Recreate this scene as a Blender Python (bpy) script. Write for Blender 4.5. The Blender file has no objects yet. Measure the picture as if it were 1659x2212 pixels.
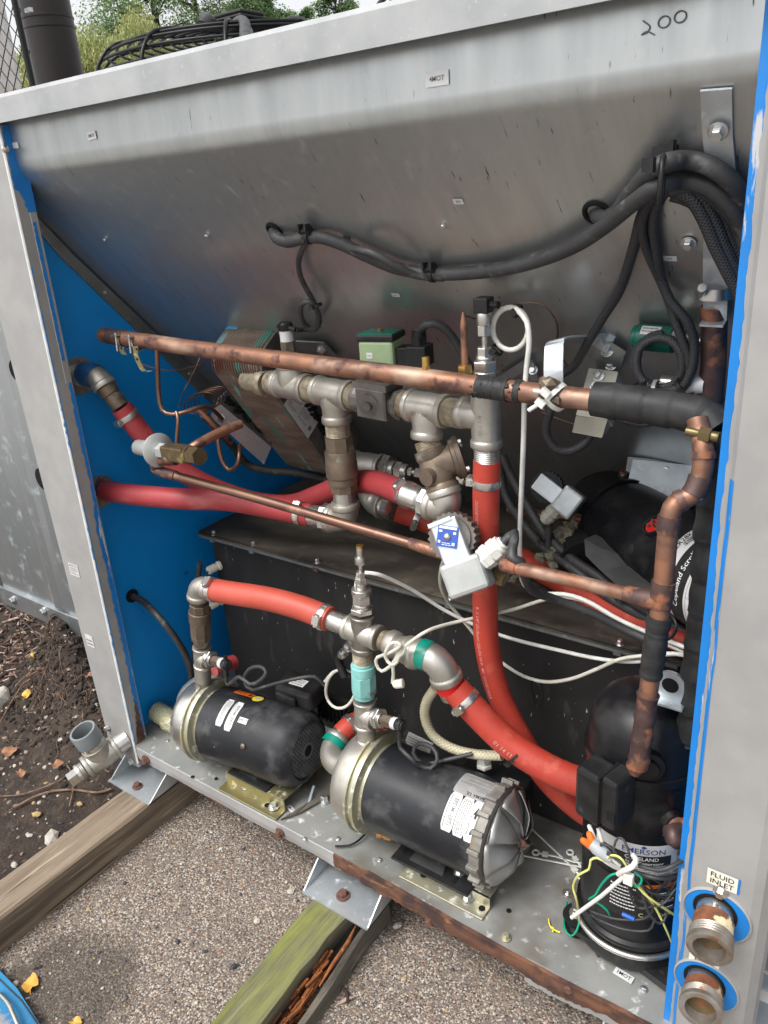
import bpy, math, random
from mathutils import Vector, Matrix, noise
random.seed(7)
V = Vector; PI = math.pi
SC = bpy.context.scene; COL = SC.collection
# ------------------------------------------------------------ camera
CW, CH, FOC = 1659.0, 2212.0, 1680.0
RX = V((0.81221325, 0.17097479, -0.557743)); RY = V((0.57895775, -0.35349579, 0.73474393)); RZ = V((-0.07153711, -0.91967839, -0.38610114))
CAM = V((1.265, -0.75, 1.084))
cd = bpy.data.cameras.new('camera'); cam = bpy.data.objects.new('camera', cd); COL.objects.link(cam)
cd.sensor_fit = 'VERTICAL'; cd.sensor_height = 36.0; cd.lens = 36.0*FOC/CH; cd.clip_start = 0.02; cd.clip_end = 400
# camera axes in world: right = (RX.x,RY.x,RZ.x), down=(..y), fwd=(..z)
rt = V((RX.x, RY.x, RZ.x)); dn = V((RX.y, RY.y, RZ.y)); fw = V((RX.z, RY.z, RZ.z))
m3 = Matrix((rt, -dn, -fw)).transposed()
cam.matrix_world = Matrix.Translation(CAM) @ m3.to_4x4()
SC.camera = cam
# ------------------------------------------------------------ light
SUN_EL, SUN_AZ = math.radians(58), math.radians(200)
w = bpy.data.worlds.new('World'); SC.world = w; w.use_nodes = True
nt = w.node_tree; bg = nt.nodes['Background']
sk = nt.nodes.new('ShaderNodeTexSky'); sk.sky_type = 'NISHITA'; sk.sun_disc = False
sk.sun_elevation = SUN_EL; sk.sun_rotation = SUN_AZ; sk.air_density = 1.0; sk.dust_density = 4.0; sk.ozone_density = 1.0
hs = nt.nodes.new('ShaderNodeHueSaturation'); hs.inputs['Saturation'].default_value = 0.12; hs.inputs['Value'].default_value = 1.05
nt.links.new(sk.outputs[0], hs.inputs['Color']); nt.links.new(hs.outputs[0], bg.inputs['Color']); bg.inputs['Strength'].default_value = 0.15
sd = bpy.data.lights.new('sun', 'SUN'); sd.energy = 1.3; sd.angle = math.radians(24); sd.color = (1, 0.97, 0.93)
sun = bpy.data.objects.new('sun', sd); COL.objects.link(sun)
sdir = V((math.sin(SUN_AZ)*math.cos(SUN_EL), math.cos(SUN_AZ)*math.cos(SUN_EL), math.sin(SUN_EL)))
sun.rotation_euler = sdir.to_track_quat('Z', 'Y').to_euler(); sun.location = (1, -2, 4)
SC.view_settings.view_transform = 'Standard'; SC.view_settings.look = 'None'; SC.view_settings.gamma = 1
SC.view_settings.exposure = 0.76
SC.view_settings.use_curve_mapping = False
SC.render.engine = 'CYCLES'
# ------------------------------------------------------------ pixel of a 1659x2212 picture -> point in the place
def ray(u, v):
    c = V(((u-CW/2)/FOC, (v-CH/2)/FOC, 1)); return V((RX.dot(c), RY.dot(c), RZ.dot(c)))
def Q(u, v, Y=None, X=None, Z=None):
    r = ray(u, v)
    if Y is not None: t = (Y-CAM.y)/r.y
    elif X is not None: t = (X-CAM.x)/r.x
    else: t = (Z-CAM.z)/r.z
    return CAM + r*t
# sloped back panel: profile in Y-Z
PAN = [(0.018, 1.222), (0.018, 1.150), (0.134, 1.010), (0.396, 0.715), (0.62, 0.475), (0.80, 0.28)]
def QP(u, v, off=0.0):
    """point on the back panel seen at (u,v), lifted off by 'off' along its normal"""
    r = ray(u, v); best = None
    for (y0, z0), (y1, z1) in zip(PAN, PAN[1:]):
        n = V((0, -(z0-z1), -(y1-y0))).normalized()
        p0 = V((0, y0, z0)); d = r.dot(n)
        if abs(d) < 1e-6: continue
        t = ((p0-CAM).dot(n)+off)/d; p = CAM+r*t
        q = p - n*off
        if min(z0, z1)-1e-4 <= q.z <= max(z0, z1)+1e-4: best = (p, n); break
    if best is None: best = (Q0(u, v, Y=0.5), V((0, -1, -1)).normalized())
    return best
def P3(u, v, off=0.012): return QP(u, v, off)[0]
Q0 = Q
def Q(u, v, Y=None, X=None, Z=None):
    """as above, but nothing inside the cabinet lies behind the sloped panel"""
    p = Q0(u, v, Y, X, Z)
    if Y is not None and 40 < u < 1645 and v > 250 and Y > .0:
        r = ray(u, v); q, n = QP(u, v, 0.010)
        if (q-CAM).dot(r) < (p-CAM).dot(r) and -.09 < q.x < 1.12 and .3 < q.z < 1.21 and p.x > -.3: return q
    return p
# ------------------------------------------------------------ materials
MATS = {}
def newmat(name):
    m = bpy.data.materials.new(name); m.use_nodes = True; MATS[name] = m
    return m, m.node_tree, m.node_tree.nodes['Principled BSDF']
def tc(nt, out='Object', stretch=(1, 1, 1), rot=(0, 0, 0)):
    t = nt.nodes.new('ShaderNodeTexCoord'); mp = nt.nodes.new('ShaderNodeMapping')
    mp.inputs['Scale'].default_value = stretch; mp.inputs['Rotation'].default_value = rot
    nt.links.new(t.outputs[out], mp.inputs[0]); return mp.outputs[0]
def nz(nt, co, sc, det=5, rough=.55, dist=0.0):
    n = nt.nodes.new('ShaderNodeTexNoise'); n.inputs['Scale'].default_value = sc; n.inputs['Detail'].default_value = det
    n.inputs['Roughness'].default_value = rough; n.inputs['Distortion'].default_value = dist
    nt.links.new(co, n.inputs['Vector']); return n.outputs[0]
def ramp(nt, f, lo, hi):
    r = nt.nodes.new('ShaderNodeMapRange'); r.inputs[1].default_value = lo; r.inputs[2].default_value = hi; r.clamp = True
    nt.links.new(f, r.inputs[0]); return r.outputs[0]
def mixc(nt, f, a, b):
    x = nt.nodes.new('ShaderNodeMix'); x.data_type = 'RGBA'
    if isinstance(f, (int, float)): x.inputs[0].default_value = f
    else: nt.links.new(f, x.inputs[0])
    for i, c in ((6, a), (7, b)):
        if isinstance(c, (tuple, list)): x.inputs[i].default_value = (*c[:3], 1)
        else: nt.links.new(c, x.inputs[i])
    return x.outputs[2]
def mth(nt, op, a, b=None):
    x = nt.nodes.new('ShaderNodeMath'); x.operation = op
    for i, c in ((0, a), (1, b)):
        if c is None: continue
        if isinstance(c, (int, float)): x.inputs[i].default_value = c
        else: nt.links.new(c, x.inputs[i])
    return x.outputs[0]
def bump(nt, b, h, s=0.3, d=0.001):
    x = nt.nodes.new('ShaderNodeBump'); x.inputs['Strength'].default_value = s; x.inputs['Distance'].default_value = d
    nt.links.new(h, x.inputs['Height']); nt.links.new(x.outputs[0], b.inputs['Normal'])
def M(name, c1, c2=None, sc=12, lo=.38, hi=.62, c3=None, sc3=6, lo3=.58, hi3=.64, c4=None, sc4=60, lo4=.66, hi4=.7,
      rough=.5, rough2=None, metal=0.0, metal3=None, bs=0.0, bsc=300, bd=.0006, st=(1, 1, 1), st3=(1, 1, 1), coat=0, dist=0.0, coord='Object'):
    m, nt, b = newmat(name); co = tc(nt, coord, st); L = nt.links.new
    if max(c1) < .03: b.inputs['Specular IOR Level'].default_value = .28
    c2 = c2 or tuple(x*.8 for x in c1)
    f = ramp(nt, nz(nt, co, sc, dist=dist), lo, hi); col = mixc(nt, f, c1, c2)
    rr = nt.nodes.new('ShaderNodeMapRange'); rr.inputs[3].default_value = rough; rr.inputs[4].default_value = rough if rough2 is None else rough2
    L(f, rr.inputs[0]); ro = rr.outputs[0]; me = None
    if c3:
        f3 = ramp(nt, nz(nt, tc(nt, coord, st3), sc3, 7, .6, dist), lo3, hi3); col = mixc(nt, f3, col, c3)
        ro = mth(nt, 'ADD', ro, mth(nt, 'MULTIPLY', f3, .25))
        if metal3 is not None:
            me = mth(nt, 'ADD', metal, mth(nt, 'MULTIPLY', f3, metal3-metal))
    if c4:
        f4 = ramp(nt, nz(nt, co, sc4, 3), lo4, hi4); col = mixc(nt, f4, col, c4)
    L(col, b.inputs['Base Color']); L(ro, b.inputs['Roughness'])
    if me is not None: L(me, b.inputs['Metallic'])
    else: b.inputs['Metallic'].default_value = metal
    if coat: b.inputs['Coat Weight'].default_value = coat; b.inputs['Coat Roughness'].default_value = .15
    if bs: bump(nt, b, nz(nt, co, bsc, 4), bs, bd)
    return m
galv = M('galvanised_sheet', (.47, .49, .50), (.36, .385, .40), sc=9, lo=.35, hi=.65, c3=(.60, .66, .67), sc3=26, lo3=.56, hi3=.75, c4=(.13, .13, .13), sc4=130, lo4=.70, hi4=.78,
         rough=.33, rough2=.42, metal=.85, bs=.06, bsc=160, st=(1, 1, .35))
galv_panel = M('galvanised_panel', (.50, .52, .52), (.40, .42, .425), sc=34, lo=.3, hi=.7, c3=(.56, .58, .585), sc3=60, lo3=.58, hi3=.95, c4=(.10, .10, .10), sc4=190, lo4=.68, hi4=.76,
               rough=.30, rough2=.40, metal=.84, bs=.035, bsc=40, st=(1, .16, .16), st3=(1, .8, .8))
galv_deck = M('galvanised_deck', (.42, .42, .40), (.29, .30, .29), sc=11, c3=(.56, .565, .54), sc3=44, lo3=.585, hi3=.70, c4=(.17, .145, .105), sc4=7, lo4=.50, hi4=.68,
              rough=.42, rough2=.55, metal=.55, metal3=.1, bs=.15, bsc=220)
galv_bright = M('galvanised_bracket', (.60, .64, .66), (.46, .50, .53), sc=25, c3=(.75, .78, .8), sc3=60, lo3=.6, hi3=.7, rough=.35, rough2=.45, metal=.7, bs=.08, bsc=120)
galv_dark = M('galvanised_dark_strip', (.22, .235, .235), (.16, .17, .17), sc=20, rough=.45, metal=.6, c3=(.34, .35, .34), sc3=50, lo3=.6, hi3=.75)
zinc = M('zinc_bolt', (.70, .72, .72), (.5, .5, .5), sc=60, rough=.3, metal=.9)
rustbolt = M('rusted_bolt', (.16, .07, .045), (.09, .045, .035), sc=90, rough=.85, bs=.5, bsc=400)
rust = M('rusted_steel', (.085, .038, .025), (.15, .065, .032), sc=40, c3=(.045, .025, .022), sc3=22, lo3=.46, hi3=.6, c4=(.30, .15, .06), sc4=60, lo4=.62, hi4=.72, rough=.85, bs=.6, bsc=160, bd=.001, st=(.4, 1, 1.4))
postgrey = M('grey_painted_steel', (.33, .325, .317), (.285, .28, .275), sc=16, rough=.5, rough2=.6, metal=.1, bs=.1, bsc=90, c3=(.28, .26, .245), sc3=4, lo3=.6, hi3=.75)
capgrey = M('weathered_cap_paint', (.37, .38, .38), (.30, .31, .315), sc=14, rough=.5, metal=.15, c3=(.44, .45, .455), sc3=150, lo3=.6, hi3=.75, c4=(.42, .30, .2), sc4=2.2, lo4=.66, hi4=.8, bs=.12, bsc=120)
whitepaint = M('worn_white_edge', (.75, .76, .74), (.6, .62, .62), sc=40, rough=.6)
blue = M('blue_painted_wall', (.002, .27, .74), (.002, .235, .66), sc=4, rough=.42, rough2=.5, c4=(.02, .05, .08), sc4=50, lo4=.71, hi4=.76, bs=.05, bsc=240)
bluebright = M('bright_blue_paint', (.005, .185, .56), (.005, .16, .48), sc=12, rough=.45, c3=(.46, .46, .47), sc3=30, lo3=.60, hi3=.62, st=(1, 1, 1), st3=(1, 1, .12))
stainless = M('cast_stainless', (.50, .475, .43), (.40, .375, .33), sc=30, rough=.38, rough2=.5, metal=.8, bs=.25, bsc=700, bd=.0004, c3=(.28, .25, .2), sc3=14, lo3=.62, hi3=.75, metal3=.5)
chrome = M('turned_stainless', (.62, .61, .58), (.5, .48, .45), sc=40, rough=.25, rough2=.35, metal=.92)
gasket = M('sealant_thread', (.40, .36, .27), (.25, .2, .14), sc=90, rough=.6, metal=.5, bs=.4, bsc=500)
bronze = M('tarnished_bronze', (.19, .145, .105), (.12, .092, .07), sc=30, c3=(.33, .33, .28), sc3=22, lo3=.60, hi3=.70, rough=.5, metal=.55, bs=.35, bsc=500, bd=.0005)
castdark = M('dark_cast_valve', (.17, .155, .14), (.10, .09, .08), sc=26, rough=.5, metal=.5, c3=(.35, .22, .10), sc3=20, lo3=.68, hi3=.74, bs=.35, bsc=400)
copper = M('aged_copper', (.34, .165, .10), (.19, .10, .07), sc=34, lo=.4, hi=.6, c3=(.10, .052, .045), sc3=28, lo3=.53, hi3=.64, c4=(.50, .34, .25), sc4=16, lo4=.58, hi4=.72, rough=.42, rough2=.52, metal=.55, bs=.12, bsc=300, st=(.5, 1, 1))
copperdark = M('brown_copper_tube', (.22, .125, .085), (.15, .08, .06), sc=18, c3=(.42, .25, .18), sc3=9, lo3=.56, hi3=.7, rough=.3, rough2=.4, metal=.75, st=(.4, 1, 1))
heatcopper = M('heat_stained_copper', (.125, .075, .065), (.08, .05, .048), sc=40, c3=(.34, .14, .075), sc3=30, lo3=.52, hi3=.62, c4=(.45, .55, .5), sc4=70, lo4=.72, hi4=.76, rough=.5, metal=.5, bs=.4, bsc=200)
brass = M('brass_fitting', (.62, .42, .13), (.4, .26, .09), sc=50, rough=.3, metal=.9)
olivebrass = M('olive_brass_body', (.20, .15, .07), (.13, .095, .05), sc=22, c3=(.38, .30, .12), sc3=18, lo3=.6, hi3=.72, rough=.4, metal=.7)
goldzinc = M('yellow_zinc_bracket', (.36, .31, .14), (.27, .25, .14), sc=22, c3=(.48, .46, .36), sc3=60, lo3=.58, hi3=.68, rough=.35, rough2=.45, metal=.75, metal3=.3)
palegold = M('worn_zinc_bracket', (.44, .41, .27), (.36, .35, .28), sc=22, c3=(.60, .60, .55), sc3=60, lo3=.56, hi3=.68, rough=.4, metal=.6, metal3=.2)
redhose = M('red_rubber_hose', (.42, .042, .024), (.35, .036, .022), sc=20, rough=.5, rough2=.6, bs=.2, bsc=350, c3=(.48, .10, .065), sc3=34, lo3=.55, hi3=.75, c4=(.10, .03, .02), sc4=90, lo4=.74, hi4=.78)
pinkhose = M('faded_red_hose', (.34, .040, .045), (.29, .033, .038), sc=15, rough=.5, bs=.2, bsc=350, c3=(.50, .20, .18), sc3=16, lo3=.55, hi3=.8, st3=(.25, 1, 1), c4=(.62, .45, .38), sc4=20, lo4=.76, hi4=.8)
redtape = M('red_tape', (.62, .02, .02), rough=.3, sc=30); greentape = M('green_tape', (.0, .22, .16), (.0, .17, .12), rough=.35, sc=30)
bluetape = M('blue_tape', (.02, .11, .28), (.015, .07, .18), sc=40, rough=.5, bs=.6, bsc=60, bd=.003)
rubber = M('black_cable_jacket', (.042, .042, .043), (.028, .028, .03), sc=26, rough=.5, rough2=.6, c3=(.13, .13, .13), sc3=70, lo3=.58, hi3=.75, bs=.25, bsc=300)
wrap = M('black_pipe_insulation', (.022, .022, .023), (.034, .034, .034), sc=40, rough=.45, rough2=.6, bs=.5, bsc=120, bd=.001, c3=(.06, .058, .055), sc3=80, lo3=.6, hi3=.75)
SPEC = {}
plasblk = M('black_plastic', (.012, .012, .013), (.02, .02, .02), sc=30, rough=.38, rough2=.5, c3=(.08, .08, .075), sc3=35, lo3=.62, hi3=.8, bs=.1, bsc=300)
glossblk = M('gloss_black_enamel', (.006, .006, .007), (.009, .009, .011), sc=15, rough=.24, rough2=.36, c3=(.04, .038, .034), sc3=12, lo3=.52, hi3=.8)
motorblk = M('dusty_black_motor', (.013, .014, .017), (.022, .023, .026), sc=12, rough=.32, rough2=.5, c3=(.11, .11, .108), sc3=14, lo3=.53, hi3=.8, c4=(.34, .34, .33), sc4=75, lo4=.76, hi4=.79, bs=.1, bsc=300, st=(.7, 1, 1.2))
tankface = M('black_tank_side', (.014, .014, .015), (.024, .023, .022), sc=7, rough=.5, rough2=.6, c3=(.085, .08, .07), sc3=22, lo3=.60, hi3=.8, c4=(.42, .42, .4), sc4=150, lo4=.72, hi4=.74, bs=.25, bsc=60, st=(1.2, 1, .35), st3=(1, 1, .3))
tanktop = M('dirty_tank_lid', (.03, .026, .021), (.075, .062, .045), sc=9, rough=.8, c3=(.13, .105, .075), sc3=24, lo3=.55, hi3=.75, c4=(.012, .011, .01), sc4=3.2, lo4=.5, hi4=.6, bs=.5, bsc=50, bd=.002, st=(.5, 1, 1))
sponge = M('black_foam', (.008, .008, .009), rough=.95, bs=.8, bsc=120, bd=.003)
whiteplas = M('white_plastic', (.72, .72, .68), (.62, .61, .56), sc=60, rough=.4)
greycable = M('grey_white_cable', (.60, .59, .53), (.48, .46, .38), sc=45, rough=.45)
steelgrey = M('grey_painted_valve', (.42, .43, .42), (.36, .37, .36), sc=30, rough=.4, metal=.3, bs=.1, bsc=200)
beige = M('beige_control_box', (.40, .385, .33), (.36, .345, .29), sc=30, rough=.5)
limegreen = M('pale_green_coil', (.27, .36, .20), (.23, .31, .18), sc=30, rough=.45, c3=(.36, .42, .3), sc3=60, lo3=.6, hi3=.75)
darkgreen = M('dark_green_sensor', (.0, .11, .075), (.0, .085, .06), sc=20, rough=.3)
label = M('white_label', (.60, .60, .595), (.53, .53, .52), sc=40, rough=.4); cream = M('cream_label', (.72, .69, .60), (.66, .62, .5), sc=60, rough=.5)
silverlabel = M('silver_label', (.5, .5, .49), (.42, .42, .41), sc=70, rough=.3, metal=.4)
ink = M('black_ink', (.02, .02, .02), rough=.5); pencil = M('faded_marker', (.17, .175, .18), rough=.6); ink2 = M('grey_ink', (.16, .16, .17), rough=.6); blueink = M('blue_ink', (.02, .05, .22), rough=.5); whiteink = M('white_ink', (.8, .8, .8), rough=.5); pinkink = M('faded_white_print', (.62, .30, .26), rough=.6)
orange = M('orange_plastic', (.80, .17, .02), rough=.4); yellow = M('yellow_print', (.80, .66, .03), rough=.4); paleyellow = M('pale_yellow_print', (.75, .70, .32), rough=.4)
bluesticker = M('blue_sticker', (.03, .09, .42), rough=.35)
darkvoid = M('dark_opening', (.006, .006, .006), rough=.9)
alum = M('aluminium_fan', (.42, .42, .42), (.34, .34, .335), sc=30, rough=.35, rough2=.45, metal=.7, bs=.1, bsc=200)
gangue = M('dusty_alloy', (.24, .225, .2), (.17, .16, .145), sc=60, rough=.6, metal=.4, c3=(.30, .20, .09), sc3=25, lo3=.62, hi3=.72, bs=.3, bsc=300)
pvcgrey = M('grey_pvc', (.17, .19, .20), (.2, .22, .23), sc=30, rough=.3); greenwire = M('green_wire', (.0, .30, .17), rough=.35); yellowwire = M('yellow_wire', (.70, .70, .22), rough=.35)
patina = M('patina_bronze', (.22, .50, .46), (.16, .38, .36), sc=26, c3=(.16, .14, .12), sc3=24, lo3=.58, hi3=.66, rough=.7, bs=.4, bsc=300)
foamgrey = M('torn_insulation', (.20, .185, .13), (.14, .13, .09), sc=30, rough=.95, bs=1, bsc=90, bd=.005)
plasticfilm = M('grey_plastic_film', (.075, .075, .075), (.045, .045, .045), sc=12, rough=.25)
chimney_m = M('dark_brown_stack', (.018, .015, .014), (.024, .02, .019), sc=4, rough=.38)
fencem = M('black_vinyl_wire', (.01, .01, .011), rough=.4)
tankwhite = M('white_painted_tank', (.74, .73, .72), rough=.4)
def braid_mat(name, a, b, ku, kv, rough=.45):
    m, nt, bs_ = newmat(name); u = tc(nt, 'UV'); s = nt.nodes.new('ShaderNodeSeparateXYZ'); nt.links.new(u, s.inputs[0])
    x = mth(nt, 'MULTIPLY', s.outputs[0], ku); y = mth(nt, 'MULTIPLY', s.outputs[1], kv)
    p = mth(nt, 'SINE', mth(nt, 'ADD', x, y)); q = mth(nt, 'SINE', mth(nt, 'SUBTRACT', x, y))
    h = mth(nt, 'MULTIPLY', p, q); f = ramp(nt, h, -.25, .25)
    h2 = mth(nt, 'MAXIMUM', p, q)
    nt.links.new(mixc(nt, ramp(nt, h2, .55, .9), a, b), bs_.inputs['Base Color']); bs_.inputs['Roughness'].default_value = rough
    bump(nt, bs_, h2, .5, .0006); return m
sleeve = braid_mat('braided_sleeve', (.010, .010, .011), (.055, .055, .06), 1700, 8*2*PI, .45)
pvcbraid = braid_mat('reinforced_clear_hose', (.30, .285, .17), (.44, .42, .29), 620, 10*2*PI, .35)
pvcbraid2 = braid_mat('thin_reinforced_hose', (.42, .38, .25), (.56, .52, .38), 900, 6*2*PI, .35)
# heat exchanger plate edges: brown copper with green and turquoise corrosion
m, nt, b = newmat('corroded_plate_edges'); co = tc(nt, 'Object', (.6, 2.2, 2.2))
c = mixc(nt, ramp(nt, nz(nt, co, 20), .4, .6), (.29, .225, .18), (.19, .14, .105))
c = mixc(nt, ramp(nt, nz(nt, co, 6), .52, .66), c, (.13, .045, .028))
c = mixc(nt, ramp(nt, nz(nt, tc(nt, 'Object', (1, .5, .5)), 20, 7), .54, .60), c, (.11, .25, .20))
c = mixc(nt, ramp(nt, nz(nt, tc(nt, 'Object', (3, .6, .6)), 26, 7), .60, .65), c, (.25, .48, .50))
nt.links.new(c, b.inputs['Base Color']); b.inputs['Roughness'].default_value = .55; b.inputs['Metallic'].default_value = .25; plates_m = m
bump(nt, b, nz(nt, co, 300), .3, .0005)
phe_blue = M('peeling_blue_film', (.05, .32, .55), (.08, .42, .55), sc=40, c3=(.13, .09, .07), sc3=40, lo3=.56, hi3=.6, rough=.4)
# wood
def woodmat(name, a, b_, moss=None, rot=None):
    m, nt, b = newmat(name); co = tc(nt, 'Object', (1, .035, 1)); g = nz(nt, co, 90, 6, .65, .6); g2 = nz(nt, co, 24, 4, .5, 1.0)
    g3 = nz(nt, tc(nt, 'Object', (1, .03, 1)), 330, 4, .8); g = mth(nt, 'ADD', mth(nt, 'MULTIPLY', g, .5), mth(nt, 'MULTIPLY', g3, .5)); c = mixc(nt, ramp(nt, g, .40, .60), a, b_); c = mixc(nt, ramp(nt, g2, .50, .70), c, tuple(x*.48 for x in b_))
    c = mixc(nt, ramp(nt, nz(nt, tc(nt, 'Object', (1, .06, 1)), 60, 3), .60, .70), c, tuple(min(1, x*1.5) for x in a))
    c = mixc(nt, ramp(nt, nz(nt, tc(nt, 'Object', (1, .012, 1)), 150, 2, .5, .3), .665, .69), c, (.035, .025, .018))
    if moss:
        f = ramp(nt, nz(nt, tc(nt, 'Object', (1, .35, 1)), 16, 5), .36, .58); s = nt.nodes.new('ShaderNodeSeparateXYZ'); nt.links.new(tc(nt), s.inputs[0])
        top = ramp(nt, s.outputs[2], .045, .075); side = ramp(nt, s.outputs[0], .088, .055)
        c = mixc(nt, mth(nt, 'MULTIPLY', mth(nt, 'MULTIPLY', f, top), side), c, mixc(nt, ramp(nt, g, .35, .65), moss, tuple(x*.6 for x in moss)))
    nt.links.new(c, b.inputs['Base Color']); b.inputs['Roughness'].default_value = .85; bump(nt, b, g, .8, .0025); return m
wood1 = woodmat('weathered_timber', (.27, .21, .15), (.155, .115, .08)); wood2 = woodmat('mossy_timber', (.15, .135, .105), (.07, .06, .05), (.25, .27, .06))
rotwood = M('rotten_orange_wood', (.30, .10, .025), (.16, .05, .018), sc=60, rough=.9, bs=1, bsc=150, bd=.003, c3=(.45, .2, .07), sc3=60, lo3=.6, hi3=.7)
# exposed aggregate pavement
m, nt, b = newmat('exposed_aggregate'); co = tc(nt)
def voro(sc, feat='F1', o='Distance', rnd=1.0):
    v = nt.nodes.new('ShaderNodeTexVoronoi'); v.inputs['Scale'].default_value = sc; v.feature = feat; v.inputs['Randomness'].default_value = rnd
    nt.links.new(co, v.inputs['Vector']); return v
va = voro(205); vb = voro(400)
def stonecol(v):
    s = nt.nodes.new('ShaderNodeSeparateColor'); nt.links.new(v.outputs['Color'], s.inputs[0])
    c = mixc(nt, ramp(nt, s.outputs[0], 0, 1), (.11, .085, .07), (.27, .22, .175))
    c = mixc(nt, ramp(nt, s.outputs[1], .66, .68), c, (.43, .38, .32)); c = mixc(nt, ramp(nt, s.outputs[1], .93, .94), c, (.30, .17, .10))
    return mixc(nt, ramp(nt, s.outputs[2], .88, .89), c, (.04, .038, .045))
c = mixc(nt, ramp(nt, vb.outputs[0], .55, .75), stonecol(vb), (.10, .08, .07)); c = mixc(nt, ramp(nt, va.outputs[0], .42, .40), c, stonecol(va))
patch = nz(nt, co, 3.0, 5); dv = nt.nodes.new('ShaderNodeVectorMath'); dv.operation = 'DISTANCE'; nt.links.new(co, dv.inputs[0]); dv.inputs[1].default_value = (.215, -.375, -.155); stain = ramp(nt, mth(nt, 'ADD', dv.outputs['Value'], mth(nt, 'MULTIPLY', nz(nt, co, 14, 6), .12)), .20, .155)
c = mixc(nt, ramp(nt, nz(nt, co, 40, 4), .52, .72), c, (.155, .125, .105))
c = mixc(nt, mth(nt, 'MULTIPLY', ramp(nt, nz(nt, co, 13, 5), .66, .72), .65), c, (.30, .14, .05))
c = mixc(nt, mth(nt, 'MULTIPLY', ramp(nt, patch, .58, .70), .5), c, (.07, .055, .045))
c = mixc(nt, mth(nt, 'MULTIPLY', stain, .62), c, (.035, .027, .02))
nt.links.new(c, b.inputs['Base Color']); b.inputs['Roughness'].default_value = .85
bump(nt, b, mth(nt, 'ADD', mth(nt, 'MULTIPLY', va.outputs[0], -1), mth(nt, 'MULTIPLY', nz(nt, co, 500), .3)), .7, .003); pave_m = m
soil_m = M('dark_soil', (.05, .034, .024), (.024, .016, .012), sc=30, lo=.35, hi=.6, c3=(.10, .072, .055), sc3=50, lo3=.58, hi3=.66, c4=(.35, .3, .25), sc4=240, lo4=.72, hi4=.74, rough=.95, bs=1, bsc=130, bd=.006)
chip_m = [M('mulch_pale', (.42, .32, .26), (.28, .20, .15), sc=60, rough=.85), M('mulch_brown', (.20, .12, .09), (.11, .065, .05), sc=60, rough=.9), M('mulch_dark', (.05, .03, .024), rough=.9, sc=50)]
stone_m = [M('stone_pale', (.48, .44, .38), (.36, .33, .29), sc=50, rough=.8, bs=.3, bsc=300), M('stone_tan', (.30, .22, .17), (.22, .16, .12), sc=50, rough=.85), M('stone_dark', (.05, .048, .055), rough=.8, sc=50), M('stone_ochre', (.40, .28, .12), rough=.8, sc=50)]
root_m = M('dry_root', (.22, .14, .09), (.10, .06, .04), sc=60, rough=.9)
leafyellow = M('yellow_leaf', (.62, .38, .07), (.5, .26, .04), sc=60, rough=.6); leaforange = M('orange_leaf', (.30, .14, .07), (.2, .09, .05), sc=50, rough=.7)
grass_m = M('gravel_ground', (.30, .285, .265), (.24, .225, .205), sc=3, rough=.9)
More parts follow.
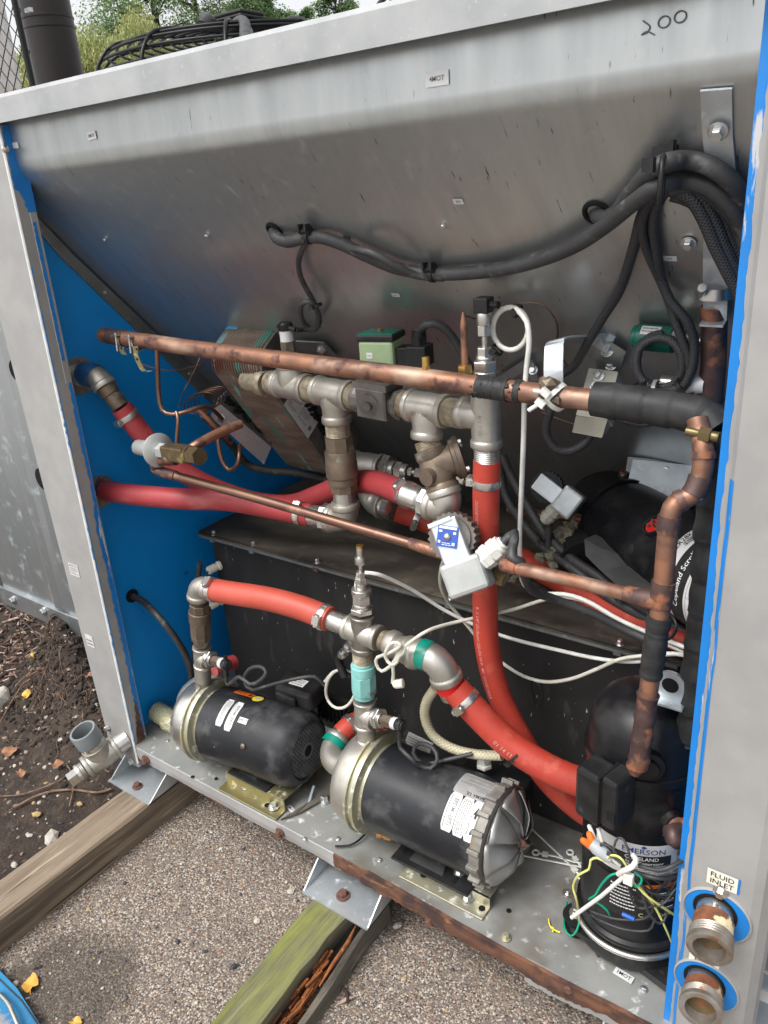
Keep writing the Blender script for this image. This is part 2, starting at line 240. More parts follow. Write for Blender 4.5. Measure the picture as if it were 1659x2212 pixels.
# ------------------------------------------------------------ object helpers
def prop(o, label=None, cat=None, group=None, kind=None):
    if label: o['label'] = label
    if cat: o['category'] = cat
    if group: o['group'] = group
    if kind: o['kind'] = kind
    return o
def thing(name, label, cat, loc, group=None):
    o = bpy.data.objects.new(name, None); COL.objects.link(o); o.location = loc; o.empty_display_size = .03
    return prop(o, label, cat, group)
def rootloc(p):
    while p.parent: p = p.parent
    return V(p.location)
def perp(d):
    d = d.normalized(); a = V((0, 0, 1)) if abs(d.z) < .9 else V((1, 0, 0))
    x = a.cross(d).normalized(); return x, d.cross(x).normalized()
class MB:
    """collects shapes; build() links them as one mesh object"""
    def __init__(s): s.v = []; s.f = []; s.uv = []; s.sm = []
    def add(s, vs, fs, uvs=None, smooth=False):
        b = len(s.v); s.v += [tuple(x) for x in vs]
        for i, f in enumerate(fs):
            s.f.append(tuple(b+k for k in f)); s.sm.append(smooth)
            s.uv.append(uvs[i] if uvs else [(0, 0)]*len(f))
        return s
    def rings(s, rings, cl=True, cap0=True, cap1=True, us=None, smooth=True, circ=1.0):
        n = len(rings[0]); vs = [p for r in rings for p in r]; fs = []; uv = []
        us = us or list(range(len(rings)))
        for i in range(len(rings)-1):
            for j in range(n if cl else n-1):
                k = (j+1) % n; fs.append((i*n+j, i*n+k, (i+1)*n+k, (i+1)*n+j))
                uv.append([(us[i], j/n*circ), (us[i], (j+1)/n*circ), (us[i+1], (j+1)/n*circ), (us[i+1], j/n*circ)])
        s.add(vs, fs, uv, smooth)
        if cap0: s.add(rings[0], [tuple(reversed(range(n)))])
        if cap1: s.add(rings[-1], [tuple(range(n))])
        return s
    def tube(s, pts, r, seg=10, caps=True, closed=False, flat=1.0):
        pts = [V(p) for p in pts]; n = len(pts); rr = r if isinstance(r, (list, tuple)) else [r]*n
        ts = []
        for i in range(n):
            a = pts[max(i-1, 0)]; b = pts[min(i+1, n-1)]
            if closed: a = pts[(i-1) % n]; b = pts[(i+1) % n]
            t = b-a; ts.append(t.normalized() if t.length > 1e-9 else V((0, 0, 1)))
        x, y = perp(ts[0]); rings = []; us = [0]
        for i in range(n):
            if i: us.append(us[-1]+(pts[i]-pts[i-1]).length)
            x = (x - ts[i]*x.dot(ts[i])).normalized(); y = ts[i].cross(x)
            rings.append([pts[i]+(x*math.cos(2*PI*k/seg)+y*math.sin(2*PI*k/seg)*flat)*rr[i] for k in range(seg)])
        if closed: rings.append(rings[0]); us.append(us[-1]+.01); caps = False
        return s.rings(rings, cap0=caps, cap1=caps, us=us)
    def lathe(s, p, d, prof, seg=20, smooth=True, caps=True, up=None):
        """profile [(along, radius)] about the axis p + d*t"""
        p = V(p); d = V(d).normalized(); x, y = perp(d)
        if up: x = (V(up)-d*V(up).dot(d)).normalized(); y = d.cross(x)
        ph = PI/seg if seg <= 8 else 0
        rings = [[p+d*t+(x*math.cos(2*PI*k/seg+ph)+y*math.sin(2*PI*k/seg+ph))*max(r, 1e-5) for k in range(seg)] for t, r in prof]
        if smooth:   # split rings at sharp profile corners so collars keep crisp edges
            out = [rings[0]]; segs = []
            cur = [0]
            for i in range(1, len(prof)):
                cur.append(i)
                if i < len(prof)-1:
                    a = V((prof[i][0]-prof[i-1][0], prof[i][1]-prof[i-1][1])); b = V((prof[i+1][0]-prof[i][0], prof[i+1][1]-prof[i][1]))
                    if a.length > 0 and b.length > 0 and a.angle(b) > .6: segs.append(cur); cur = [i]
            segs.append(cur)
            for c in segs: s.rings([rings[i] for i in c], cap0=False, cap1=False, us=[prof[i][0] for i in c], smooth=True)
        else: s.rings(rings, cap0=False, cap1=False, us=[t for t, r in prof], smooth=False)
        if caps: s.add(rings[0], [tuple(reversed(range(seg)))]); s.add(rings[-1], [tuple(range(seg))])
        return s
    def box(s, c, size, ax=None):
        c = V(c); x, y, z = ax if ax else (V((1, 0, 0)), V((0, 1, 0)), V((0, 0, 1)))
        x, y, z = V(x).normalized()*size[0]/2, V(y).normalized()*size[1]/2, V(z).normalized()*size[2]/2
        vs = [c+x*i+y*j+z*k for k in (-1, 1) for j in (-1, 1) for i in (-1, 1)]
        fs = [(0, 2, 3, 1), (4, 5, 7, 6), (0, 1, 5, 4), (2, 6, 7, 3), (0, 4, 6, 2), (1, 3, 7, 5)]
        return s.add(vs, fs)
    def bb(s, a, b):
        a = V(a); b = V(b); return s.box((a+b)/2, [abs(b[i]-a[i]) for i in range(3)])
    def prism(s, poly, d, smooth=False):
        d = V(d); n = len(poly); poly = [V(p) for p in poly]
        vs = poly+[p+d for p in poly]; fs = [tuple(reversed(range(n))), tuple(range(n, 2*n))]
        s.add(vs, fs); s.add(vs, [(i, (i+1) % n, n+(i+1) % n, n+i) for i in range(n)], None, smooth); return s
    def ball(s, c, r, sx=1, seg=12, st=8, d=(0, 0, 1)):
        prof = [(-r*math.cos(PI*i/st)*sx, r*math.sin(PI*i/st)) for i in range(st+1)]
        return s.lathe(c, d, prof, seg, caps=False)
    def build(s, name, mat, parent=None, bevel=0, bseg=2, loc=None):
        me = bpy.data.meshes.new(name)
        if parent is not None: off = rootloc(parent)
        elif loc is not None: off = V(loc)
        else:
            xs = [p[0] for p in s.v]; ys = [p[1] for p in s.v]; zs = [p[2] for p in s.v]
            off = V(((min(xs)+max(xs))/2, (min(ys)+max(ys))/2, min(zs)))
        me.from_pydata([(p[0]-off.x, p[1]-off.y, p[2]-off.z) for p in s.v], [], s.f)
        me.polygons.foreach_set('use_smooth', s.sm)
        ul = me.uv_layers.new(name='UVMap'); flat = [c for f in s.uv for p in f for c in p]; ul.data.foreach_set('uv', flat)
        me.materials.append(mat); me.update()
        o = bpy.data.objects.new(name, me); COL.objects.link(o)
        if parent is not None: o.parent = parent
        else: o.location = off
        if bevel:
            mo = o.modifiers.new('Bevel', 'BEVEL'); mo.width = bevel; mo.segments = bseg; mo.limit_method = 'ANGLE'; mo.angle_limit = math.radians(35); mo.harden_normals = False
        return o
def cr(pts, step=.012):
    """Catmull-Rom through the points"""
    pts = [V(p) for p in pts]; 
    if len(pts) < 3: return pts
    P = [pts[0]*2-pts[1]]+pts+[pts[-1]*2-pts[-2]]; out = []
    for i in range(1, len(P)-2):
        a, b, c, d = P[i-1:i+3]; n = max(2, int((c-b).length/step))
        for k in range(n):
            t = k/n; out.append(.5*((2*b)+(c-a)*t+(2*a-5*b+4*c-d)*t*t+(3*b-a-3*c+d)*t**3))
    out.append(pts[-1]); return out
def W(*a):   # list of (u,v,Y) -> points
    return [Q(u, v, Y=y) for u, v, y in a]
def tubeobj(name, pts, r, mat, parent=None, seg=12, smooth=True, step=.012, flat=1.0):
    return MB().tube(cr(pts, step) if smooth else pts, r, seg, flat=flat).build(name, mat, parent)
BM = {}
def bolt(parent, pos, n, r=.006, h=.005, mat=None, washer=True, name='bolt', hexa=True):
    """hex head bolt: shared mesh, turned to the surface normal"""
    mat = mat or zinc; key = (round(r, 4), round(h, 4), mat.name, washer, hexa)
    if key not in BM:
        b = MB()
        if washer: b.lathe((0, 0, 0), (0, 0, 1), [(0, r*1.45), (r*.25, r*1.45), (r*.3, r*1.3)], 16)
        if hexa: b.lathe((0, 0, r*.25), (0, 0, 1), [(0, r), (h*.8, r), (h, r*.82)], 6, smooth=False)
        else: b.lathe((0, 0, 0), (0, 0, 1), [(0, r), (h*.5, r*.92), (h*.85, r*.6), (h, r*.25)], 14); b.box((0, 0, h*.98), (r*.9, r*.22, h*.25))
        o = b.build(name, mat, loc=(0, 0, 0)); BM[key] = o.data; bpy.data.objects.remove(o)
    o = bpy.data.objects.new(name, BM[key]); COL.objects.link(o)
    o.parent = parent; o.location = V(pos)-(rootloc(parent) if parent else V((0, 0, 0)))
    o.rotation_euler = V(n).to_track_quat('Z', 'Y').to_euler(); return o
# steel pipe pieces --------------------------------------------------------
def threads(b, p, d, L, r, n=None, seg=20):
    n = n or max(2, int(L/.0022)); prof = []
    for i in range(n): prof += [(L*i/n, r*.95), (L*(i+.5)/n, r)]
    prof.append((L, r*.95)); b.lathe(p, d, prof, seg); return b
def collar(b, p, d, L, r, seg=24, e=1.12):
    """rolled collar at the mouth of a cast fitting: from p along d"""
    b.lathe(p, d, [(-L*.6, r*.9), (-L*.25, r), (-L*.1, r*e*.985), (0, r*e), (L*.55, r*e), (L*.7, r*e*.95), (L*.72, r*.8)], seg); return b
def tee(b, c, d, br, L, Lb, r, both=True):
    """c centre, d run direction, br branch direction"""
    d = V(d).normalized(); br = (V(br)-d*V(br).dot(d)).normalized(); c = V(c)
    b.lathe(c-d*L*.8, d, [(0, r), (L*.5, r*1.03), (L*.8, r*1.06), (L*1.1, r*1.03), (L*1.6, r)], 24)
    b.lathe(c, br, [(0, r*1.03), (r*.7, r*1.12), (r*1.15, r*1.03), (Lb*.8, r)], 24)
    collar(b, c+d*L*.8, d, L*.28, r); collar(b, c-d*L*.8, -d, L*.28, r); collar(b, c+br*Lb*.8, br, Lb*.28, r); return b
def arcpts(a, c, b, n=9):
    """rounded corner a->c->b as quadratic curve"""
    a, c, b = V(a), V(c), V(b); return [(a*(1-t)**2+c*2*t*(1-t)+b*t*t) for t in [i/n for i in range(n+1)]]
def elbow(b, a, c, e, r, L=.014, cols=(1, 1)):
    pts = arcpts(a, c, e); b.tube(pts, r, 24)
    if cols[0]: collar(b, V(a), V(a)-V(c), L, r)
    if cols[1]: collar(b, V(e), V(e)-V(c), L, r)
    return b
def clamp(parent, p, d, r, w=.011, screw=(0, -1, 0), name='hose_clamp', mat=None):
    """worm drive clamp round axis p,d; screw housing towards 'screw'"""
    d = V(d).normalized(); s = (V(screw)-d*V(screw).dot(d)).normalized(); t = d.cross(s)
    b = MB(); b.lathe(V(p)-d*w/2, d, [(0, r), (0, r+.0012), (w*.15, r+.0016), (w*.85, r+.0016), (w, r+.0012), (w, r)], 28, caps=False)
    hp = V(p)+s*(r+.004); b.box(hp, (w*1.15, .009, .016), (d, s, t))
    b.lathe(hp-t*.010, t, [(0, .0036), (.018, .0036), (.018, .0048), (.0215, .0048), (.022, .004)], 10)
    for i in range(7):     # slots in the band
        a = .5+i*.11; q = s*math.cos(a)+t*math.sin(a); b.box(V(p)+q*(r+.0017), (w*.55, .0008, .0012), (d, q, d.cross(q)))
    return b.build(name, mat or chrome, parent)
def ziptie(name, lab, p, d, r, tailpt=None, mat=None, parent=None, w=.0045, grp=None):
    mat = mat or plasblk; d = V(d).normalized(); b = MB(); b.lathe(V(p)-d*w/2, d, [(0, r), (0, r+.0013), (w, r+.0013), (w, r)], 20, caps=False)
    x, y = perp(d); k = V((0, -1, 0)) - d*V((0, -1, 0)).dot(d); k.normalize(); b.box(V(p)+k*(r+.003), (w*1.7, .006, .007), (d, k, d.cross(k)))
    if tailpt: b.tube(cr([V(p)+k*(r+.003)]+[V(q) for q in (tailpt if isinstance(tailpt, list) else [tailpt])]), .0016, 6)
    o = b.build(name, mat, parent)
    if parent is None: prop(o, lab, 'cable tie', grp)
    return o
# flat and curved print ----------------------------------------------------
TX = {}
def textgeo(s, align='CENTER', bold=0.0):
    bold = min(bold, .006); k = (s, align, bold)
    if k in TX: return TX[k]
    c = bpy.data.curves.new('lettering', 'FONT'); c.body = s; c.size = 1; c.align_x = align; c.align_y = 'CENTER'; c.offset = bold; c.resolution_u = 2
    o = bpy.data.objects.new('lettering', c); COL.objects.link(o); bpy.context.view_layer.update()
    me = bpy.data.meshes.new_from_object(o.evaluated_get(bpy.context.evaluated_depsgraph_get()))
    vs = [(v.co.x, v.co.y) for v in me.vertices]; fs = [tuple(p.vertices) for p in me.polygons]
    bpy.data.objects.remove(o); bpy.data.curves.remove(c); bpy.data.meshes.remove(me); TX[k] = (vs, fs); return TX[k]
def flatmap(o, ux, uy, lift=.0004):
    o, ux, uy = V(o), V(ux).normalized(), V(uy); uy = (uy-ux*uy.dot(ux)).normalized(); n = ux.cross(uy)
    return lambda x, y, l=lift: o+ux*x+uy*y+n*l
def cylmap(c, ax, r, th0, ref, s0, rot=0):
    """label coordinates on a cylinder: point c on axis, axis ax, angle 0 towards ref; x runs along the axis (+) and y round it;
    rot turns the label (degrees)"""
    c, ax = V(c), V(ax).normalized(); rf = (V(ref)-ax*V(ref).dot(ax)).normalized(); t = ax.cross(rf); ca, sa = math.cos(math.radians(rot)), math.sin(math.radians(rot))
    def f(x, y, l=.0004):
        X, Y = x*ca-y*sa, x*sa+y*ca; a = th0-Y/r
        return c+ax*(s0+X)+(rf*math.cos(a)+t*math.sin(a))*(r+l)
    return f
def lab(parent, mp, w, h, mat, name='label', lift=.0004, nx=8, ny=8, rnd=.0):
    """paper label: grid following the surface, corners cut by rnd"""
    b = MB(); vs = []; fs = []
    for j in range(ny+1):
        for i in range(nx+1):
            x = -w/2+w*i/nx; y = -h/2+h*j/ny
            if rnd and (i in (0, nx)) and (j in (0, ny)): x *= 1-rnd; y *= 1-rnd*w/h
            vs.append(mp(x, y, lift))
    for j in range(ny):
        for i in range(nx):
            a = j*(nx+1)+i; fs.append((a, a+1, a+nx+2, a+nx+1))
    b.add(vs, fs, None, True); return b.build(name, mat, parent)
def txt(parent, mp, s, size, x=0, y=0, mat=None, bold=.0, sx=1.0, align='CENTER', lift=.0009, name='lettering'):
    vs, fs = textgeo(s, align, bold)
    b = MB(); b.add([mp(x+a*size*sx, y+c*size, lift) for a, c in vs], fs); return b.build(name, mat or ink, parent)
def rects(parent, mp, rs, mat, name='print', lift=.0008):
    """printed rules, bars and blocks [(x,y,w,h)] following the surface"""
    b = MB()
    for x, y, w_, h_ in rs:
        n = max(1, int(max(w_, h_)/.006)); 
        for k in range(n):
            if w_ >= h_: x0, x1, y0, y1 = x-w_/2+w_*k/n, x-w_/2+w_*(k+1)/n, y-h_/2, y+h_/2
            else: x0, x1, y0, y1 = x-w_/2, x+w_/2, y-h_/2+h_*k/n, y-h_/2+h_*(k+1)/n
            b.add([mp(x0, y0, lift), mp(x1, y0, lift), mp(x1, y1, lift), mp(x0, y1, lift)], [(0, 1, 2, 3)])
    return b.build(name, mat, parent)
def smallprint(x0, x1, y0, y1, rows, seed=1, h=.35):
    """broken rows of print too small to read"""
    rnd = random.Random(seed); out = []; dy = (y1-y0)/rows
    for r in range(rows):
        x = x0; yy = y1-dy*(r+.5)
        while x < x1-.002:
            L = rnd.uniform(.0015, .005); L = min(L, x1-x); out.append((x+L/2, yy, L, dy*h)); x += L+.0008
            if rnd.random() < .06: break
    return out
def barcode(x0, x1, y, h, seed=3):
    rnd = random.Random(seed); out = []; x = x0
    while x < x1: wv = rnd.choice((.0004, .0004, .0008, .0012)); out.append((x+wv/2, y, wv, h)); x += wv+rnd.choice((.0004, .0007, .001))
    return out
# ============================================================ THE GROUND
GZ = -0.155
def sheet(name, x0, x1, y0, y1, nx, ny, hf, mat, kind='structure', keep=None):
    vs = []; fs = []
    for j in range(ny+1):
        for i in range(nx+1):
            x = x0+(x1-x0)*i/nx; y = y0+(y1-y0)*j/ny; vs.append((x, y, hf(x, y)))
    for j in range(ny):
        for i in range(nx): a = j*(nx+1)+i; fs.append((a, a+1, a+nx+2, a+nx+1))
    b = MB(); b.add(vs, fs, None, True); o = b.build(name, mat, loc=(0, 0, 0)); o['kind'] = kind; return o
fz = lambda x, y, s, k=0: noise.noise(V((x*s, y*s, k)))
sheet('ground', -150, 150, -60, 220, 8, 8, lambda x, y: GZ-.05, grass_m)
sheet('pavement', -.03, 3.2, -1.2, 3.0, 60, 80, lambda x, y: GZ+.0012*fz(x, y, 9), pave_m)
def soil_h(x, y):
    h = GZ-.006+.010*fz(x, y, 6)+.006*fz(x, y, 21, 3)+.003*fz(x, y, 60, 5)
    h += .19*math.exp(-((x+.60)/.15)**2-((y-.20)/.09)**2)*(1+.35*fz(x, y, 16, 2)) + .085*math.exp(-((x+.40)/.13)**2-((y-.12)/.09)**2)
    h += .03*math.exp(-((x+.30)/.2)**2-((y+.02)/.08)**2)*(1+.5*fz(x, y, 20, 8))
    e = min(1, max(0, (-.03-x)/.05)); return GZ-.004+(h-GZ+.004)*e
sheet('soil', -2.9, -.02, -.9, 2.6, 250, 300, soil_h, soil_m)
# loose stones on pavement and soil
def lump(b, c, r, seed, sq=.7):
    rnd = random.Random(seed); t = (1+5**.5)/2
    vv = [(-1, t, 0), (1, t, 0), (-1, -t, 0), (1, -t, 0), (0, -1, t), (0, 1, t), (0, -1, -t), (0, 1, -t), (t, 0, -1), (t, 0, 1), (-t, 0, -1), (-t, 0, 1)]
    ff = [(0, 11, 5), (0, 5, 1), (0, 1, 7), (0, 7, 10), (0, 10, 11), (1, 5, 9), (5, 11, 4), (11, 10, 2), (10, 7, 6), (7, 1, 8), (3, 9, 4), (3, 4, 2), (3, 2, 6), (3, 6, 8), (3, 8, 9), (4, 9, 5), (2, 4, 11), (6, 2, 10), (8, 6, 7), (9, 8, 1)]
    ax = Matrix.Rotation(rnd.uniform(0, 6.28), 3, 'Z'); s = (r*rnd.uniform(.8, 1.3), r*rnd.uniform(.6, 1), r*sq*rnd.uniform(.6, 1))
    pts = []
    for p in vv:
        p = V(p).normalized()*rnd.uniform(.8, 1.15); p = ax @ V((p.x*s[0], p.y*s[1], p.z*s[2])); pts.append(V(c)+p)
    b.add(pts, ff)
for k, (mt, n) in enumerate(zip(stone_m, (420, 620, 300, 80))):
    b = MB(); rnd = random.Random(50+k)
    for i in range(n):
        x = rnd.uniform(.03, 1.35); y = rnd.uniform(-.5, .45); lump(b, (x, y, GZ+.001), rnd.choice((.0018, .002, .0024, .003, .0045)), i*7+k)
    for i in range(n//2):
        x = rnd.uniform(-.75, -.06); y = rnd.uniform(-.4, .35); lump(b, (x, y, soil_h(x, y)+.001), rnd.choice((.002, .003, .003, .005, .007)), i*9+k+4)
    o = b.build('gravel', mt, loc=(.5, 0, GZ)); prop(o, kind='stuff')
for i, (u, v, r, mi, l) in enumerate([(79, 1757, .013, 3, 'ochre rough stone lying on the soil beyond the weathered timber'), (110, 1810, .020, 0, 'largest white stone half buried beside the weathered timber'),
        (31, 1867, .009, 0, 'small pale stone at the soil edge by the left frame border'), (172, 1737, .008, 3, 'small tan stone in the soil near the tee fitting'),
        (555, 1988, .008, 0, 'round pale pebble on pavement between the two timbers'), (503, 2087, .007, 2, 'dark round pebble on pavement left of the mossy timber'),
        (383, 2032, .006, 2, 'dark blue pebble in the middle of the pavement'), (628, 1925, .009, 0, 'pale angular stone beside the mossy timber bracket'), (858, 1998, .009, 0, 'white angular pebble on pavement right of the mossy timber'),
        (34, 2124, .008, 0, 'grey pebble next to the yellow leaf'), (553, 1986, .004, 0, None)]):
    if not l: continue
    p = Q(u, v, Z=GZ+.004) if u > 270 or v > 1950 else Q(u, v, Z=GZ+.004)
    b = MB(); lump(b, (p.x, p.y, (GZ if p.x > -.03 else soil_h(p.x, p.y))+r*.35), r, i+300); prop(b.build('stone', stone_m[mi]), l, 'stone')
# mulch chips
for k, (mt, n) in enumerate(zip(chip_m, (2600, 4200, 2600))):
    b = MB(); rnd = random.Random(90+k)
    for i in range(n):
        x = rnd.uniform(-2.2, -.25); y = rnd.uniform(.05, 1.7)
        if y < .30 and x > -.75+.0*k and rnd.random() < .93: continue
        if x > -.6 and y < .35 and rnd.random() < .8: continue
        z = soil_h(x, y)+rnd.uniform(.0, .012); a = rnd.uniform(0, 6.28); L = rnd.choice((.012, .018, .025, .035)); tl = rnd.uniform(-.35, .35)
        d = V((math.cos(a), math.sin(a), tl)).normalized(); sx, sy = perp(d); rr = rnd.uniform(0, 3); p, q = sx*math.cos(rr)+sy*math.sin(rr), sy*math.cos(rr)-sx*math.sin(rr)
        b.box((x, y, z), (L, rnd.uniform(.004, .008), rnd.uniform(.002, .004)), (d, p, q))
    prop(b.build('mulch', mt, loc=(-1, .5, GZ)), kind='stuff')
# torn soil clods and roots
b = MB(); rnd = random.Random(5)
for i in range(1500):
    x = rnd.gauss(-.55, .17); y = rnd.gauss(.17, .11)
    if x > -.09 or x < -1.1: continue
    lump(b, (x, y, soil_h(x, y)+.002), rnd.choice((.003, .004, .006, .010)), i+2000, 1)
prop(b.build('soil_clods', soil_m, loc=(-.5, 0, GZ)), kind='stuff')
b = MB()
for i in range(95):
    x = rnd.gauss(-.50, .13); y = rnd.gauss(.12, .09)
    if x > -.1 or x < -.75: continue
    a = rnd.uniform(0, 6.28); p = V((x, y, soil_h(x, y)+.006)); pts = [p.copy()]
    for k in range(6):
        a += rnd.uniform(-.6, .6); p = p+V((math.cos(a), math.sin(a), 0))*rnd.uniform(.006, .018); p.z = soil_h(p.x, p.y)+rnd.uniform(.002, .016)
        if p.x > -.08: break
        pts.append(p.copy())
    if len(pts) > 2: b.tube(pts, rnd.choice((.0005, .0006, .0009)), 5)
prop(b.build('fine_roots', root_m, loc=(-.5, 0, GZ)), kind='stuff')
def soilp(u, v, dz=.006):
    p = Q(u, v, Z=GZ)
    for _ in range(12): p = Q(u, v, Z=soil_h(p.x, p.y)+dz)
    return p
for i, (pts, r, l) in enumerate([([(30, 1745), (90, 1715), (150, 1706), (210, 1712), (240, 1704)], .0028, 'long pale root crossing the soil towards the timber'), ([(35, 1480), (70, 1450), (130, 1415), (195, 1425)], .0026, 'thick pale root on top of the dark soil mound'),
        ([(0, 1560), (35, 1500), (60, 1470), (120, 1455), (160, 1460)], .002, 'curved root running down the left of the soil mound'), ([(0, 1720), (50, 1715), (120, 1690), (190, 1650), (236, 1668)], .0016, 'thin root under the tee fitting'), ([(150, 1742), (158, 1700), (150, 1660), (120, 1640)], .0018, 'short forked root beside the orange leaf')]):
    prop(MB().tube(cr([soilp(u, v, .008) for u, v in pts]), r, 7).build('root', root_m), l, 'root')
prop(MB().tube(cr([Q(0, 1298, Y=.28), Q(60, 1350, Z=-.08), soilp(100, 1398, .01)]), .0025, 6).build('cable', rubber), 'thin black cable lying across the mulch at the left', 'cable')
def leaf(u, v, s, a, mat, l, onsoil=True):
    p = soilp(u, v, .012) if onsoil else Q(u, v, Z=GZ+.006); b = MB(); rnd = random.Random(int(u)); n = 22; vs = [p+V((0, 0, .001))]
    for i in range(n):
        t = 2*PI*i/n; r = s*(1+.35*math.cos(t))*(1+rnd.uniform(-.12, .1)); x, y = r*math.cos(t), r*.8*math.sin(t)
        vs.append(p+V((x*math.cos(a)-y*math.sin(a), x*math.sin(a)+y*math.cos(a), .004*math.sin(t*3+u)+.003)))
    b.add(vs, [(0, i+1, (i+1) % n+1) for i in range(n)], None, True); b.tube([p, p+V((-math.cos(a), -math.sin(a), .1))*s*1.1], .0009, 5)
    prop(b.build('fallen_leaf', mat), l, 'leaf')
leaf(66, 2131, .0155, 2.6, leafyellow, 'yellow serrated leaf lying on wet pavement beside the blue board', False)
leaf(161, 2210, .009, .5, leafyellow, 'yellow leaf cut by the bottom border of the picture', False)
leaf(15, 1625, .02, 1, leaforange, 'orange curled leaf on soil by the left border near the tee fitting'); leaf(122, 1652, .014, .5, leaforange, 'orange dead leaf on soil right above the long root')
leaf(57, 1503, .018, 2.2, leafyellow, 'tan leaf at the foot of the soil mound'); leaf(72, 1417, .012, 1.2, leafyellow, 'small yellow leaf on the mulch above the soil mound'); leaf(190, 1462, .011, 1.9, leaforange, 'brown leaf hanging in the roots of the soil mound'); leaf(45, 1670, .013, .2, leaforange, 'dull orange leaf beside the square plug'); leaf(400, 1712, .008, .2, leaforange, 'brown leaf tucked under the tray beside the timber', False)
lump_b = MB(); q = soilp(5, 1540, .0); lump(lump_b, (q.x-.06, q.y, q.z+.0), .085, 77, .5); prop(lump_b.build('boulder', stone_m[0], bevel=.01), 'pale flat boulder at the left border in the soil', 'boulder')
# ============================================================ TIMBERS
def timber(name, lab_, x0, x1, z0, z1, y0, y1, mat, slant=0.0, cut=None):
    loc = ((x0+x1)/2-.04, y0, z0); t = thing(name, lab_, 'timber', loc); n = 60; rings = []
    for i in range(n+1):
        y = y0+(y1-y0)*i/n; dx = slant*y; w_ = lambda k: .0016*fz(y, k, 14, k)
        x1b = x1; 
        prof = [(x0+w_(1), z0), (x0+w_(2), z1-.004), (x0+.004, z1+w_(3)), (x1b-.004, z1+w_(4)), (x1b+w_(5), z1-.004), (x1b+w_(6), z0)]
        if cut: prof = cut(y, prof)
        rings.append([V((x+dx, y, z)) for x, z in prof])
    b = MB(); b.rings(rings, smooth=False); b.build('beam', mat, t); return t
timber('timber_beam', 'weathered brown timber under the left bracket on bare pavement edge', -.035, .052, GZ+.001, -.083, -.95, 1.2, wood1, slant=.02)
def cut2(y, p):
    # the right flank of the second beam is split and hollow toward the near end
    k = min(1, max(0, (.03-y)/.12)); j = .006*fz(y, 1, 30, 2)*k
    return [p[0], p[1], p[2], (p[3][0]-.018*k+j, p[3][1]), (p[4][0]-.020*k+j, p[4][1]-.006*k), (p[5][0]-.026*k+j, p[5][1])]
t2 = timber('timber_beam', 'mossy green timber with rotten split side under the middle bracket', .498, .590, GZ+.001, -.083, -.95, 1.2, wood2, slant=-.05, cut=cut2)
b = MB(); rnd = random.Random(3)
for i in range(230):
    y = rnd.uniform(-.62, -.10); x = .588-.05*y-rnd.uniform(.0, .028); z = rnd.uniform(GZ+.004, -.105); L = rnd.uniform(.012, .05)
    b.box((x, y, z), (rnd.uniform(.002, .006), L, rnd.uniform(.003, .007)), (V((1, rnd.uniform(-.2, .2), .2)), V((rnd.uniform(-.12, .12), 1, rnd.uniform(-.15, .15))), V((0, 0, 1))))
prop(b.build('rotten_core', rotwood, t2), kind='stuff')
b = MB(); rings = []
for i in range(30):
    y = -.8+.84*i/29; x = .597-.05*y; w_ = .010+.004*fz(y, 0, 12); zt = -.105-.018*(1 if y < -.2 else max(0, (-.0-y)/.2))+.004*fz(y, 3, 20)
    rings.append([V((x, y, GZ+.001)), V((x, y, zt)), V((x+w_, y, zt-.003)), V((x+w_*1.2, y, GZ+.001))])
b.rings(rings, smooth=False); b.build('split_strip', wood2, t2)
sp = [Q(u, v, Z=z) for u, v, z in ((690, 2130, -.10), (720, 2080, -.095), (752, 2035, -.09), (768, 2000, -.088))]
b = MB(); b.tube(sp, [.0015, .0035, .004, .001], 5); b.build('splinter', rotwood, t2)
prop(MB().tube([Q(u, v, Z=GZ+.004) for u, v in ((725, 2172), (745, 2160), (765, 2153))], [.001, .004, .002], 5).build('wood_sliver', chip_m[0]), 'flat wood sliver on pavement right of the mossy timber', 'sliver')
prop(MB().tube(cr([Q(u, v, Z=GZ+.006) for u, v in ((720, 2122), (735, 2130), (748, 2142), (752, 2165))]), .003, 6).build('twig', chip_m[2]), 'dark bent twig on pavement right of the mossy timber', 'twig')
# blue board with wire handle, bottom left
t = thing('blue_board', 'blue painted board with wire handle at the bottom left corner', 'board', Q(30, 2170, Z=GZ))
c = [Q(0, 2097, Z=GZ+.02), Q(37, 2135, Z=GZ+.02), Q(92, 2222, Z=GZ+.02), Q(100, 2262, Z=GZ+.02), Q(-60, 2262, Z=GZ+.02), Q(-60, 2050, Z=GZ+.02)]
MB().prism(c, (0, 0, -.018)).build('panel', M('scuffed_blue_board', (.02, .20, .40), (.015, .15, .32), sc=20, c3=(.34, .27, .2), sc3=9, lo3=.55, hi3=.62, rough=.6), t)
MB().tube(cr([Q(-10, 2140, Z=GZ+.03), Q(15, 2165, Z=GZ+.035), Q(28, 2190, Z=GZ+.035), Q(45, 2230, Z=GZ+.03)]), .0035, 8).build('handle', chrome, t)
MB().tube([Q(-5, 2112, Z=GZ+.022), Q(45, 2160, Z=GZ+.022), Q(90, 2225, Z=GZ+.022)], .0012, 5).build('seam', rubber, t)
# ============================================================ THE CABINET
CAB = thing('chiller_cabinet', 'opened steel chiller cabinet with grey posts, blue inside and sloped galvanised panel', 'cabinet', (.55, .35, -.09))
xf = lambda z: -.036+.035*z
ZT = 1.213
# top cap
b = MB(); b.prism([(-.9, -.012, ZT), (-.9, -.012, 1.245), (-.9, -.006, 1.251), (-.9, .9, 1.251), (-.9, .9, 1.245), (-.9, 0.0, 1.243), (-.9, -.0095, 1.238), (-.9, -.0095, ZT)], (2.5, 0, 0)); b.build('top_cap', capgrey, CAB)
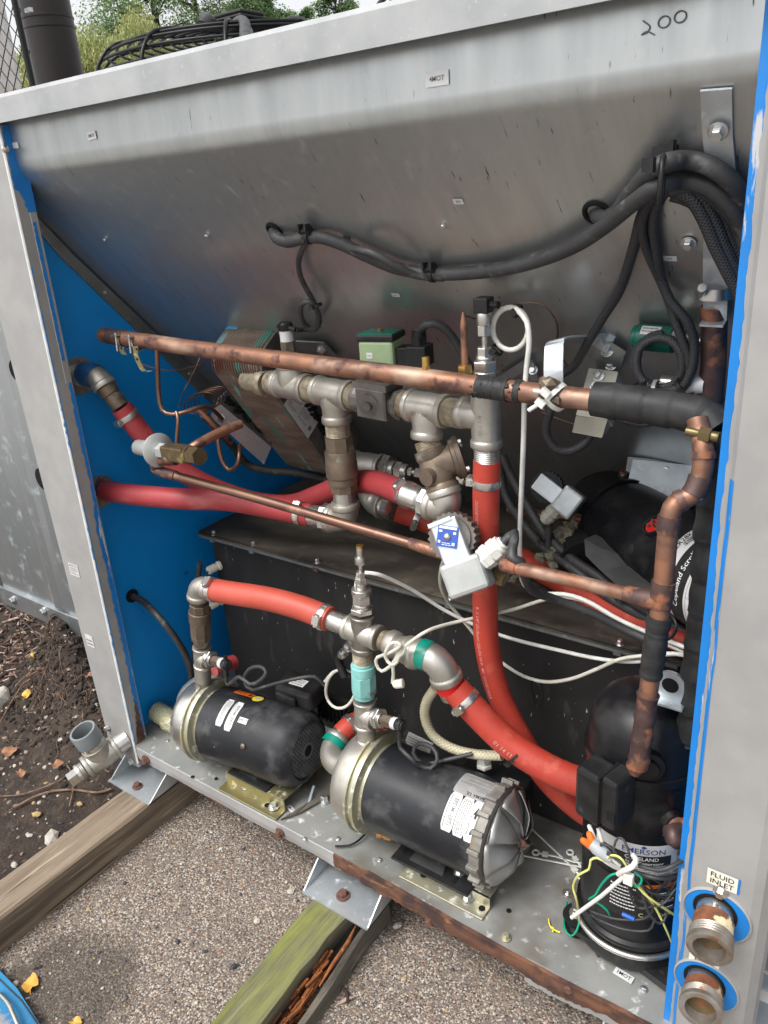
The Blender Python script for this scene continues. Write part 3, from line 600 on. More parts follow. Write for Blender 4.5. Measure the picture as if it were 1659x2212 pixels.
# left post: face, return, blue flange
def strip(zs, fx0, y0, fx1, y1): return [[V((fx0(z), y0, z)), V((fx1(z), y1, z))] for z in zs]
zs = [-.062+(ZT+.062)*i/24 for i in range(25)]
b = MB(); rings = [[V((-.138, .034, z)), V((-.138, .004, z)), V((-.134, 0, z)), V((xf(z)-.003, 0, z)), V((xf(z), .003, z)), V((xf(z), .034, z))] for z in zs]; b.rings(rings, smooth=False); b.build('corner_post', postgrey, CAB)
def ragged(name, mat, x_of, ya_of, yb_of, n, z0, z1, lift, seed):
    """peeling paint: thin ragged strip on the +X side of the post"""
    b = MB(); rnd = random.Random(seed); r = []
    for i in range(n+1):
        z = z0+(z1-z0)*i/n; a = ya_of(z)+rnd.uniform(-.0022, .0022)+.003*fz(z, seed, 9); c = yb_of(z)+rnd.uniform(-.0006, .0006)
        r.append([V((x_of(z)+lift, min(a, c-.0004), z)), V((x_of(z)+lift, c, z))])
    b.rings(r, cl=False, cap0=False, cap1=False, smooth=False); return b.build(name, mat, CAB)
ragged('blue_paint', bluebright, xf, lambda z: .022 if z < .55 else .026, lambda z: .0325, 90, .02, .80, .0006, 1)
ragged('blue_paint', bluebright, xf, lambda z: .023, lambda z: .0292, 60, .84, 1.07, .0006, 2)
ragged('blue_paint', bluebright, xf, lambda z: .004 if z > 1.12 else .010+.3*(1.12-z), lambda z: .034, 40, 1.085, ZT, .0006, 3)
ragged('blue_edge', blue, xf, lambda z: .0028, lambda z: .0048, 140, .0, 1.0, .0005, 4)
b = MB(); b.rings([[V((xf(z)+.0012, .0205, z)), V((xf(z)+.0012, .0218, z))] for z in (.80, 1.085)], cl=False, cap0=False, cap1=False); b.build('bare_edge', whitepaint, CAB)
b = MB(); b.rings([[V((xf(z)-.0032, -.0006, z)), V((xf(z)-.0006, -.0006, z)), V((xf(z)+.0006, .0022, z))] for z in (-.05, .4, .9, ZT)], cl=False, cap0=False, cap1=False); b.build('worn_corner', whitepaint, CAB)
# rust at the foot of the left post
b = MB(); rnd = random.Random(8); r = []
for i in range(30):
    z = -.045+.165*i/29; k = 1-i/29; r.append([V((xf(z)+.0014, .003+.022*(1-k)+rnd.uniform(-.002, .002), z)), V((xf(z)+.0014, .024+.008*k+rnd.uniform(-.002, .002), z))])
b.rings(r, cl=False, cap0=False, cap1=False); b.build('rust_patch', rust, CAB)
# blue side wall (left), with holes shown as rings and dark discs
wx = lambda z: -.076
b = MB(); b.rings([[V((wx(z), .034, z)), V((wx(z), 1.1, z))] for z in (-.02, .3, .6, .9, 1.21)], cl=False, cap0=False, cap1=False, smooth=False)
b.build('side_panel', blue, CAB)
b = MB(); b.bb((1.118, .03, -.03), (1.122, 1.1, 1.212)); b.build('side_panel', blue, CAB)
MB().bb((-.076, 1.09, -.03), (1.12, 1.094, 1.21)).build('back_panel', galv_dark, CAB)
MB().bb((-.14, .026, 1.217), (1.3, 1.1, 1.2215)).build('top_deck', galv, CAB)
# right post
b = MB(); b.bb((1.0990, .014, -.045), (1.135, .017, ZT)); b.build('inner_flange', bluebright, CAB)
b = MB(); b.prism([V((x, y, -.075)) for x, y in ((1.117, .030), (1.113, .026), (1.1125, .006), (1.117, 0), (1.186, 0), (1.196, .004), (1.205, .016), (1.205, .07), (1.200, .07), (1.2, .03))], (0, 0, ZT+.075)); b.build('corner_post', postgrey, CAB)
b = MB(); rnd = random.Random(4); r = []
for i in range(150):
    z = -.04+(ZT+.04)*i/149; a = 1.1060+.003*fz(z, 0, 6)+rnd.uniform(-.0010, .0010); r.append([V((a+.001, .0132, z)), V((1.118, .0132, z))])
b.rings(r, cl=False, cap0=False, cap1=False); b.build('scraped_edge', postgrey, CAB)
b = MB(); r = []
for i in range(120):
    z = -.05+.85*i/119; a = .0005+.004*max(0, fz(z, 3, 14)); r.append([V((1.1120, .006+a, z)), V((1.1165, -.0005, z)), V((1.1168+.8*a, -.0006, z))])
b.rings(r, cl=False, cap0=False, cap1=False); b.build('blue_edge', bluebright, CAB)
# sloped galvanised panel with soft bends
prof = []
Pn = PAN
def bendpts():
    out = [V((0, *Pn[0]))]
    for i in range(1, len(Pn)-1):
        p, a, c = V((0, *Pn[i])), V((0, *Pn[i-1])), V((0, *Pn[i+1])); R = .014 if i == 1 else .04
        out += arcpts(p+(a-p).normalized()*R, p, p+(c-p).normalized()*R, 8)
    out.append(V((0, *Pn[-1]))); return out
bp = bendpts(); nx = 40; vs = []; fs = []
for p in bp:
    for i in range(nx+1):
        x = -.0745+(1.180)*i/nx; vs.append(V((x, p.y+.0012*fz(x, p.z, 5)*(1 if p.z < 1.13 else .3), p.z)))
for j in range(len(bp)-1):
    for i in range(nx): a = j*(nx+1)+i; fs.append((a, a+nx+1, a+nx+2, a+1))
# subdivide long spans so that the sheet can wave a little
b = MB(); b.add(vs, fs, None, True); b.build('sloped_panel', galv_panel, CAB)
# flange strip joining panel and blue wall
fl = [Q(u, v, X=-.074) for u, v in ((50, 440), (157, 553), (340, 726), (443, 820), (560, 925))]; fo = [Q(u, v, X=-.074) for u, v in ((52, 462), (127, 553), (293, 713), (417, 835), (535, 945))]
b = MB(); b.rings([[p+V((.006, 0, 0)), q+V((.002, 0, 0)), q+V((-.004, 0, 0))] for p, q in zip(fl, fo)], cl=False, cap0=False, cap1=False, smooth=False); b.build('flange_strip', galv_dark, CAB)
for u, v in ((225, 632), (408, 807)): bolt(CAB, Q(u, v, X=-.072), (1, -.2, .1), .0035, .004, zinc, False, 'screw')
# base tray
def decklip(x): return 0.0-.0035*math.exp(-((x-.9)/.2)**2)*2
vs = []; fs = []; NX, NY = 80, 16
for j in range(NY+1):
    for i in range(NX+1):
        x = (-.03 if j == 0 else -.076)+(1.36 if j == 0 else 1.406)*i/NX; y = decklip(x)+ (1.08-decklip(x))*(j/NY)**1.6; vs.append((x, y, .0+.0012*fz(x, y, 5)))
for j in range(NY):
    for i in range(NX): a = j*(NX+1)+i; fs.append((a, a+1, a+NX+2, a+NX+1))
b = MB(); b.add(vs, fs, None, True); b.build('base_tray', galv_deck, CAB)
MB().bb((-.076, .01, -.036), (1.3, 1.05, -.03)).build('tray_bottom', darkvoid, CAB)
def lip(name, x0, x1, mat, seed, depth, amp, off=.0, th=.0014):
    n = int((x1-x0)/.004); rnd = random.Random(seed); r = []; j = 0
    for i in range(n+1):
        x = x0+(x1-x0)*i/n; y = decklip(x)-.001-off; j = .6*j+rnd.uniform(-amp, amp)*.5; d = depth+j+amp*2*fz(x, seed, 12)
        bl = .004*fz(x, 7, 8)
        r.append([V((x, y+.004, -.0002)), V((x, y, -.0022)), V((x, y-.001+bl, -.02)), V((x, y+.001+bl, -d)), V((x, y+.001+bl+th, -d)), V((x, y+th, -.01))])
    b = MB(); b.rings(r, cl=False, smooth=False, cap0=False, cap1=False); return b.build(name, mat, CAB)
lip('front_lip', -.028, .545, postgrey, 1, .034, .0012); lip('rusted_lip', .525, 1.10, rust, 2, .034, .005, .0012); lip('front_lip', .90, 1.19, postgrey, 5, .046, .003, -.0012)
lip('rusted_edge', .06, .56, rust, 6, .0385, .0022, -.0016)
# thin dark gap line and rust fringe on top of the tray edge
b = MB(); r = []
for i in range(140):
    x = .60+.5*i/139; w_ = .002+.004*max(0, fz(x, 2, 14)); r.append([V((x, decklip(x)-.0045, .0003)), V((x, decklip(x)+w_*.5, .0014))])
b.rings(r, cl=False, cap0=False, cap1=False); b.build('rusted_edge', rust, CAB)
for u, v in ((605, 1798), (930, 1988), (1232, 2130)): bolt(CAB, Q(u, v, Y=-.003), (0, -1, 0), .007, .008, rustbolt)
bolt(CAB, Q(316, 1641, Y=-.003), (0, -1, 0), .008, .008, rustbolt)
for u, v in ((233, 1572), (268, 1642)): bolt(CAB, Q(u, v, Y=-.001) if v < 1600 else V((-.058, -.001, -.052)), (0, -1, 0), .006, .006)
for u, v, r_ in ((658, 1812, .004), (730, 1812, .005), (820, 1858, .005), (819, 1856, .004), (1391, 2137, .006), (362, 1600, .004), (1280, 1735, .003)): bolt(CAB, Q(u, v, Z=.0012), (0, 0, 1), r_, .002, zinc, False, 'rivet', False)
bolt(CAB, Q(702, 1730, Z=.0012), (0, 0, 1), .008, .012, zinc); bolt(CAB, Q(1093, 2026, Z=.0012), (0, 0, 1), .0055, .007, palegold)
for u, v in ((1099, 1967), (467, 1682), (1183, 1762), (416, 1678)): MB().lathe(Q(u, v, Z=.0014), (0, 0, 1), [(0, .004), (.0003, .004)], 14).build('screw_hole', darkvoid, CAB)
# skid brackets
def skid(x0, x1, ya, drop=-.082):
    b = MB(); b.bb((x0, ya, drop), (x1, .4, drop+.003)); b.build('skid_flange', galv_bright, CAB)
    b = MB(); b.prism([V((x0, ya, drop)), V((x0, .012, -.036)), V((x0, .4, -.036)), V((x0, .4, drop))], (.0025, 0, 0)); b.prism([V((x1-.0025, ya, drop)), V((x1-.0025, .012, -.036)), V((x1-.0025, .4, -.036)), V((x1-.0025, .4, drop))], (.0025, 0, 0)); b.build('skid_web', galv_bright, CAB)
skid(-.082, .055, -.052); bolt(CAB, Q(297, 1699, Z=-.078), (0, 0, 1), .0075, .008, rustbolt)
skid(.478, .625, -.046); bolt(CAB, Q(741, 1935, Z=-.078), (0, 0, 1), .0085, .009, rustbolt); skid(1.02, 1.2, -.012)
# upper screws and stickers
bolt(CAB, Q(11, 322, X=xf(1.17)+.0015), (1, 0, 0), .0062, .005, chrome, False, 'screw', False); bolt(CAB, Q(1654, 45, Y=.028), (0, -1, 0), .0075, .006, chrome, False, 'screw', False)
for u, v in ((227, 516), (448, 507), (959, 485)): p, n = QP(u, v, .0); bolt(CAB, p, n, .0028, .004, zinc, False, 'screw')
def pansticker(u, v, w_, h_, s, tx=.0075, rot=0, mat=label):
    p, n = QP(u, v, .0010); up = (V((0, 0, 1))-n*n.z).normalized(); ux = up.cross(n).normalized(); a = math.radians(rot); U = ux*math.cos(a)+up*math.sin(a); Wd = up*math.cos(a)-ux*math.sin(a)
    mp = flatmap(p, U, Wd); o = lab(CAB, mp, w_, h_, mat, 'sticker', nx=2, ny=2); 
    if s: txt(o, mp, s, tx, mat=ink2, bold=.01)
pansticker(944, 170, .028, .0135, '4MOT', .0066); pansticker(198, 293, .021, .0105, '5MOT', .0055, 3); pansticker(34, 314, .016, .0085, '', .0035, -3)
pansticker(990, 435, .013, .008, '2PS', .0045, -2); pansticker(855, 637, .013, .007, '2SOL', .004, -2); pansticker(1446, 558, .016, .008, '1PS', .0045, -2)
p, n = QP(1435, 27, .0012); mp = flatmap(p, (1, 0, .02), (0, 0, 1))
for k, (s, x) in enumerate((('2', -.022), ('0', .0), ('0', .019))):
    b = MB(); n_ = 26; pts = []
    for i in range(n_+1):
        t = i/n_
        if s == '0': a = 2*PI*t+1.2; pts.append(mp(x+.0070*math.cos(a), .0060*math.sin(a)-.010+.002*k, .0))
        else:
            pts.append(mp(x+.005*math.sin(5.0*t-.9), -.002-.018*t, .0)) if t < .8 else pts.append(mp(x-.006+.085*(t-.8), -.0175+.003*math.sin((t-.8)*20), .0))
    pts = [p*.70+mp(0, -.004, 0)*.30 for p in pts]; b.tube(pts, .00055, 4); b.build('marker_writing', pencil, CAB)
# post stickers
mp = flatmap(Q(1560, 1902, Y=-.0006), (1, 0, 0), (0, 0, 1)); o = lab(CAB, mp, .034, .0235, cream, 'sticker', nx=2, ny=2); txt(o, mp, 'FLUID', .0102, 0, .0045, bold=.022); txt(o, mp, 'INLET', .0102, 0, -.0055, bold=.022)
mp2 = flatmap(Q(1543, 1900, Y=-.0003), (1, 0, 0), (0, 0, 1)); lab(CAB, flatmap(Q(1563, 1903, Y=-.0003), (1, 0, 0), (0, 0, 1)), .0365, .0235, bluebright, 'blue_paint', nx=2, ny=2)
mp = flatmap(Q(1520, 2082, Y=-.0006), (1, 0, -.03), (0, 0, 1)); o = lab(CAB, mp, .036, .017, cream, 'sticker', nx=2, ny=2); txt(o, mp, 'FLUID', .0095, .001, .002, bold=.02)
for (u, v, w_, h_, s, ln) in ((160, 1231, .032, .028, 'MANUAL FILL', 4), (194, 1384, .026, .030, '', 2)):
    mp = flatmap(Q(u, v, Y=-.0006), (1, 0, 0), (0, 0, 1)); o = lab(CAB, mp, w_, h_, label, 'sticker', nx=2, ny=2)
    if s: txt(o, mp, s, .0042, 0, h_*.33, bold=.02)
    rects(o, mp, smallprint(-w_*.4, w_*.4, -h_*.4, h_*.18, ln, u), ink2)
mp = flatmap(Q(1347, 2107, Z=.0035), (.98, -.10, 0), (.10, .98, 0)); o = lab(CAB, mp, .0285, .0125, label, 'sticker', nx=2, ny=2); txt(o, mp, '1MOT', .0082, bold=.012)
mp = flatmap(Q(628, 1747, Z=.0035), (.9, -.3, 0), (.3, .9, 0)); o = lab(CAB, mp, .021, .009, label, 'sticker', nx=2, ny=2); txt(o, mp, '3MOT', .007, bold=.005)
# ------------------------------------------------------------ neighbouring cabinet on the left
NB = thing('neighbour_cabinet', 'grey galvanised cabinet section beyond the left post with two dark holes', 'cabinet', (-.6, .4, 0))
MB().bb((-.93, .225, .02), (-.15, .9, 1.19)).build('shell', galv, NB, bevel=.004)
MB().bb((-.965, .215, .002), (-.12, .226, .062)).build('bottom_rail', galv, NB, bevel=.0015)
b = MB(); b.bb((-.985, .205, .004), (-.945, .9, 1.19)); b.build('corner_trim', postgrey, NB, bevel=.004)
MB().bb((-.52, .2225, .062), (-.518, .2262, 1.15)).build('seam', galv_dark, NB)
b = MB(); b.prism([V((-.66, .2255, .07)), V((-.64, .2165, .07)), V((-.60, .2165, .07)), V((-.58, .2255, .07))], (0, 0, 1.05)); b.build('pressed_rib', galv, NB, bevel=.003)
for u, v, r_ in ((34, 800, .026), (92, 1035, .030)): MB().lathe(Q(u, v, Y=.2245), (0, -1, 0), [(0, r_), (.001, r_)], 24).build('opening', darkvoid, NB)
for u, v in ((35, 927), (106, 1201)): bolt(NB, Q(u, v, Y=.224), (0, -1, 0), .008, .003, zinc, False, 'rivet', False)
for u, v in ((29, 1296), (95, 1320)): bolt(NB, Q(u, v, Y=.214), (0, -1, 0), .009, .008)
# ============================================================ TANK
TK = thing('storage_tank', 'black insulated tank with bolted dirty lid behind the pumps', 'tank', (.5, .4, .004))
TX0, TX1, TY0, TY1, TZ = .005, 1.02, .262, .86, .412
b = MB(); b.bb((TX0+.012, TY0, .004), (TX1, TY1, TZ-.006)); b.build('tank_body', tankface, TK, bevel=.004)
n1, n2 = 40, 26; vs = []; fs = []
for j in range(n2+1):
    for i in range(n1+1):
        x = TX0-.008+(TX1-TX0+.02)*i/n1; y = TY0-.016+(TY1-TY0+.02)*j/n2; vs.append((x, y, TZ+.007+.003*fz(x, y, 5)+.0015*fz(x, y, 17)*(j > 0)))
for j in range(n2):
    for i in range(n1): a = j*(n1+1)+i; fs.append((a, a+1, a+n1+2, a+n1+1))
b = MB(); b.add(vs, fs, None, True); b.bb((TX0-.008, TY0-.016, TZ+.0012), (TX1+.012, TY1, TZ+.0042)); b.build('lid', tanktop, TK)
b = MB(); b.bb((TX0-.008, TY0-.018, TZ-.0015), (TX1+.0, TY0-.004, TZ+.0008)); b.build('lid_rim', galv_dark, TK)
b = MB(); b.bb((TX0-.006, TY0-.0165, TZ-.0052), (TX1+.0, TY0-.002, TZ-.0022)); b.build('lid_rim', galv_dark, TK)
for u, v, m_ in ((461, 1147, zinc), (547, 1172, zinc), (685, 1207, rustbolt), (972, 1272, zinc), (1340, 1363, zinc)):
    p = Q(u, v, Y=TY0-.010); bolt(TK, (p.x, TY0-.010, TZ+.006), (0, 0, 1), .0042, .008, zinc)
    MB().bb((p.x-.006, TY0-.020, TZ-.008), (p.x+.006, TY0-.010, TZ-.002)).build('clip', rust if m_ is rustbolt else galv_dark, TK)
b = MB(); b.tube(cr(W((598, 1145, .40), (640, 1118, .43), (700, 1105, .46), (760, 1108, .48))), .004, 6); b.build('lid_crease', sponge, TK)
# round stain boss with two vented plugs
for u, v in ((462, 1228), (466, 1304)):
    q = Q(u, v, Y=TY0-.02); d = V((-.35, -1, -.15)); b = MB(); b.lathe(q+V((0, .02, 0)), d, [(0, .010), (.006, .011), (.008, .008), (.012, .0085), (.014, .0095), (.030, .0095), (.033, .007)], 18); b.build('cable_plug', cream, TK)
    tubeobj('plug_wire', [q+d.normalized()*.014, q+V((-.012, -.02, -.02)), q+V((-.03, -.015, -.05))], .0015, rubber, TK, 6)
# ============================================================ PLATE HEAT EXCHANGER
PH = thing('plate_heat_exchanger', 'ribbed brown plate heat exchanger with turquoise corrosion leaning on the sloped panel', 'heat exchanger', (.12, .40, .48))
ax_d = V((0, .56, -.83)).normalized(); ax_n = V((0, -.83, -.56)).normalized()      # long axis, outward face
top_p = Q(455, 790, X=.16); o0 = V((0, top_p.y, top_p.z))
def rrect(x, L, Wd, R, o, k=7):
    pts = []
    for cx_, cy_, a0 in ((R, Wd/2-R, PI/2), (L-R, Wd/2-R, 0), (L-R, -Wd/2+R, -PI/2), (R, -Wd/2+R, -PI)):
        for i in range(k+1):
            a = a0+PI/2-(PI/2)*i/k if False else a0+(PI/2)*(1-i/k); pts.append(o+ax_d*(cx_+R*math.cos(a))+ax_n*(cy_+R*math.sin(a))+V((x, 0, 0)))
    return pts
PW = .112; oc = o0-ax_n*(PW/2)-ax_d*.018
NP = 19; X0, X1 = .160, .280; b = MB(); rings = []; 
for i in range(NP):
    xa = X0+(X1-X0)*i/NP; dx = (X1-X0)/NP
    for (t, g) in ((0, -.0008), (.2, .0030), (.55, .0032), (.78, -.0008)): rings.append([p for p in rrect(xa+dx*t, .345+2*g, PW+2*g, .040, oc-ax_d*g)])
b.rings(rings, smooth=False, cap0=True, cap1=False); b.build('plate_pack', plates_m, PH)
b = MB(); b.rings([rrect(X1, .345, PW, .040, oc), rrect(X1+.004, .343, PW-.002, .039, oc+ax_d*.001)], smooth=False); b.build('end_plate', castdark, PH, bevel=.001)
b = MB(); b.rings([rrect(X0+.001, .352, PW+.0068, .042, oc-ax_d*.0035)[20:32], [p+ax_d*.0 for p in rrect(X0+.034, .352, PW+.0068, .042, oc-ax_d*.0035)[20:32]]], cl=False, cap0=False, cap1=False)
b.build('blue_film', phe_blue, PH)
lp = Q(652, 892, X=X1+.0045); mp = flatmap(lp, ax_d, -ax_n.cross(V((1, 0, 0))).cross(V((1, 0, 0)))*-1)
mp = flatmap(lp, ax_d, ax_d.cross(V((-1, 0, 0)))); o = lab(PH, mp, .098, .046, label, 'rating_label', nx=2, ny=2); rects(o, mp, smallprint(-.044, -.012, -.016, .018, 8, 5)+smallprint(-.006, .026, -.014, .010, 7, 6)+[(.038, -.006, .009, .009)], ink2); rects(o, mp, barcode(.005, .035, .017, .006), ink)
b = MB(); rnd = random.Random(2)
for i in range(70):
    t = rnd.uniform(-.06, .10); lump(b, lp+V((.004, 0, 0))+ax_d*(t+.02)+ax_d.cross(V((-1, 0, 0)))*(.022-.2*(t-.0)*.4+rnd.uniform(-.007, .007)), .006, i)
b.build('torn_foam', sponge, PH)
b = MB(); rnd = random.Random(12)
for i in range(90):
    t = rnd.uniform(.02, .31); lump(b, oc+ax_n*(-PW/2-.006)+ax_d*t+V((X0+rnd.uniform(-.008, .06), 0, 0)), .009, i+60)
for i in range(110): lump(b, oc-ax_d*rnd.uniform(-.012, .004)-ax_n*rnd.uniform(.038, .060)+V((X0+rnd.uniform(0, .12), 0, 0)), .0055, i+260)
b.build('torn_foam', sponge, PH)
# foam edge and support angle below the pack
t = thing('support_angle', 'galvanised angle bracket with one bolt under the heat exchanger lower left', 'bracket', Q(480, 940, X=.14))
A1, A2, A3, A4 = Q(468, 866, X=.13), Q(586, 966, X=.16), Q(570, 1003, X=.15), Q(455, 900, X=.12)
b = MB(); b.prism([A1, A2, A3, A4], (-.003, .002, -.001)); b.build('plate', galv_bright, t); b = MB(); b.prism([A1, A2, A2+V((.0, .03, .012)), A1+V((.0, .03, .012))], (-.002, 0, .001)); b.build('flange', galv_dark, t)
bolt(t, Q(482, 903, X=.128)+V((0, -.004, 0)), (.3, -1, .1), .0062, .006)
b = MB(); rnd = random.Random(9)
for i in range(60): k = rnd.random(); lump(b, A1.lerp(A2, k)+V((.01, .012, .004+rnd.uniform(-.006, .006))), .007, i)
b.build('foam_edge', sponge, t)
t = thing('support_bracket', 'dark upper bracket plate with bolt right of the heat exchanger', 'bracket', P3(700, 760))
p, n = QP(700, 758, .006); up = (V((0, 0, 1))-n*n.z).normalized(); ux = up.cross(n)
b = MB(); b.prism([P3(640, 735, .010), P3(700, 738, .010), P3(738, 778, .010), P3(690, 782, .010), P3(630, 770, .010)], n*.003); b.build('plate', galv_dark, t); bolt(t, P3(695, 755, .013), n, .0065, .006)
# ============================================================ STEEL MANIFOLD
def mY(u): return .225-.060*(u-575)/(1050-575)
def mP(u, v, dy=0): return Q(u, v, Y=mY(u)+dy)
MF = thing('pipe_manifold', 'cast stainless pipe manifold of four tees with dark valve in the middle', 'pipe manifold', mP(720, 1100))
RD = (mP(1000, 897)-mP(620, 830)).normalized(); R1 = .0225
UP = V((0, 0, 1)); DN = V((0, 0, -1))
def part(name, mat, fn, root): b = MB(); fn(b); return b.build(name, mat, root)
b = MB(); p = mP(572, 828); b.lathe(p-RD*.02, RD, [(-.03, .020), (.004, .0205), (.010, .0235), (.022, .0235), (.026, .021)], 22); b.build('port_collar', gasket, MF)
c1, c2, c3 = mP(632, 834), mP(722, 849), mP(925, 882)
part('tee', stainless, lambda b: tee(b, c1, RD, UP, .040, .043, R1), MF)
part('tee', stainless, lambda b: tee(b, c2, RD, DN, .040, .050, R1), MF)
part('tee', stainless, lambda b: tee(b, c3, RD, V((0, -.12, -1)), .036, .045, R1), MF)
for a, L in ((c1-RD*.060, .025), (c1+RD*.035, (c2-c1).length-.07), (c2+RD*.036, .018), (c3-RD*.052, .018), (c3+RD*.034, .024)):
    part('thread', gasket, lambda b: threads(b, a, RD, L, R1*.93), MF)
# dark valve body in the middle
va_, vb_ = c2+RD*.052, c3-RD*.048; vm = (va_+vb_)/2; L = (vb_-va_).length
VB = part('valve_body', castdark, lambda b: (b.lathe(va_, RD, [(0, .021), (0, .0245), (.012, .0245), (.016, .021), (L*.4, .028), (L*.6, .028), (L-.016, .021), (L-.012, .0245), (L, .0245), (L, .02)], 8, smooth=False), b.box(vm, (L*.62, .052, .048), (RD, V((0, 1, 0)), UP))), MF)
VB.modifiers.new('Bevel', 'BEVEL').width = .005
part('valve_cap', castdark, lambda b: b.lathe(vm+V((0, -.024, .0)), (0.1, -1, -.1), [(0, .018), (.006, .0175), (.007, .007), (.012, .0065)], 22), MF)
part('valve_bonnet', castdark, lambda b: b.box(vm+V((.0, 0, .027)), (.07, .05, .01), (RD, V((0, 1, 0)), UP)), MF)
# right tee, vertical
c4 = mP(1050, 905); R4 = .0205
part('tee', stainless, lambda b: tee(b, c4+V((0, 0, .004)), UP, -RD, .044, .042, R4), MF)
part('thread', gasket, lambda b: threads(b, c3+RD*.05, RD, max(.01, (c4-c3).dot(RD)-.09), R1*.93), MF)
part('nipple', chrome, lambda b: threads(b, c4+V((0, 0, -.068)), UP, .034, .0185, 12), MF)
# branch with sensor on top of tee 1
s0 = c1+UP*.045
part('sensor_socket', chrome, lambda b: (threads(b, s0, UP, .012, .014, 5),), MF)
SN = thing('pressure_sensor', 'black pressure sensor with white label on top of the left manifold tee', 'sensor', s0+UP*.012)
q = Q(632, 760, Y=s0.y); sb = s0+UP*.012
b = MB(); b.lathe(sb, UP, [(0, .0125), (.020, .0125)], 6, smooth=False); b.build('hex_body', bronze, SN); b = MB(); b.lathe(sb+UP*.02, UP, [(0, .0115), (.018, .0115)], 18); b.build('label_band', label, SN)
b = MB(); b.lathe(sb+UP*.038, UP, [(0, .0125), (.010, .0125), (.0135, .010)], 18); b.tube([sb+UP*.043+V((.008, -.002, 0)), sb+UP*.042+V((.024, -.002, -.002))], .0045, 8); b.tube([sb+UP*.043, sb+UP*.044+V((-.018, 0, 0))], .0035, 8); b.build('plug', plasblk, SN)
# check valve column under tee 2
COLX = c2.x; CY = c2.y; zt = c2.z-.055
CVN = 'check_valve'
part('nipple', gasket, lambda b: threads(b, (COLX, CY, zt-.018), UP, .022, .021), MF)
col = [(0, .0245), (.024, .0245), (.028, .0265), (.045, .0265), (.048, .0275), (.070, .0275), (.072, .026), (.083, .026), (.085, .024), (.098, .0235), (.100, .0215)]
zc = zt-.018
b = MB(); b.lathe((COLX, CY, zc), DN, col[:2], 8, smooth=False); b.lathe((COLX, CY, zc), DN, [(.024, .025)]+col[2:8], 24); b.lathe((COLX, CY, zc), DN, [(.083, .025), (.098, .024)], 8, smooth=False); b.build('check_valve', bronze, MF)
ze = zc-.098
part('nipple', chrome, lambda b: (b.lathe((COLX, CY, ze), DN, [(0, .0195), (.034, .0195)], 22),), MF)
eC = V((COLX, CY, ze-.057)); eD = V((-1, -.10, -.02)).normalized()
part('elbow', stainless, lambda b: elbow(b, eC+UP*.026, eC, eC+eD*.030, .023, .013), MF)
part('nipple', chrome, lambda b: (b.lathe(eC+eD*.036, eD, [(0, .026), (.012, .026)], 8, smooth=False), threads(b, eC+eD*.046, eD, .012, .020), b.lathe(eC+eD*.058, eD, [(0, .0195), (.03, .0195)], 20)), MF)
# Y branch under tee 3 : swing check valve, elbow
b3 = V((0, -.12, -1)).normalized(); p3 = c3+b3*.048
q1 = Q(958, 1060, Y=p3.y-.012); d3 = (q1-p3).normalized(); L3 = (q1-p3).length
part('nipple', gasket, lambda b: threads(b, p3, d3, .016, .021), MF)
b = MB(); b.lathe(p3+d3*.014, d3, [(0, .0255), (.012, .0255), (.016, .023), (.03, .026), (L3-.034, .026), (L3-.026, .023), (L3-.022, .0255), (L3-.012, .0255)], 20)
bx = V((.75, .55, .25)).normalized(); b.lathe(p3+d3*L3*.5, bx, [(0, .026), (.026, .025), (.028, .031), (.033, .031), (.034, .034), (.041, .034), (.043, .026)], 22); b.lathe(p3+d3*L3*.62+V((0, -.02, 0)), (-.1, -1, 0), [(0, .014), (.011, .0125)], 18); b.build('swing_check_valve', bronze, MF)
for a in (0.3, 1.9, 3.5, 5.1):
    x_, y_ = perp(bx); bolt(MF, p3+d3*L3*.5+bx*.042+(x_*math.cos(a)+y_*math.sin(a))*.029, bx, .004, .004)
part('nipple', gasket, lambda b: threads(b, q1-d3*.012, d3, .014, .021), MF)
e3 = q1+d3*.03; dl = V((-1, .05, .12)).normalized()
part('elbow', stainless, lambda b: elbow(b, q1+d3*.006, e3, e3+dl*.028, .0235, .013), MF)
part('nipple', chrome, lambda b: (b.lathe(e3+dl*.034, dl, [(0, .026), (.011, .026)], 8, smooth=False), threads(b, e3+dl*.044, dl, .010, .020), b.lathe(e3+dl*.054, dl, [(0, .0195), (.028, .0195)], 20)), MF)
for o_, s_, u, v in ((c1, '316-50-1', 625, 852), (c2, '150-1 1/4', 715, 858), (c3, '150-1 1/4', 930, 903)):
    mp = cylmap(o_, RD, R1*1.05, .15, (0, -1, 0), 0); txt(MF, mp, s_, .0085, mat=gasket, lift=.0008, name='cast_lettering')
mp = cylmap(c4, UP, R4*1.05, 0.1, (0, -1, 0), -.006); txt(MF, mp, '150-1 1/4', .0085, mat=gasket, lift=.0008, name='cast_lettering')
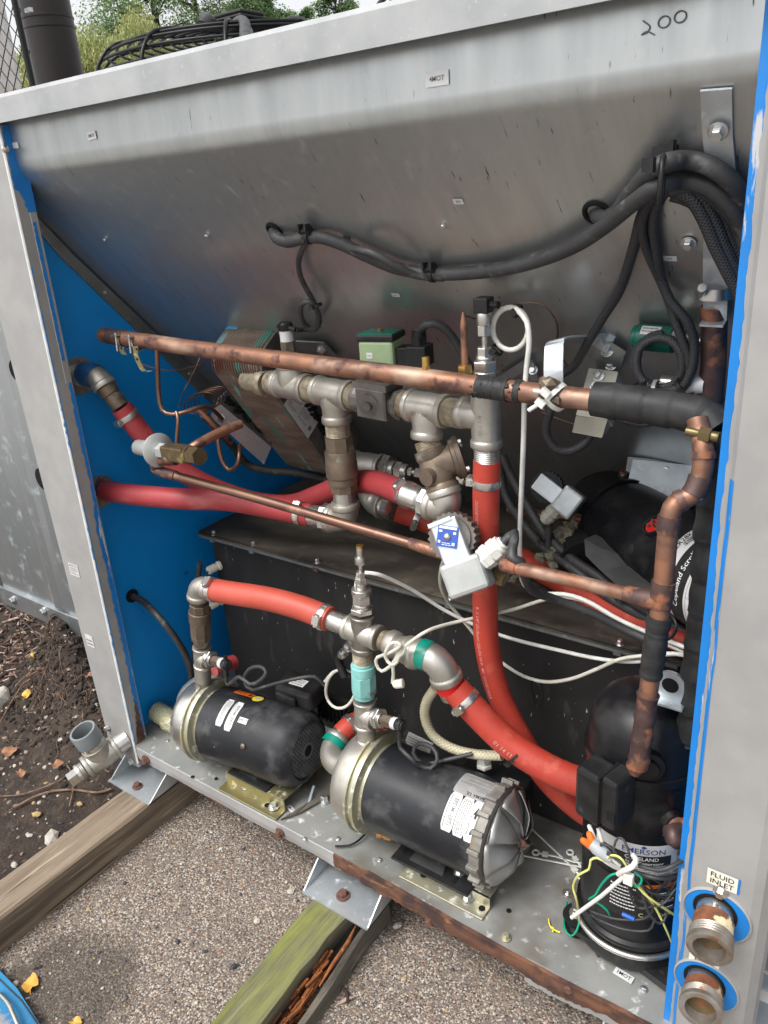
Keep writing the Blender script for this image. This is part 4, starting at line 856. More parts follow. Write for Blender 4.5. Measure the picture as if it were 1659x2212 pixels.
# green valve coil
VC = thing('solenoid_coil', 'pale green solenoid coil with dark lid and black plug above the copper pipe', 'solenoid valve', Q(825, 800, Y=.195))
g0 = Q(825, 760, Y=.195); gx, gy, gz = V((.97, .2, 0)), V((-.2, .97, 0)), UP
b = MB(); b.box(g0, (.056, .046, .040), (gx, gy, gz)); b.build('coil_body', limegreen, VC, bevel=.004)
b = MB(); b.box(g0+UP*.0245, (.060, .050, .009), (gx, gy, gz)); b.build('lid_rim', plasblk, VC, bevel=.002); b = MB(); b.box(g0+UP*.030, (.056, .046, .002), (gx, gy, gz)); b.build('lid', darkgreen, VC)
bolt(VC, g0+UP*.031, UP, .0042, .003, olivebrass)
b = MB(); b.box(g0+gx*.042+UP*-.004, (.028, .03, .026), (gx, gy, gz)); b.box(g0+gx*.064+UP*-.003+gy*-.004, (.030, .036, .030), (gx, gy, gz)); b.lathe(g0+gx*.062+UP*.010, UP, [(0, .0125), (.014, .0125)], 6, smooth=False); b.lathe(g0+gx*.062+UP*.024, UP, [(0, .0105), (.008, .0105)], 12); b.build('plug', plasblk, VC, bevel=.0015)
mp = flatmap(g0-gy*.0235-gx*.010-UP*.001, gx, UP); o = lab(VC, mp, .010, .009, label, 'sticker', nx=1, ny=1); txt(o, mp, '2SOL', .0035, mat=ink2)
b = MB(); b.lathe(g0-UP*.045, UP, [(0, .018), (.013, .018)], 6, smooth=False); b.lathe(g0-UP*.032, UP, [(0, .012), (.015, .012)], 14); b.build('stem', castdark, VC)
tubeobj('coil_cable', [g0+gx*.062+UP*.03, *W((922, 700, .20), (950, 702, .21), (975, 725, .22), (1000, 765, .23), (1020, 805, .24), (1040, 850, .24))], .0062, rubber).name = 'coil_cable'
prop(bpy.data.objects['coil_cable'], 'thick black cable arching from the green solenoid coil to the right tee', 'cable')
# small schrader valve on top
t = thing('service_port', 'small brass service port standing on the copper pipe right of the black plug', 'valve', Q(920, 808, Y=.12)); q = Q(921, 803, Y=.118)
b = MB(); b.lathe(q, UP, [(0, .006), (.008, .006)], 6, smooth=False); threads(b, q+UP*.008, UP, .012, .0055, 6, 12); b.build('body', brass, t); b = MB(); b.lathe(q-UP*.006, UP, [(0, .007), (.006, .007)], 12); b.build('stem', olivebrass, t)
# transducer stack on right tee
ts = c4+UP*.05; TS = thing('transducer_stack', 'tall stainless transducer stack with black square plug on the right tee', 'sensor', ts)
hz = [(0, .0165, 18), (.017, .0165, 6), (.031, .0125, 18), (.037, .0105, 6), (.049, .004, 12), (.064, .0095, 6), (.078, .010, 18)]
b = MB()
for (z, r, sg), (z2, _, _) in zip(hz, hz[1:]+[(.094, 0, 0)]): b.lathe(ts+UP*z, UP, [(0, r*.95), (.001, r), (z2-z-.001, r), (z2-z, r*.95)], sg, smooth=sg > 8)
b.build('stack', chrome, TS); b = MB(); b.box(ts+UP*.104, (.021, .021, .020)); b.tube([ts+UP*.104, ts+UP*.105+V((.024, -.004, 0))], .005, 8); b.build('plug', plasblk, TS, bevel=.002)
b = MB(); u0 = ts+V((-.024, -.012, -.008)); b.lathe(u0, UP, [(0, .011), (.012, .011)], 6, smooth=False); b.lathe(u0+UP*.012, UP, [(0, .009), (.012, .009)], 6, smooth=False); b.lathe(u0+UP*.024, UP, [(0, .011), (.010, .010)], 6, smooth=False); b.build('flare_nut', brass, TS)
b = MB(); b.lathe(u0+UP*.034, UP, [(0, .0048), (.055, .0048), (.07, .0015)], 12); b.build('capillary_stub', copper, TS)
tubeobj('capillary', [u0+UP*.10, *W((1042, 690, .2), (1065, 666, .21), (1110, 657, .24), (1170, 657, .27), (1200, 690, .30), (1205, 720, .32), (1200, 755, .33), (1225, 790, .33), (1200, 800, .32), (1160, 830, .26), (1150, 860, .24), (1170, 890, .26), (1250, 920, .24))], .0011, copperdark, TS, 6)
# lower stainless group behind (tee, sensor, elbow) feeding the rear hose
LG = thing('rear_pipe_group', 'stainless tee and elbow behind the manifold feeding the rear red hose', 'pipe fitting', Q(800, 1110, Y=.42))
lc = Q(795, 1005, Y=.40); ld = (Q(840, 1012, Y=.40)-lc).normalized()
part('tee', stainless, lambda b: tee(b, lc, ld, DN, .036, .036, .024), LG)
b = MB(); zz = lc+ld*.040; 
for L0, L1, r, sg in ((0, .016, .027, 6), (.016, .028, .017, 18), (.030, .044, .017, 6), (.044, .056, .014, 18), (.058, .066, .009, 6), (.066, .074, .006, 12), (.074, .094, .010, 6), (.094, .112, .006, 12), (.112, .128, .010, 6), (.128, .15, .008, 12)): b.lathe(zz+ld*L0, ld, [(0, r*.95), (.001, r), (L1-L0-.001, r), (L1-L0, r*.95)], sg, smooth=sg > 8)
b.build('sensor_stack', chrome, LG); tubeobj('sensor_cable', [zz+ld*.15, zz+ld*.18+V((0, 0, -.003))], .006, cream, LG)
le = Q(800, 1085, Y=.40); lf = (Q(850, 1100, Y=.385)-le).normalized()
part('elbow', stainless, lambda b: elbow(b, le+UP*.03, le, le+lf*.034, .024, .013), LG); part('nipple', chrome, lambda b: (threads(b, le+lf*.040, lf, .014, .0205), b.lathe(le+lf*.054, lf, [(0, .0235), (.016, .0235), (.017, .020)], 20)), LG)
# ============================================================ RED HOSES
def hose(lab_, pts, r, mat=redhose, clamps=(), tips=False):
    P_ = cr(pts, .01); b = MB(); b.tube(P_, r, 20); loc = P_[len(P_)//2]; t = thing('red_hose', lab_, 'hose', loc); b.build('hose_body', mat, t)
    for (i, sc_) in clamps:
        n = len(P_); a = i if i >= 0 else n-1+i; d = P_[min(a+1, n-1)]-P_[max(a-1, 0)]; clamp(t, P_[a], d, r, screw=sc_)
    return t, P_
def hosetext(t, P_, r, s, i0, size, ang=0.0, flip=1, mat=pinkink):
    """print running along a hose from sample i0"""
    vs, fs = textgeo(s, 'LEFT', .004); ln = [0]
    for a, c in zip(P_, P_[1:]): ln.append(ln[-1]+(c-a).length)
    out = []
    for x, y in vs:
        s_ = ln[i0]+flip*x*size; k = max(0, min(len(ln)-2, next((j for j in range(len(ln)-1) if ln[j+1] > s_), len(ln)-2))); f = (s_-ln[k])/max(1e-6, ln[k+1]-ln[k])
        p = P_[k].lerp(P_[k+1], f); d = (P_[k+1]-P_[k]).normalized(); rf = V((0, -1, 0)); rf = (rf-d*rf.dot(d)).normalized(); tt = d.cross(rf); a = ang-y*size*flip/r
        out.append(p+(rf*math.cos(a)+tt*math.sin(a))*(r+.0005))
    b = MB(); b.add(out, fs); b.build('lettering', mat, t)
H1, P_ = hose('faded red hose from the taped upper wall elbow curving behind the manifold', [Q(262, 880, Y=.115), *W((305, 935, .135), (350, 980, .155), (405, 1025, .18), (480, 1062, .22), (560, 1086, .245), (630, 1090, .265), (690, 1070, .27), (745, 1048, .265), (805, 1041, .24)), e3+dl*.066], .0205, pinkhose, ((2, (-.3, -1, .6)), (-2, (0, -.6, 1))))
H2, P_ = hose('faded red hose running straight from the lower wall hole to the check valve elbow', [Q(226, 1060, Y=.085), *W((300, 1070, .10), (400, 1078, .125), (500, 1082, .16)), eC+eD*.078], .0205, pinkhose, ((-2, (0, -.7, 1)),))
C_, P_ = hose('wide red hose hanging vertically from the right tee in front of the tank', [c4+V((0, 0, -.060)), *W((1050, 1060, .165), (1050, 1150, .165), (1048, 1300, .165), (1053, 1400, .165), (1078, 1500, .17), (1123, 1590, .175), (1180, 1680, .185), (1255, 1750, .195), (1330, 1790, .205))], .0195, redhose, ((3, (-1, -.2, 0)),))
hosetext(C_, P_, .0195, 'GOODYEAR', 5, .0078, .25, 1); hosetext(C_, P_, .0195, 'R  1 1/4" (31.8mm) 250 PSI W.P.  MS  GOODYEAR', 21, .0078, .15, 1)
D_, P_ = hose('thick red hose descending from the taped elbow to the standing compressor', W((983, 1488, .105), (1040, 1550, .11), (1100, 1607, .115), (1165, 1650, .12), (1235, 1683, .13), (1330, 1710, .15)), .0225, redhose, ((2, (.3, -1, -.2)),))
hosetext(D_, P_, .0225, '01 14 13 B', 8, .010, -.2, 1)
E_, P_ = hose('long red hose lying over the tank lid behind the copper pipe', [Q(u, v, Z=z) for u, v, z in ((858, 1104, .505), (900, 1118, .49), (960, 1142, .47), (1040, 1172, .455), (1120, 1206, .448), (1220, 1258, .446), (1320, 1310, .446), (1420, 1358, .446), (1520, 1402, .446), (1580, 1430, .446))], .0215, redhose, ((3, (-.5, -1, .2)),))
F_, P_ = hose('short bright red hose between the left pump riser and the cross fitting', W((452, 1273, .072), (500, 1281, .078), (580, 1294, .088), (650, 1313, .096), (712, 1337, .10)), .0215, M('clean_red_hose', (.46, .075, .048), (.41, .064, .04), sc=20, rough=.5, bs=.15, bsc=350), ((1, (0, -.5, 1)), (-1, (0, -1, .3))))
t, P_ = hose('small stub of red hose hidden behind the left pump riser', W((462, 1445, .13), (480, 1438, .15), (505, 1430, .18)), .016, pinkhose)
# wall elbows and passages
def wallring(u, v, r, X_):
    c = Q(u, v, X=X_); b = MB(); b.lathe(c+V((-.001, 0, 0)), (1, 0, 0), [(0, r), (.0016, r), (.0016, r*.6)], 30, caps=False); b.lathe(c, (1, 0, 0), [(.0004, r*.7), (.0008, .0)], 24, caps=False); return b, c
b, wc = wallring(172, 812, .036, -.0745); b.build('wall_plate', chrome, CAB); b, wc2 = wallring(218, 1062, .033, -.0745); b.build('wall_plate', chrome, CAB)
t = thing('wall_elbow', 'stainless elbow with blue tape coming out of the upper wall hole', 'pipe fitting', wc)
a, e = wc+V((.0, 0, 0)), Q(222, 828, Y=.100); cpt = Q(203, 800, Y=.097)
part('elbow', stainless, lambda b: elbow(b, a, cpt, e, .021, .012, (0, 1)), t); dd = (Q(262, 880, Y=.115)-e).normalized()
part('nipple', bronze, lambda b: (b.lathe(e+dd*.006, dd, [(0, .0185), (.016, .019), (.018, .017), (.045, .017)], 20)), t)
pp = arcpts(a, cpt, e, 12); b = MB(); b.tube(pp[2:9], [.0225, .0225, .0228, .0226, .0227, .0226, .0224], 18, caps=False); b.build('blue_tape', bluetape, t)
b = MB(); q = Q(226, 1060, Y=.085); b.lathe(q+V((-.03, 0, 0)), (q-wc2), [(-.01, .0225), (.026, .0222)], 20, caps=False); prop(b.build('blue_tape', bluetape, H2))
# ============================================================ PUMPS
def pump(name, lab_, A, B, r, vol_r, wornfan, riser_x):
    """A: front face of the volute, B: motor end, both on the axis"""
    A, B = V(A), V(B); d = (B-A).normalized(); L = (B-A).length; t = thing(name, lab_, 'pump', ((A+B)/2*V((1, 1, 0)) if False else V(((A.x+B.x)/2, (A.y+B.y)/2, .0))))
    b = MB(); b.lathe(A, d, [(0, vol_r*.45), (.004, vol_r*.75), (.014, vol_r*.93), (.028, vol_r), (.05, vol_r), (.054, vol_r*1.04)], 40); b.build('volute', chrome if not wornfan else stainless, t)
    b = MB(); b.lathe(A+d*.053, d, [(0, vol_r*1.1), (.004, vol_r*1.1), (.005, vol_r*1.04), (.010, vol_r*1.04), (.011, vol_r*1.08), (.017, vol_r*1.07), (.020, vol_r*.9), (.028, r*.96)], 40); b.build('clamp_flange', palegold if wornfan else olivebrass if False else palegold, t)
    m0 = .078
    if wornfan:
        b = MB(); b.lathe(A+d*m0, d, [(-.002, r*.93), (.004, r), (L-m0-.018, r), (L-m0-.018, r*.9)], 40); b.build('motor_body', motorblk, t)
        e = A+d*(L-.020); b = MB(); b.lathe(e, d, [(-.008, r*1.02), (-.004, r*1.05), (.010, r*1.04), (.012, r*.9)], 36, smooth=False); x, y = perp(d)
        b.build('end_bell', gangue, t)
        for k in range(18):
            a = 2*PI*k/18; q = x*math.cos(a)+y*math.sin(a); b = MB(); b.box(e+q*r*1.06+d*.001, (.020, .010, .0075), (d, q, d.cross(q))); b.build('fin', gangue, t, bevel=.0012)
        # aluminium fan with eight ragged vanes
        f0 = e+d*.014; FN = MB(); FN.lathe(f0, d, [(0, r*.93), (.002, r*.95), (.010, r*.70), (.022, r*.25), (.026, .010)], 36); fan = FN.build('fan', alum, t)
        for k in range(8):
            a0 = 2*PI*k/8; vs = []; n1, n2 = 8, 5; rnd = random.Random(k)
            for i in range(n1+1):
                rr = r*(.16+.84*i/n1)
                for j in range(n2+1):
                    a = a0+j/n2*.75+.25*i/n1; h = .020*(1-abs(i/n1-.45)*.9)*(j/n2)**.7+.004; rj = rr*(1+.05*(i == n1)*rnd.uniform(-1, .6)); q = x*math.cos(a)+y*math.sin(a); hh = h*(1-.5*(i/n1)**3)+.018*(1-i/n1)
                    vs.append(f0+q*rj+d*hh)
            fs = [(i*(n2+1)+j, (i+1)*(n2+1)+j, (i+1)*(n2+1)+j+1, i*(n2+1)+j+1) for i in range(n1) for j in range(n2)]
            b = MB(); b.add(vs, fs, None, True); o = b.build('vane', alum, t); s = o.modifiers.new('Solid', 'SOLIDIFY'); s.thickness = .0015
        bolt(t, f0+d*.030, d, .007, .008, rustbolt, False, 'screw', False)
    else:
        b = MB(); b.lathe(A+d*m0, d, [(-.002, r*.93), (.004, r), (L-m0-.085, r)], 40, caps=False); b.build('motor_body', motorblk, t)
        b = MB(); b.lathe(A+d*(L-.088), d, [(0, r*1.0), (.001, r*1.035), (.050, r*1.035), (.072, r*.98), (.084, r*.86), (.088, r*.76), (.085, r*.70)], 44, caps=False); b.build('fan_cowl', motorblk, t)
        e = A+d*(L-.004); x, y = perp(d); MB().lathe(e-d*.03, d, [(0, r*.8), (.001, r*.8)], 24).build('cowl_inside', darkvoid, t)
        b = MB(); R_ = r*.80
        for k in range(-9, 10):
            c_ = k*R_/9.5; hl = math.sqrt(max(0, R_*R_-c_*c_))
            for s_ in (1, -1):
                p_ = (x*.5*s_+y*.866); q_ = d.cross(p_)
                b.box(e+q_*c_, (2*hl, .0014, .0018), (p_, q_, d))
        b.lathe(e, d, [(-.001, .017), (.0015, .017), (.0015, .011), (-.001, .011)], 24, caps=False); b.build('grille', galv_dark, t)
        MB().lathe(e, d, [(0, .0112), (.0016, .0112)], 20).build('grille_hole', darkvoid, t)
        bolt(t, A+d*(L-.094)+V((0, -r*.93, r*.40)), (0, -1, .35), .006, .004, bronze, False, 'screw', False)
    return t, A, B, d, L
P1, A1_, B1_, d1_, L1_ = pump('circulation_pump', 'left black motor pump with mesh end grille and clear steel volute', (.096, .066, .096), (.398, .098, .100), .074, .078, False, 0)
P2, A2_, B2_, d2_, L2_ = pump('circulation_pump', 'right black motor pump with exposed torn aluminium fan', (.508, .086, .113), (.822, .092, .114), .0775, .083, True, 0)
def zbracket(t, x0, x1, mat, y0=.004, h=.026, yr=.045, foot=plasblk, ang=0):
    b = MB(); b.bb((x0, y0, .002), (x1, yr-.001, .0045)); b.bb((x0, yr-.004, .002), (x1, yr-.001, h)); b.bb((x0, yr-.004, h-.003), (x1, .16, h)); b.bb((x0, .158, .002), (x1, .161, h)); b.bb((x0, .158, .002), (x1, .20, .0045)); b.build('mount_bracket', mat, t, bevel=.001)
zbracket(P1, .228, .385, goldzinc, .000, .030, .030); zbracket(P2, .655, .815, palegold, .016, .026, .045)
for t, cx_, cy_, z0, wd in ((P1, .29, .075, .0302, .105), (P2, .71, .075, .0262, .15)):
    b = MB(); b.box((cx_, cy_-.01, z0+.002), (wd, .085, .004)); b.build('motor_foot', plasblk, t, bevel=.0015)
    b = MB(); b.prism([V((cx_-wd*.30, cy_-.04, z0+.004)), V((cx_-wd*.24, cy_+.0, z0+.02)), V((cx_+wd*.08, cy_, z0+.02)), V((cx_+wd*.14, cy_-.04, z0+.004))], (0, .04, 0)); b.build('foot_web', plasblk, t, bevel=.002)
for u, v, t, z in ((559, 1664, P1, .036), (562, 1683, P1, .0), (1128-563, 1651, P1, .0)): pass
for q, t in ((Q(558, 1663, Z=.035), P1), (Q(655, 1683, Z=.035), P1), (Q(532, 1699, Z=.006), P1), (Q(591, 1744, Z=.006), P1), (Q(993, 1884, Z=.03), P2), (Q(1010, 1939, Z=.006), P2)): bolt(t, q, (0, 0, 1), .0072, .008, zinc)
for (u, v, z, t) in ((915, 1890, .0055, P2), (1041, 1962, .0055, P2), (577, 1739, .0055, P1)): MB().lathe(Q(u, v, Z=z), (0, 0, 1), [(0, .0055), (.0004, .0055)], 14).build('hole', darkvoid, t)
for (u, v) in ((876, 1833), (946, 1868), (985, 1898)): MB().box(Q(u, v, Z=.0311), (.006, .02, .0006)).build('slot', darkvoid, P2)
# motor labels --------------------------------------------------
def cylpt(A, d, r, u, v):
    """where the sight line through (u,v) meets the motor: distance along axis and angle from -Y"""
    rr = ray(u, v); o = CAM-A; a = rr-d*rr.dot(d); c = o-d*o.dot(d); qa, qb, qc = a.dot(a), 2*a.dot(c), c.dot(c)-r*r; D = qb*qb-4*qa*qc
    t = (-qb-math.sqrt(max(D, 0)))/(2*qa); p = CAM+rr*t; s = (p-A).dot(d); w_ = p-A-d*s; rf = (V((0, -1, 0))-d*V((0, -1, 0)).dot(d)).normalized(); tt = d.cross(rf)
    return s, math.atan2(w_.dot(tt), w_.dot(rf))
def mlabel(t, A, d, r, u, v, w_, h_, mat=label, rot=0, name='sticker', rnd=.06):
    s, th = cylpt(A, d, r, u, v); mp = cylmap(A, d, r+.0004, th, (0, -1, 0), s, rot); return lab(t, mp, w_, h_, mat, name, rnd=rnd), mp
# (x of label along reading direction; rot=90: text runs down round the motor)
r1, r2 = .074, .0775; SG = 1
def vlabel(t, A, d, r, u, v, w_, h_, rows=None, big=None, seed=1, arrow=False):
    o, mp = mlabel(t, A, d, r, u, v, w_, h_, rot=ROT)
    if big: txt(o, mp, big, h_*.50, 0, h_*.10, mat=ink2, bold=.015, sx=w_*.86/(h_*.50*len(big)*.62)); rects(o, mp, smallprint(-w_*.42, w_*.42, -h_*.42, -h_*.24, 1, seed), ink2)
    elif arrow:
        b = MB(); s = w_/.07; pts = [(-.030, -.003), (-.012, -.003), (-.012, -.008), (.002-.0, 0), (-.012, .008), (-.012, .003), (-.030, .003)]
        pts = [(.022*s, .002*s), (-.010*s, .002*s), (-.010*s, .0055*s), (-.024*s, 0), (-.010*s, -.0055*s), (-.010*s, -.002*s), (.022*s, -.002*s)]
        b.add([mp(x, y, .0012) for x, y in pts], [tuple(range(7))]); b.build('arrow', ink, o)
        txt(o, mp, 'ROTATION', h_*.26, .008*s, h_*.33, mat=ink2, bold=.01); txt(o, mp, 'ROTATION', h_*.26, .008*s, -h_*.33, mat=ink2, bold=.01)
    else: rects(o, mp, smallprint(-w_*.44, w_*.44, -h_*.4, h_*.4, rows or 5, seed), ink2)
    return o
ROT = -90
vlabel(P1, A1_, d1_, r1, 484, 1537, .058, .0165, 6, seed=2); vlabel(P1, A1_, d1_, r1, 503, 1545, .062, .0175, big='EPDM (EPT)', seed=3)
vlabel(P1, A1_, d1_, r1, 578, 1568, .055, .019, arrow=True)
o, mp = mlabel(P1, A1_, d1_, r1, 525, 1557, .021, .0115, rnd=0); txt(o, mp, '3MOT', .0078, mat=ink2)
o, mp = mlabel(P1, A1_, d1_, r1, 529, 1499, .045, .017, orange, rnd=0); rects(o, mp, smallprint(-.020, .004, -.006, .006, 4, 4), ink); b = MB(); b.add([mp(x, y, .001) for x, y in ((.010, -.005), (.020, -.005), (.015, .005))], [(0, 1, 2)]); b.build('warning_triangle', ink, o)
s, th = cylpt(A1_, d1_, r1, 557, 1510); mp = cylmap(A1_, d1_, r1+.0006, th, (0, -1, 0), s)
for rr, m_, l in ((.0118, yellow, .0006), (.0062, label, .0010)):
    b = MB(); b.add([mp(0, 0, l)]+[mp(rr*math.cos(2*PI*k/24), rr*math.sin(2*PI*k/24), l) for k in range(24)], [(0, k+1, (k+1) % 24+1) for k in range(24)]); b.build('round_sticker', m_, P1)
o, mp = mlabel(P1, A1_, d1_, r1, 569, 1492, .055, .014, silverlabel, rnd=0); rects(o, mp, smallprint(-.025, .025, -.005, .005, 3, 9), ink2)
vlabel(P2, A2_, d2_, r2, 974, 1752, .062, .0205, big='EPDM (EPT)', seed=13); vlabel(P2, A2_, d2_, r2, 999, 1764, .062, .0195, 5, seed=14); vlabel(P2, A2_, d2_, r2, 1024, 1775, .064, .0215, arrow=True)
o, mp = mlabel(P2, A2_, d2_, r2, 1037, 1702, .074, .050, silverlabel, rot=180, name='nameplate', rnd=.03); rects(o, mp, smallprint(-.034, .034, -.022, .010, 11, 21), ink2); txt(o, mp, 'WEG', .011, -.026, .0185, mat=ink, bold=.03); txt(o, mp, 'NEMA', .0075, -.008, .0185, mat=ink, bold=.03); txt(o, mp, 'UL', .008, .010, .0185, mat=ink, bold=.03)
# ============================================================ PUMP RISERS
def stack(b, p, d, items, seg=20):
    """items: (length, radius, sides)"""
    p = V(p); d = V(d).normalized()
    for L, r, sg in items: b.lathe(p, d, [(0, r*.95), (.0012, r), (L-.0012, r), (L, r*.95)], sg, smooth=sg > 8); p = p+d*L
    return p
RL = thing('left_riser', 'stainless riser with elbow and side sensor standing on the left pump', 'pipe fitting', (.125, .07, .17))
rb = Q(440, 1488, Y=.075); rt_ = Q(427, 1262, Y=.070); rd = (rt_-rb).normalized(); RLn = (rt_-rb).length
part('nipple', chrome, lambda b: b.lathe(rb-rd*.03, rd, [(0, .0165), (.055, .0165)], 20), RL)
tc_ = Q(437, 1418, Y=.073); td = (Q(522, 1447, Y=.062)-tc_).normalized(); k_ = ((rt_-tc_).length-.024-.030)/.094
part('tee', stainless, lambda b: (tee(b, tc_, rd, td, .026, .020, .0165), b.lathe(rb, rd, [(0, .0165), ((tc_-rb).length-.02, .0165)], 20)), RL)
part('reducer', chrome, lambda b: stack(b, tc_+td*.020, td, [(.005, .016, 18), (.007, .018, 6), (.004, .012, 18)]), RL)
def psensor(p, d, lab_):
    t = thing('pressure_sensor', lab_, 'sensor', p); b = MB(); q = stack(b, p, d, [(.004, .008, 18), (.021, .0110, 6)]); b.build('hex_body', bronze, t)
    b = MB(); q2 = stack(b, q, d, [(.010, .0105, 20)]); b.build('label_band', label, t); b = MB(); q3 = stack(b, q2, d, [(.012, .0108, 20), (.003, .0085, 20)]); b.tube([q2+V(d)*.006, q2+V(d)*.006+V((0, -.004, -.024))], .0052, 10); b.tube([q2+V(d)*.006, q2+V(d)*.006+V((0, .002, .018))], .004, 8); b.build('plug', plasblk, t)
    return q2+V(d)*.006+V((0, -.004, -.024))
w1 = psensor(tc_+td*.036, td, 'small black pressure sensor with white band on the left pump riser')
part('union', bronze, lambda b: stack(b, tc_+rd*.030, rd, [(.012*k_, .0155, 18), (.008*k_, .0195, 8), (.026*k_, .0205, 8), (.020*k_, .0215, 20), (.014*k_, .0195, 8), (.014*k_, .0150, 18)]), RL)
ec = V(rt_); ed = (Q(460, 1274, Y=.072)-ec).normalized()
part('elbow', stainless, lambda b: elbow(b, ec-rd*.024, ec, ec+ed*.024, .0195, .012), RL); part('nipple', chrome, lambda b: b.lathe(ec+ed*.03, ed, [(0, .018), (.03, .018)], 20), RL)
# suction elbow of left pump
t = thing('suction_elbow', 'cast elbow on the back left of the left pump volute', 'pipe fitting', (.06, .12, .09))
a_, c_, e_ = Q(405, 1540, Y=.07), Q(390, 1500, Y=.085), Q(440, 1478, Y=.13)
part('elbow', stainless, lambda b: elbow(b, a_+V((.015, -.01, 0)), c_, e_, .023, .013, (0, 1)), t); part('nipple', bronze, lambda b: b.lathe(e_, (e_-c_), [(0, .018), (.03, .018)], 18), t)
# right riser with cross
RC = thing('cross_riser', 'stainless riser on the right pump with turquoise corroded union and cross fitting', 'pipe fitting', (.53, .09, .19))
xb = Q(793, 1618, Y=.09); xt = Q(784, 1366, Y=.100); xd = (xt-xb).normalized()
part('nipple', chrome, lambda b: (b.lathe(xb-xd*.02, xd, [(0, .0165), (.03, .0165)], 20), threads(b, xb+xd*.01, xd, .014, .0175)), RC)
tc2 = Q(788, 1542, Y=.092); td2 = (Q(885, 1573, Y=.078)-tc2).normalized(); k2 = ((xt-tc2).length-.034-.040)/.098
part('tee', stainless, lambda b: (tee(b, tc2, xd, td2, .028, .026, .0175), b.lathe(xb, xd, [(0, .0165), (max(.01, (tc2-xb).length-.02), .0165)], 20)), RC); part('reducer', chrome, lambda b: stack(b, tc2+td2*.026, td2, [(.006, .0165, 18), (.008, .0185, 6), (.004, .012, 18)]), RC)
w2 = psensor(tc2+td2*.044, td2, 'small black pressure sensor with white band on the right pump riser')
part('patina_union', patina, lambda b: stack(b, tc2+xd*.036, xd, [(.010*k2, .0185, 20), (.042*k2, .0215, 8), (.020*k2, .0208, 20), (.006*k2, .018, 20)]), RC)
part('nipple', gasket, lambda b: threads(b, tc2+xd*(.034+.078*k2), xd, .02*k2+.006, .0175), RC)
xr = (Q(850, 1395, Y=.098)-Q(735, 1350, Y=.100)).normalized()
part('cross', stainless, lambda b: (tee(b, xt, xd, xr, .034, .034, .0195), tee(b, xt, xd, -xr, .034, .034, .0195)), RC)
part('nipple', chrome, lambda b: b.lathe(xt-xr*.034, -xr, [(0, .0175), (.048, .0175)], 20), RC)
part('sensor_stack', chrome, lambda b: stack(b, xt+xd*.038, xd, [(.009, .0195, 6), (.008, .015, 18), (.016, .0155, 6), (.010, .0165, 20), (.010, .009, 18), (.010, .0105, 6), (.010, .008, 6), (.014, .0035, 12), (.012, .009, 20), (.016, .006, 16)]), RC)
part('sensor_tip', brass, lambda b: b.lathe(xt+xd*.153, xd, [(0, .0062), (.004, .0062)], 16), RC)
# valve and taped elbow to the right
part('nipple', gasket, lambda b: threads(b, xt+xr*.040, xr, .016, .0175), RC)
part('coupling', stainless, lambda b: (b.lathe(xt+xr*.052, xr, [(0, .020), (.004, .0225), (.016, .0225), (.022, .018), (.030, .020), (.036, .0235), (.052, .0235), (.056, .020)], 24)), RC)
ea = xt+xr*.105; ebn = Q(945, 1415, Y=.098); ee = Q(962, 1458, Y=.104)
part('elbow', stainless, lambda b: elbow(b, ea, ebn, ee, .0235, .014), RC)
pp = arcpts(ea, ebn, ee, 14); b = MB(); b.tube(pp[2:6], [.0245]*4, 20, caps=False); b.build('green_tape', greentape, RC)
dt = (ee-ebn).normalized(); b = MB(); b.lathe(ee+dt*.008, dt, [(0, .0225), (.018, .0222)], 24, caps=False); b.build('red_tape', redtape, RC)
part('nipple', chrome, lambda b: (b.lathe(ee, dt, [(0, .0215), (.035, .0205), (.04, .0205)], 20)), RC)
# back branch with small sensor pointing down-left
sb0 = xt+V((-.012, .018, -.006)); sdir = (Q(700, 1462, Y=.15)-sb0).normalized()
t = thing('angled_sensor', 'small stainless sensor pointing down left from behind the cross fitting', 'sensor', Q(700, 1462, Y=.15)); b = MB(); qq = stack(b, sb0, sdir, [(.03, .011, 18), (.012, .010, 6), (.012, .012, 18), (.016, .0085, 6), (.010, .010, 18), (.018, .0045, 12), (.014, .009, 18)]); b.build('stack', chrome, t)
b = MB(); b.tube(cr([qq, qq+sdir*.02, qq+V((.002, .0, -.045))]), .0075, 10); b.build('plug', plasblk, t)
# suction elbow of the right pump, with green tape
t = thing('suction_elbow', 'cast elbow with green tape left of the right pump volute', 'pipe fitting', (.43, .09, .11))
a_, c_, e_ = Q(728, 1648, Y=.085)+V((.03, 0, 0)), Q(712, 1628, Y=.088), Q(732, 1596, Y=.14)
part('elbow', stainless, lambda b: elbow(b, Q(742, 1655, Y=.085), Q(700, 1640, Y=.09), Q(728, 1600, Y=.13), .0225, .013), t)
b = MB(); q0, q1_ = Q(728, 1600, Y=.13), Q(700, 1640, Y=.09); dq = (q0-q1_).normalized(); b.lathe(q0-dq*.016, dq, [(0, .0262), (.014, .0262)], 22, caps=False); b.build('green_tape', greentape, t)
part('nipple', chrome, lambda b: b.lathe(q0, dq, [(0, .019), (.03, .019)], 20), t); t_, P_ = hose('short red hose end behind the green taped suction elbow', [q0+dq*.014, q0+dq*.04+V((.01, .01, .0)), *W((820, 1580, .22))], .021, redhose, ((2, (.3, -1, .5)),))
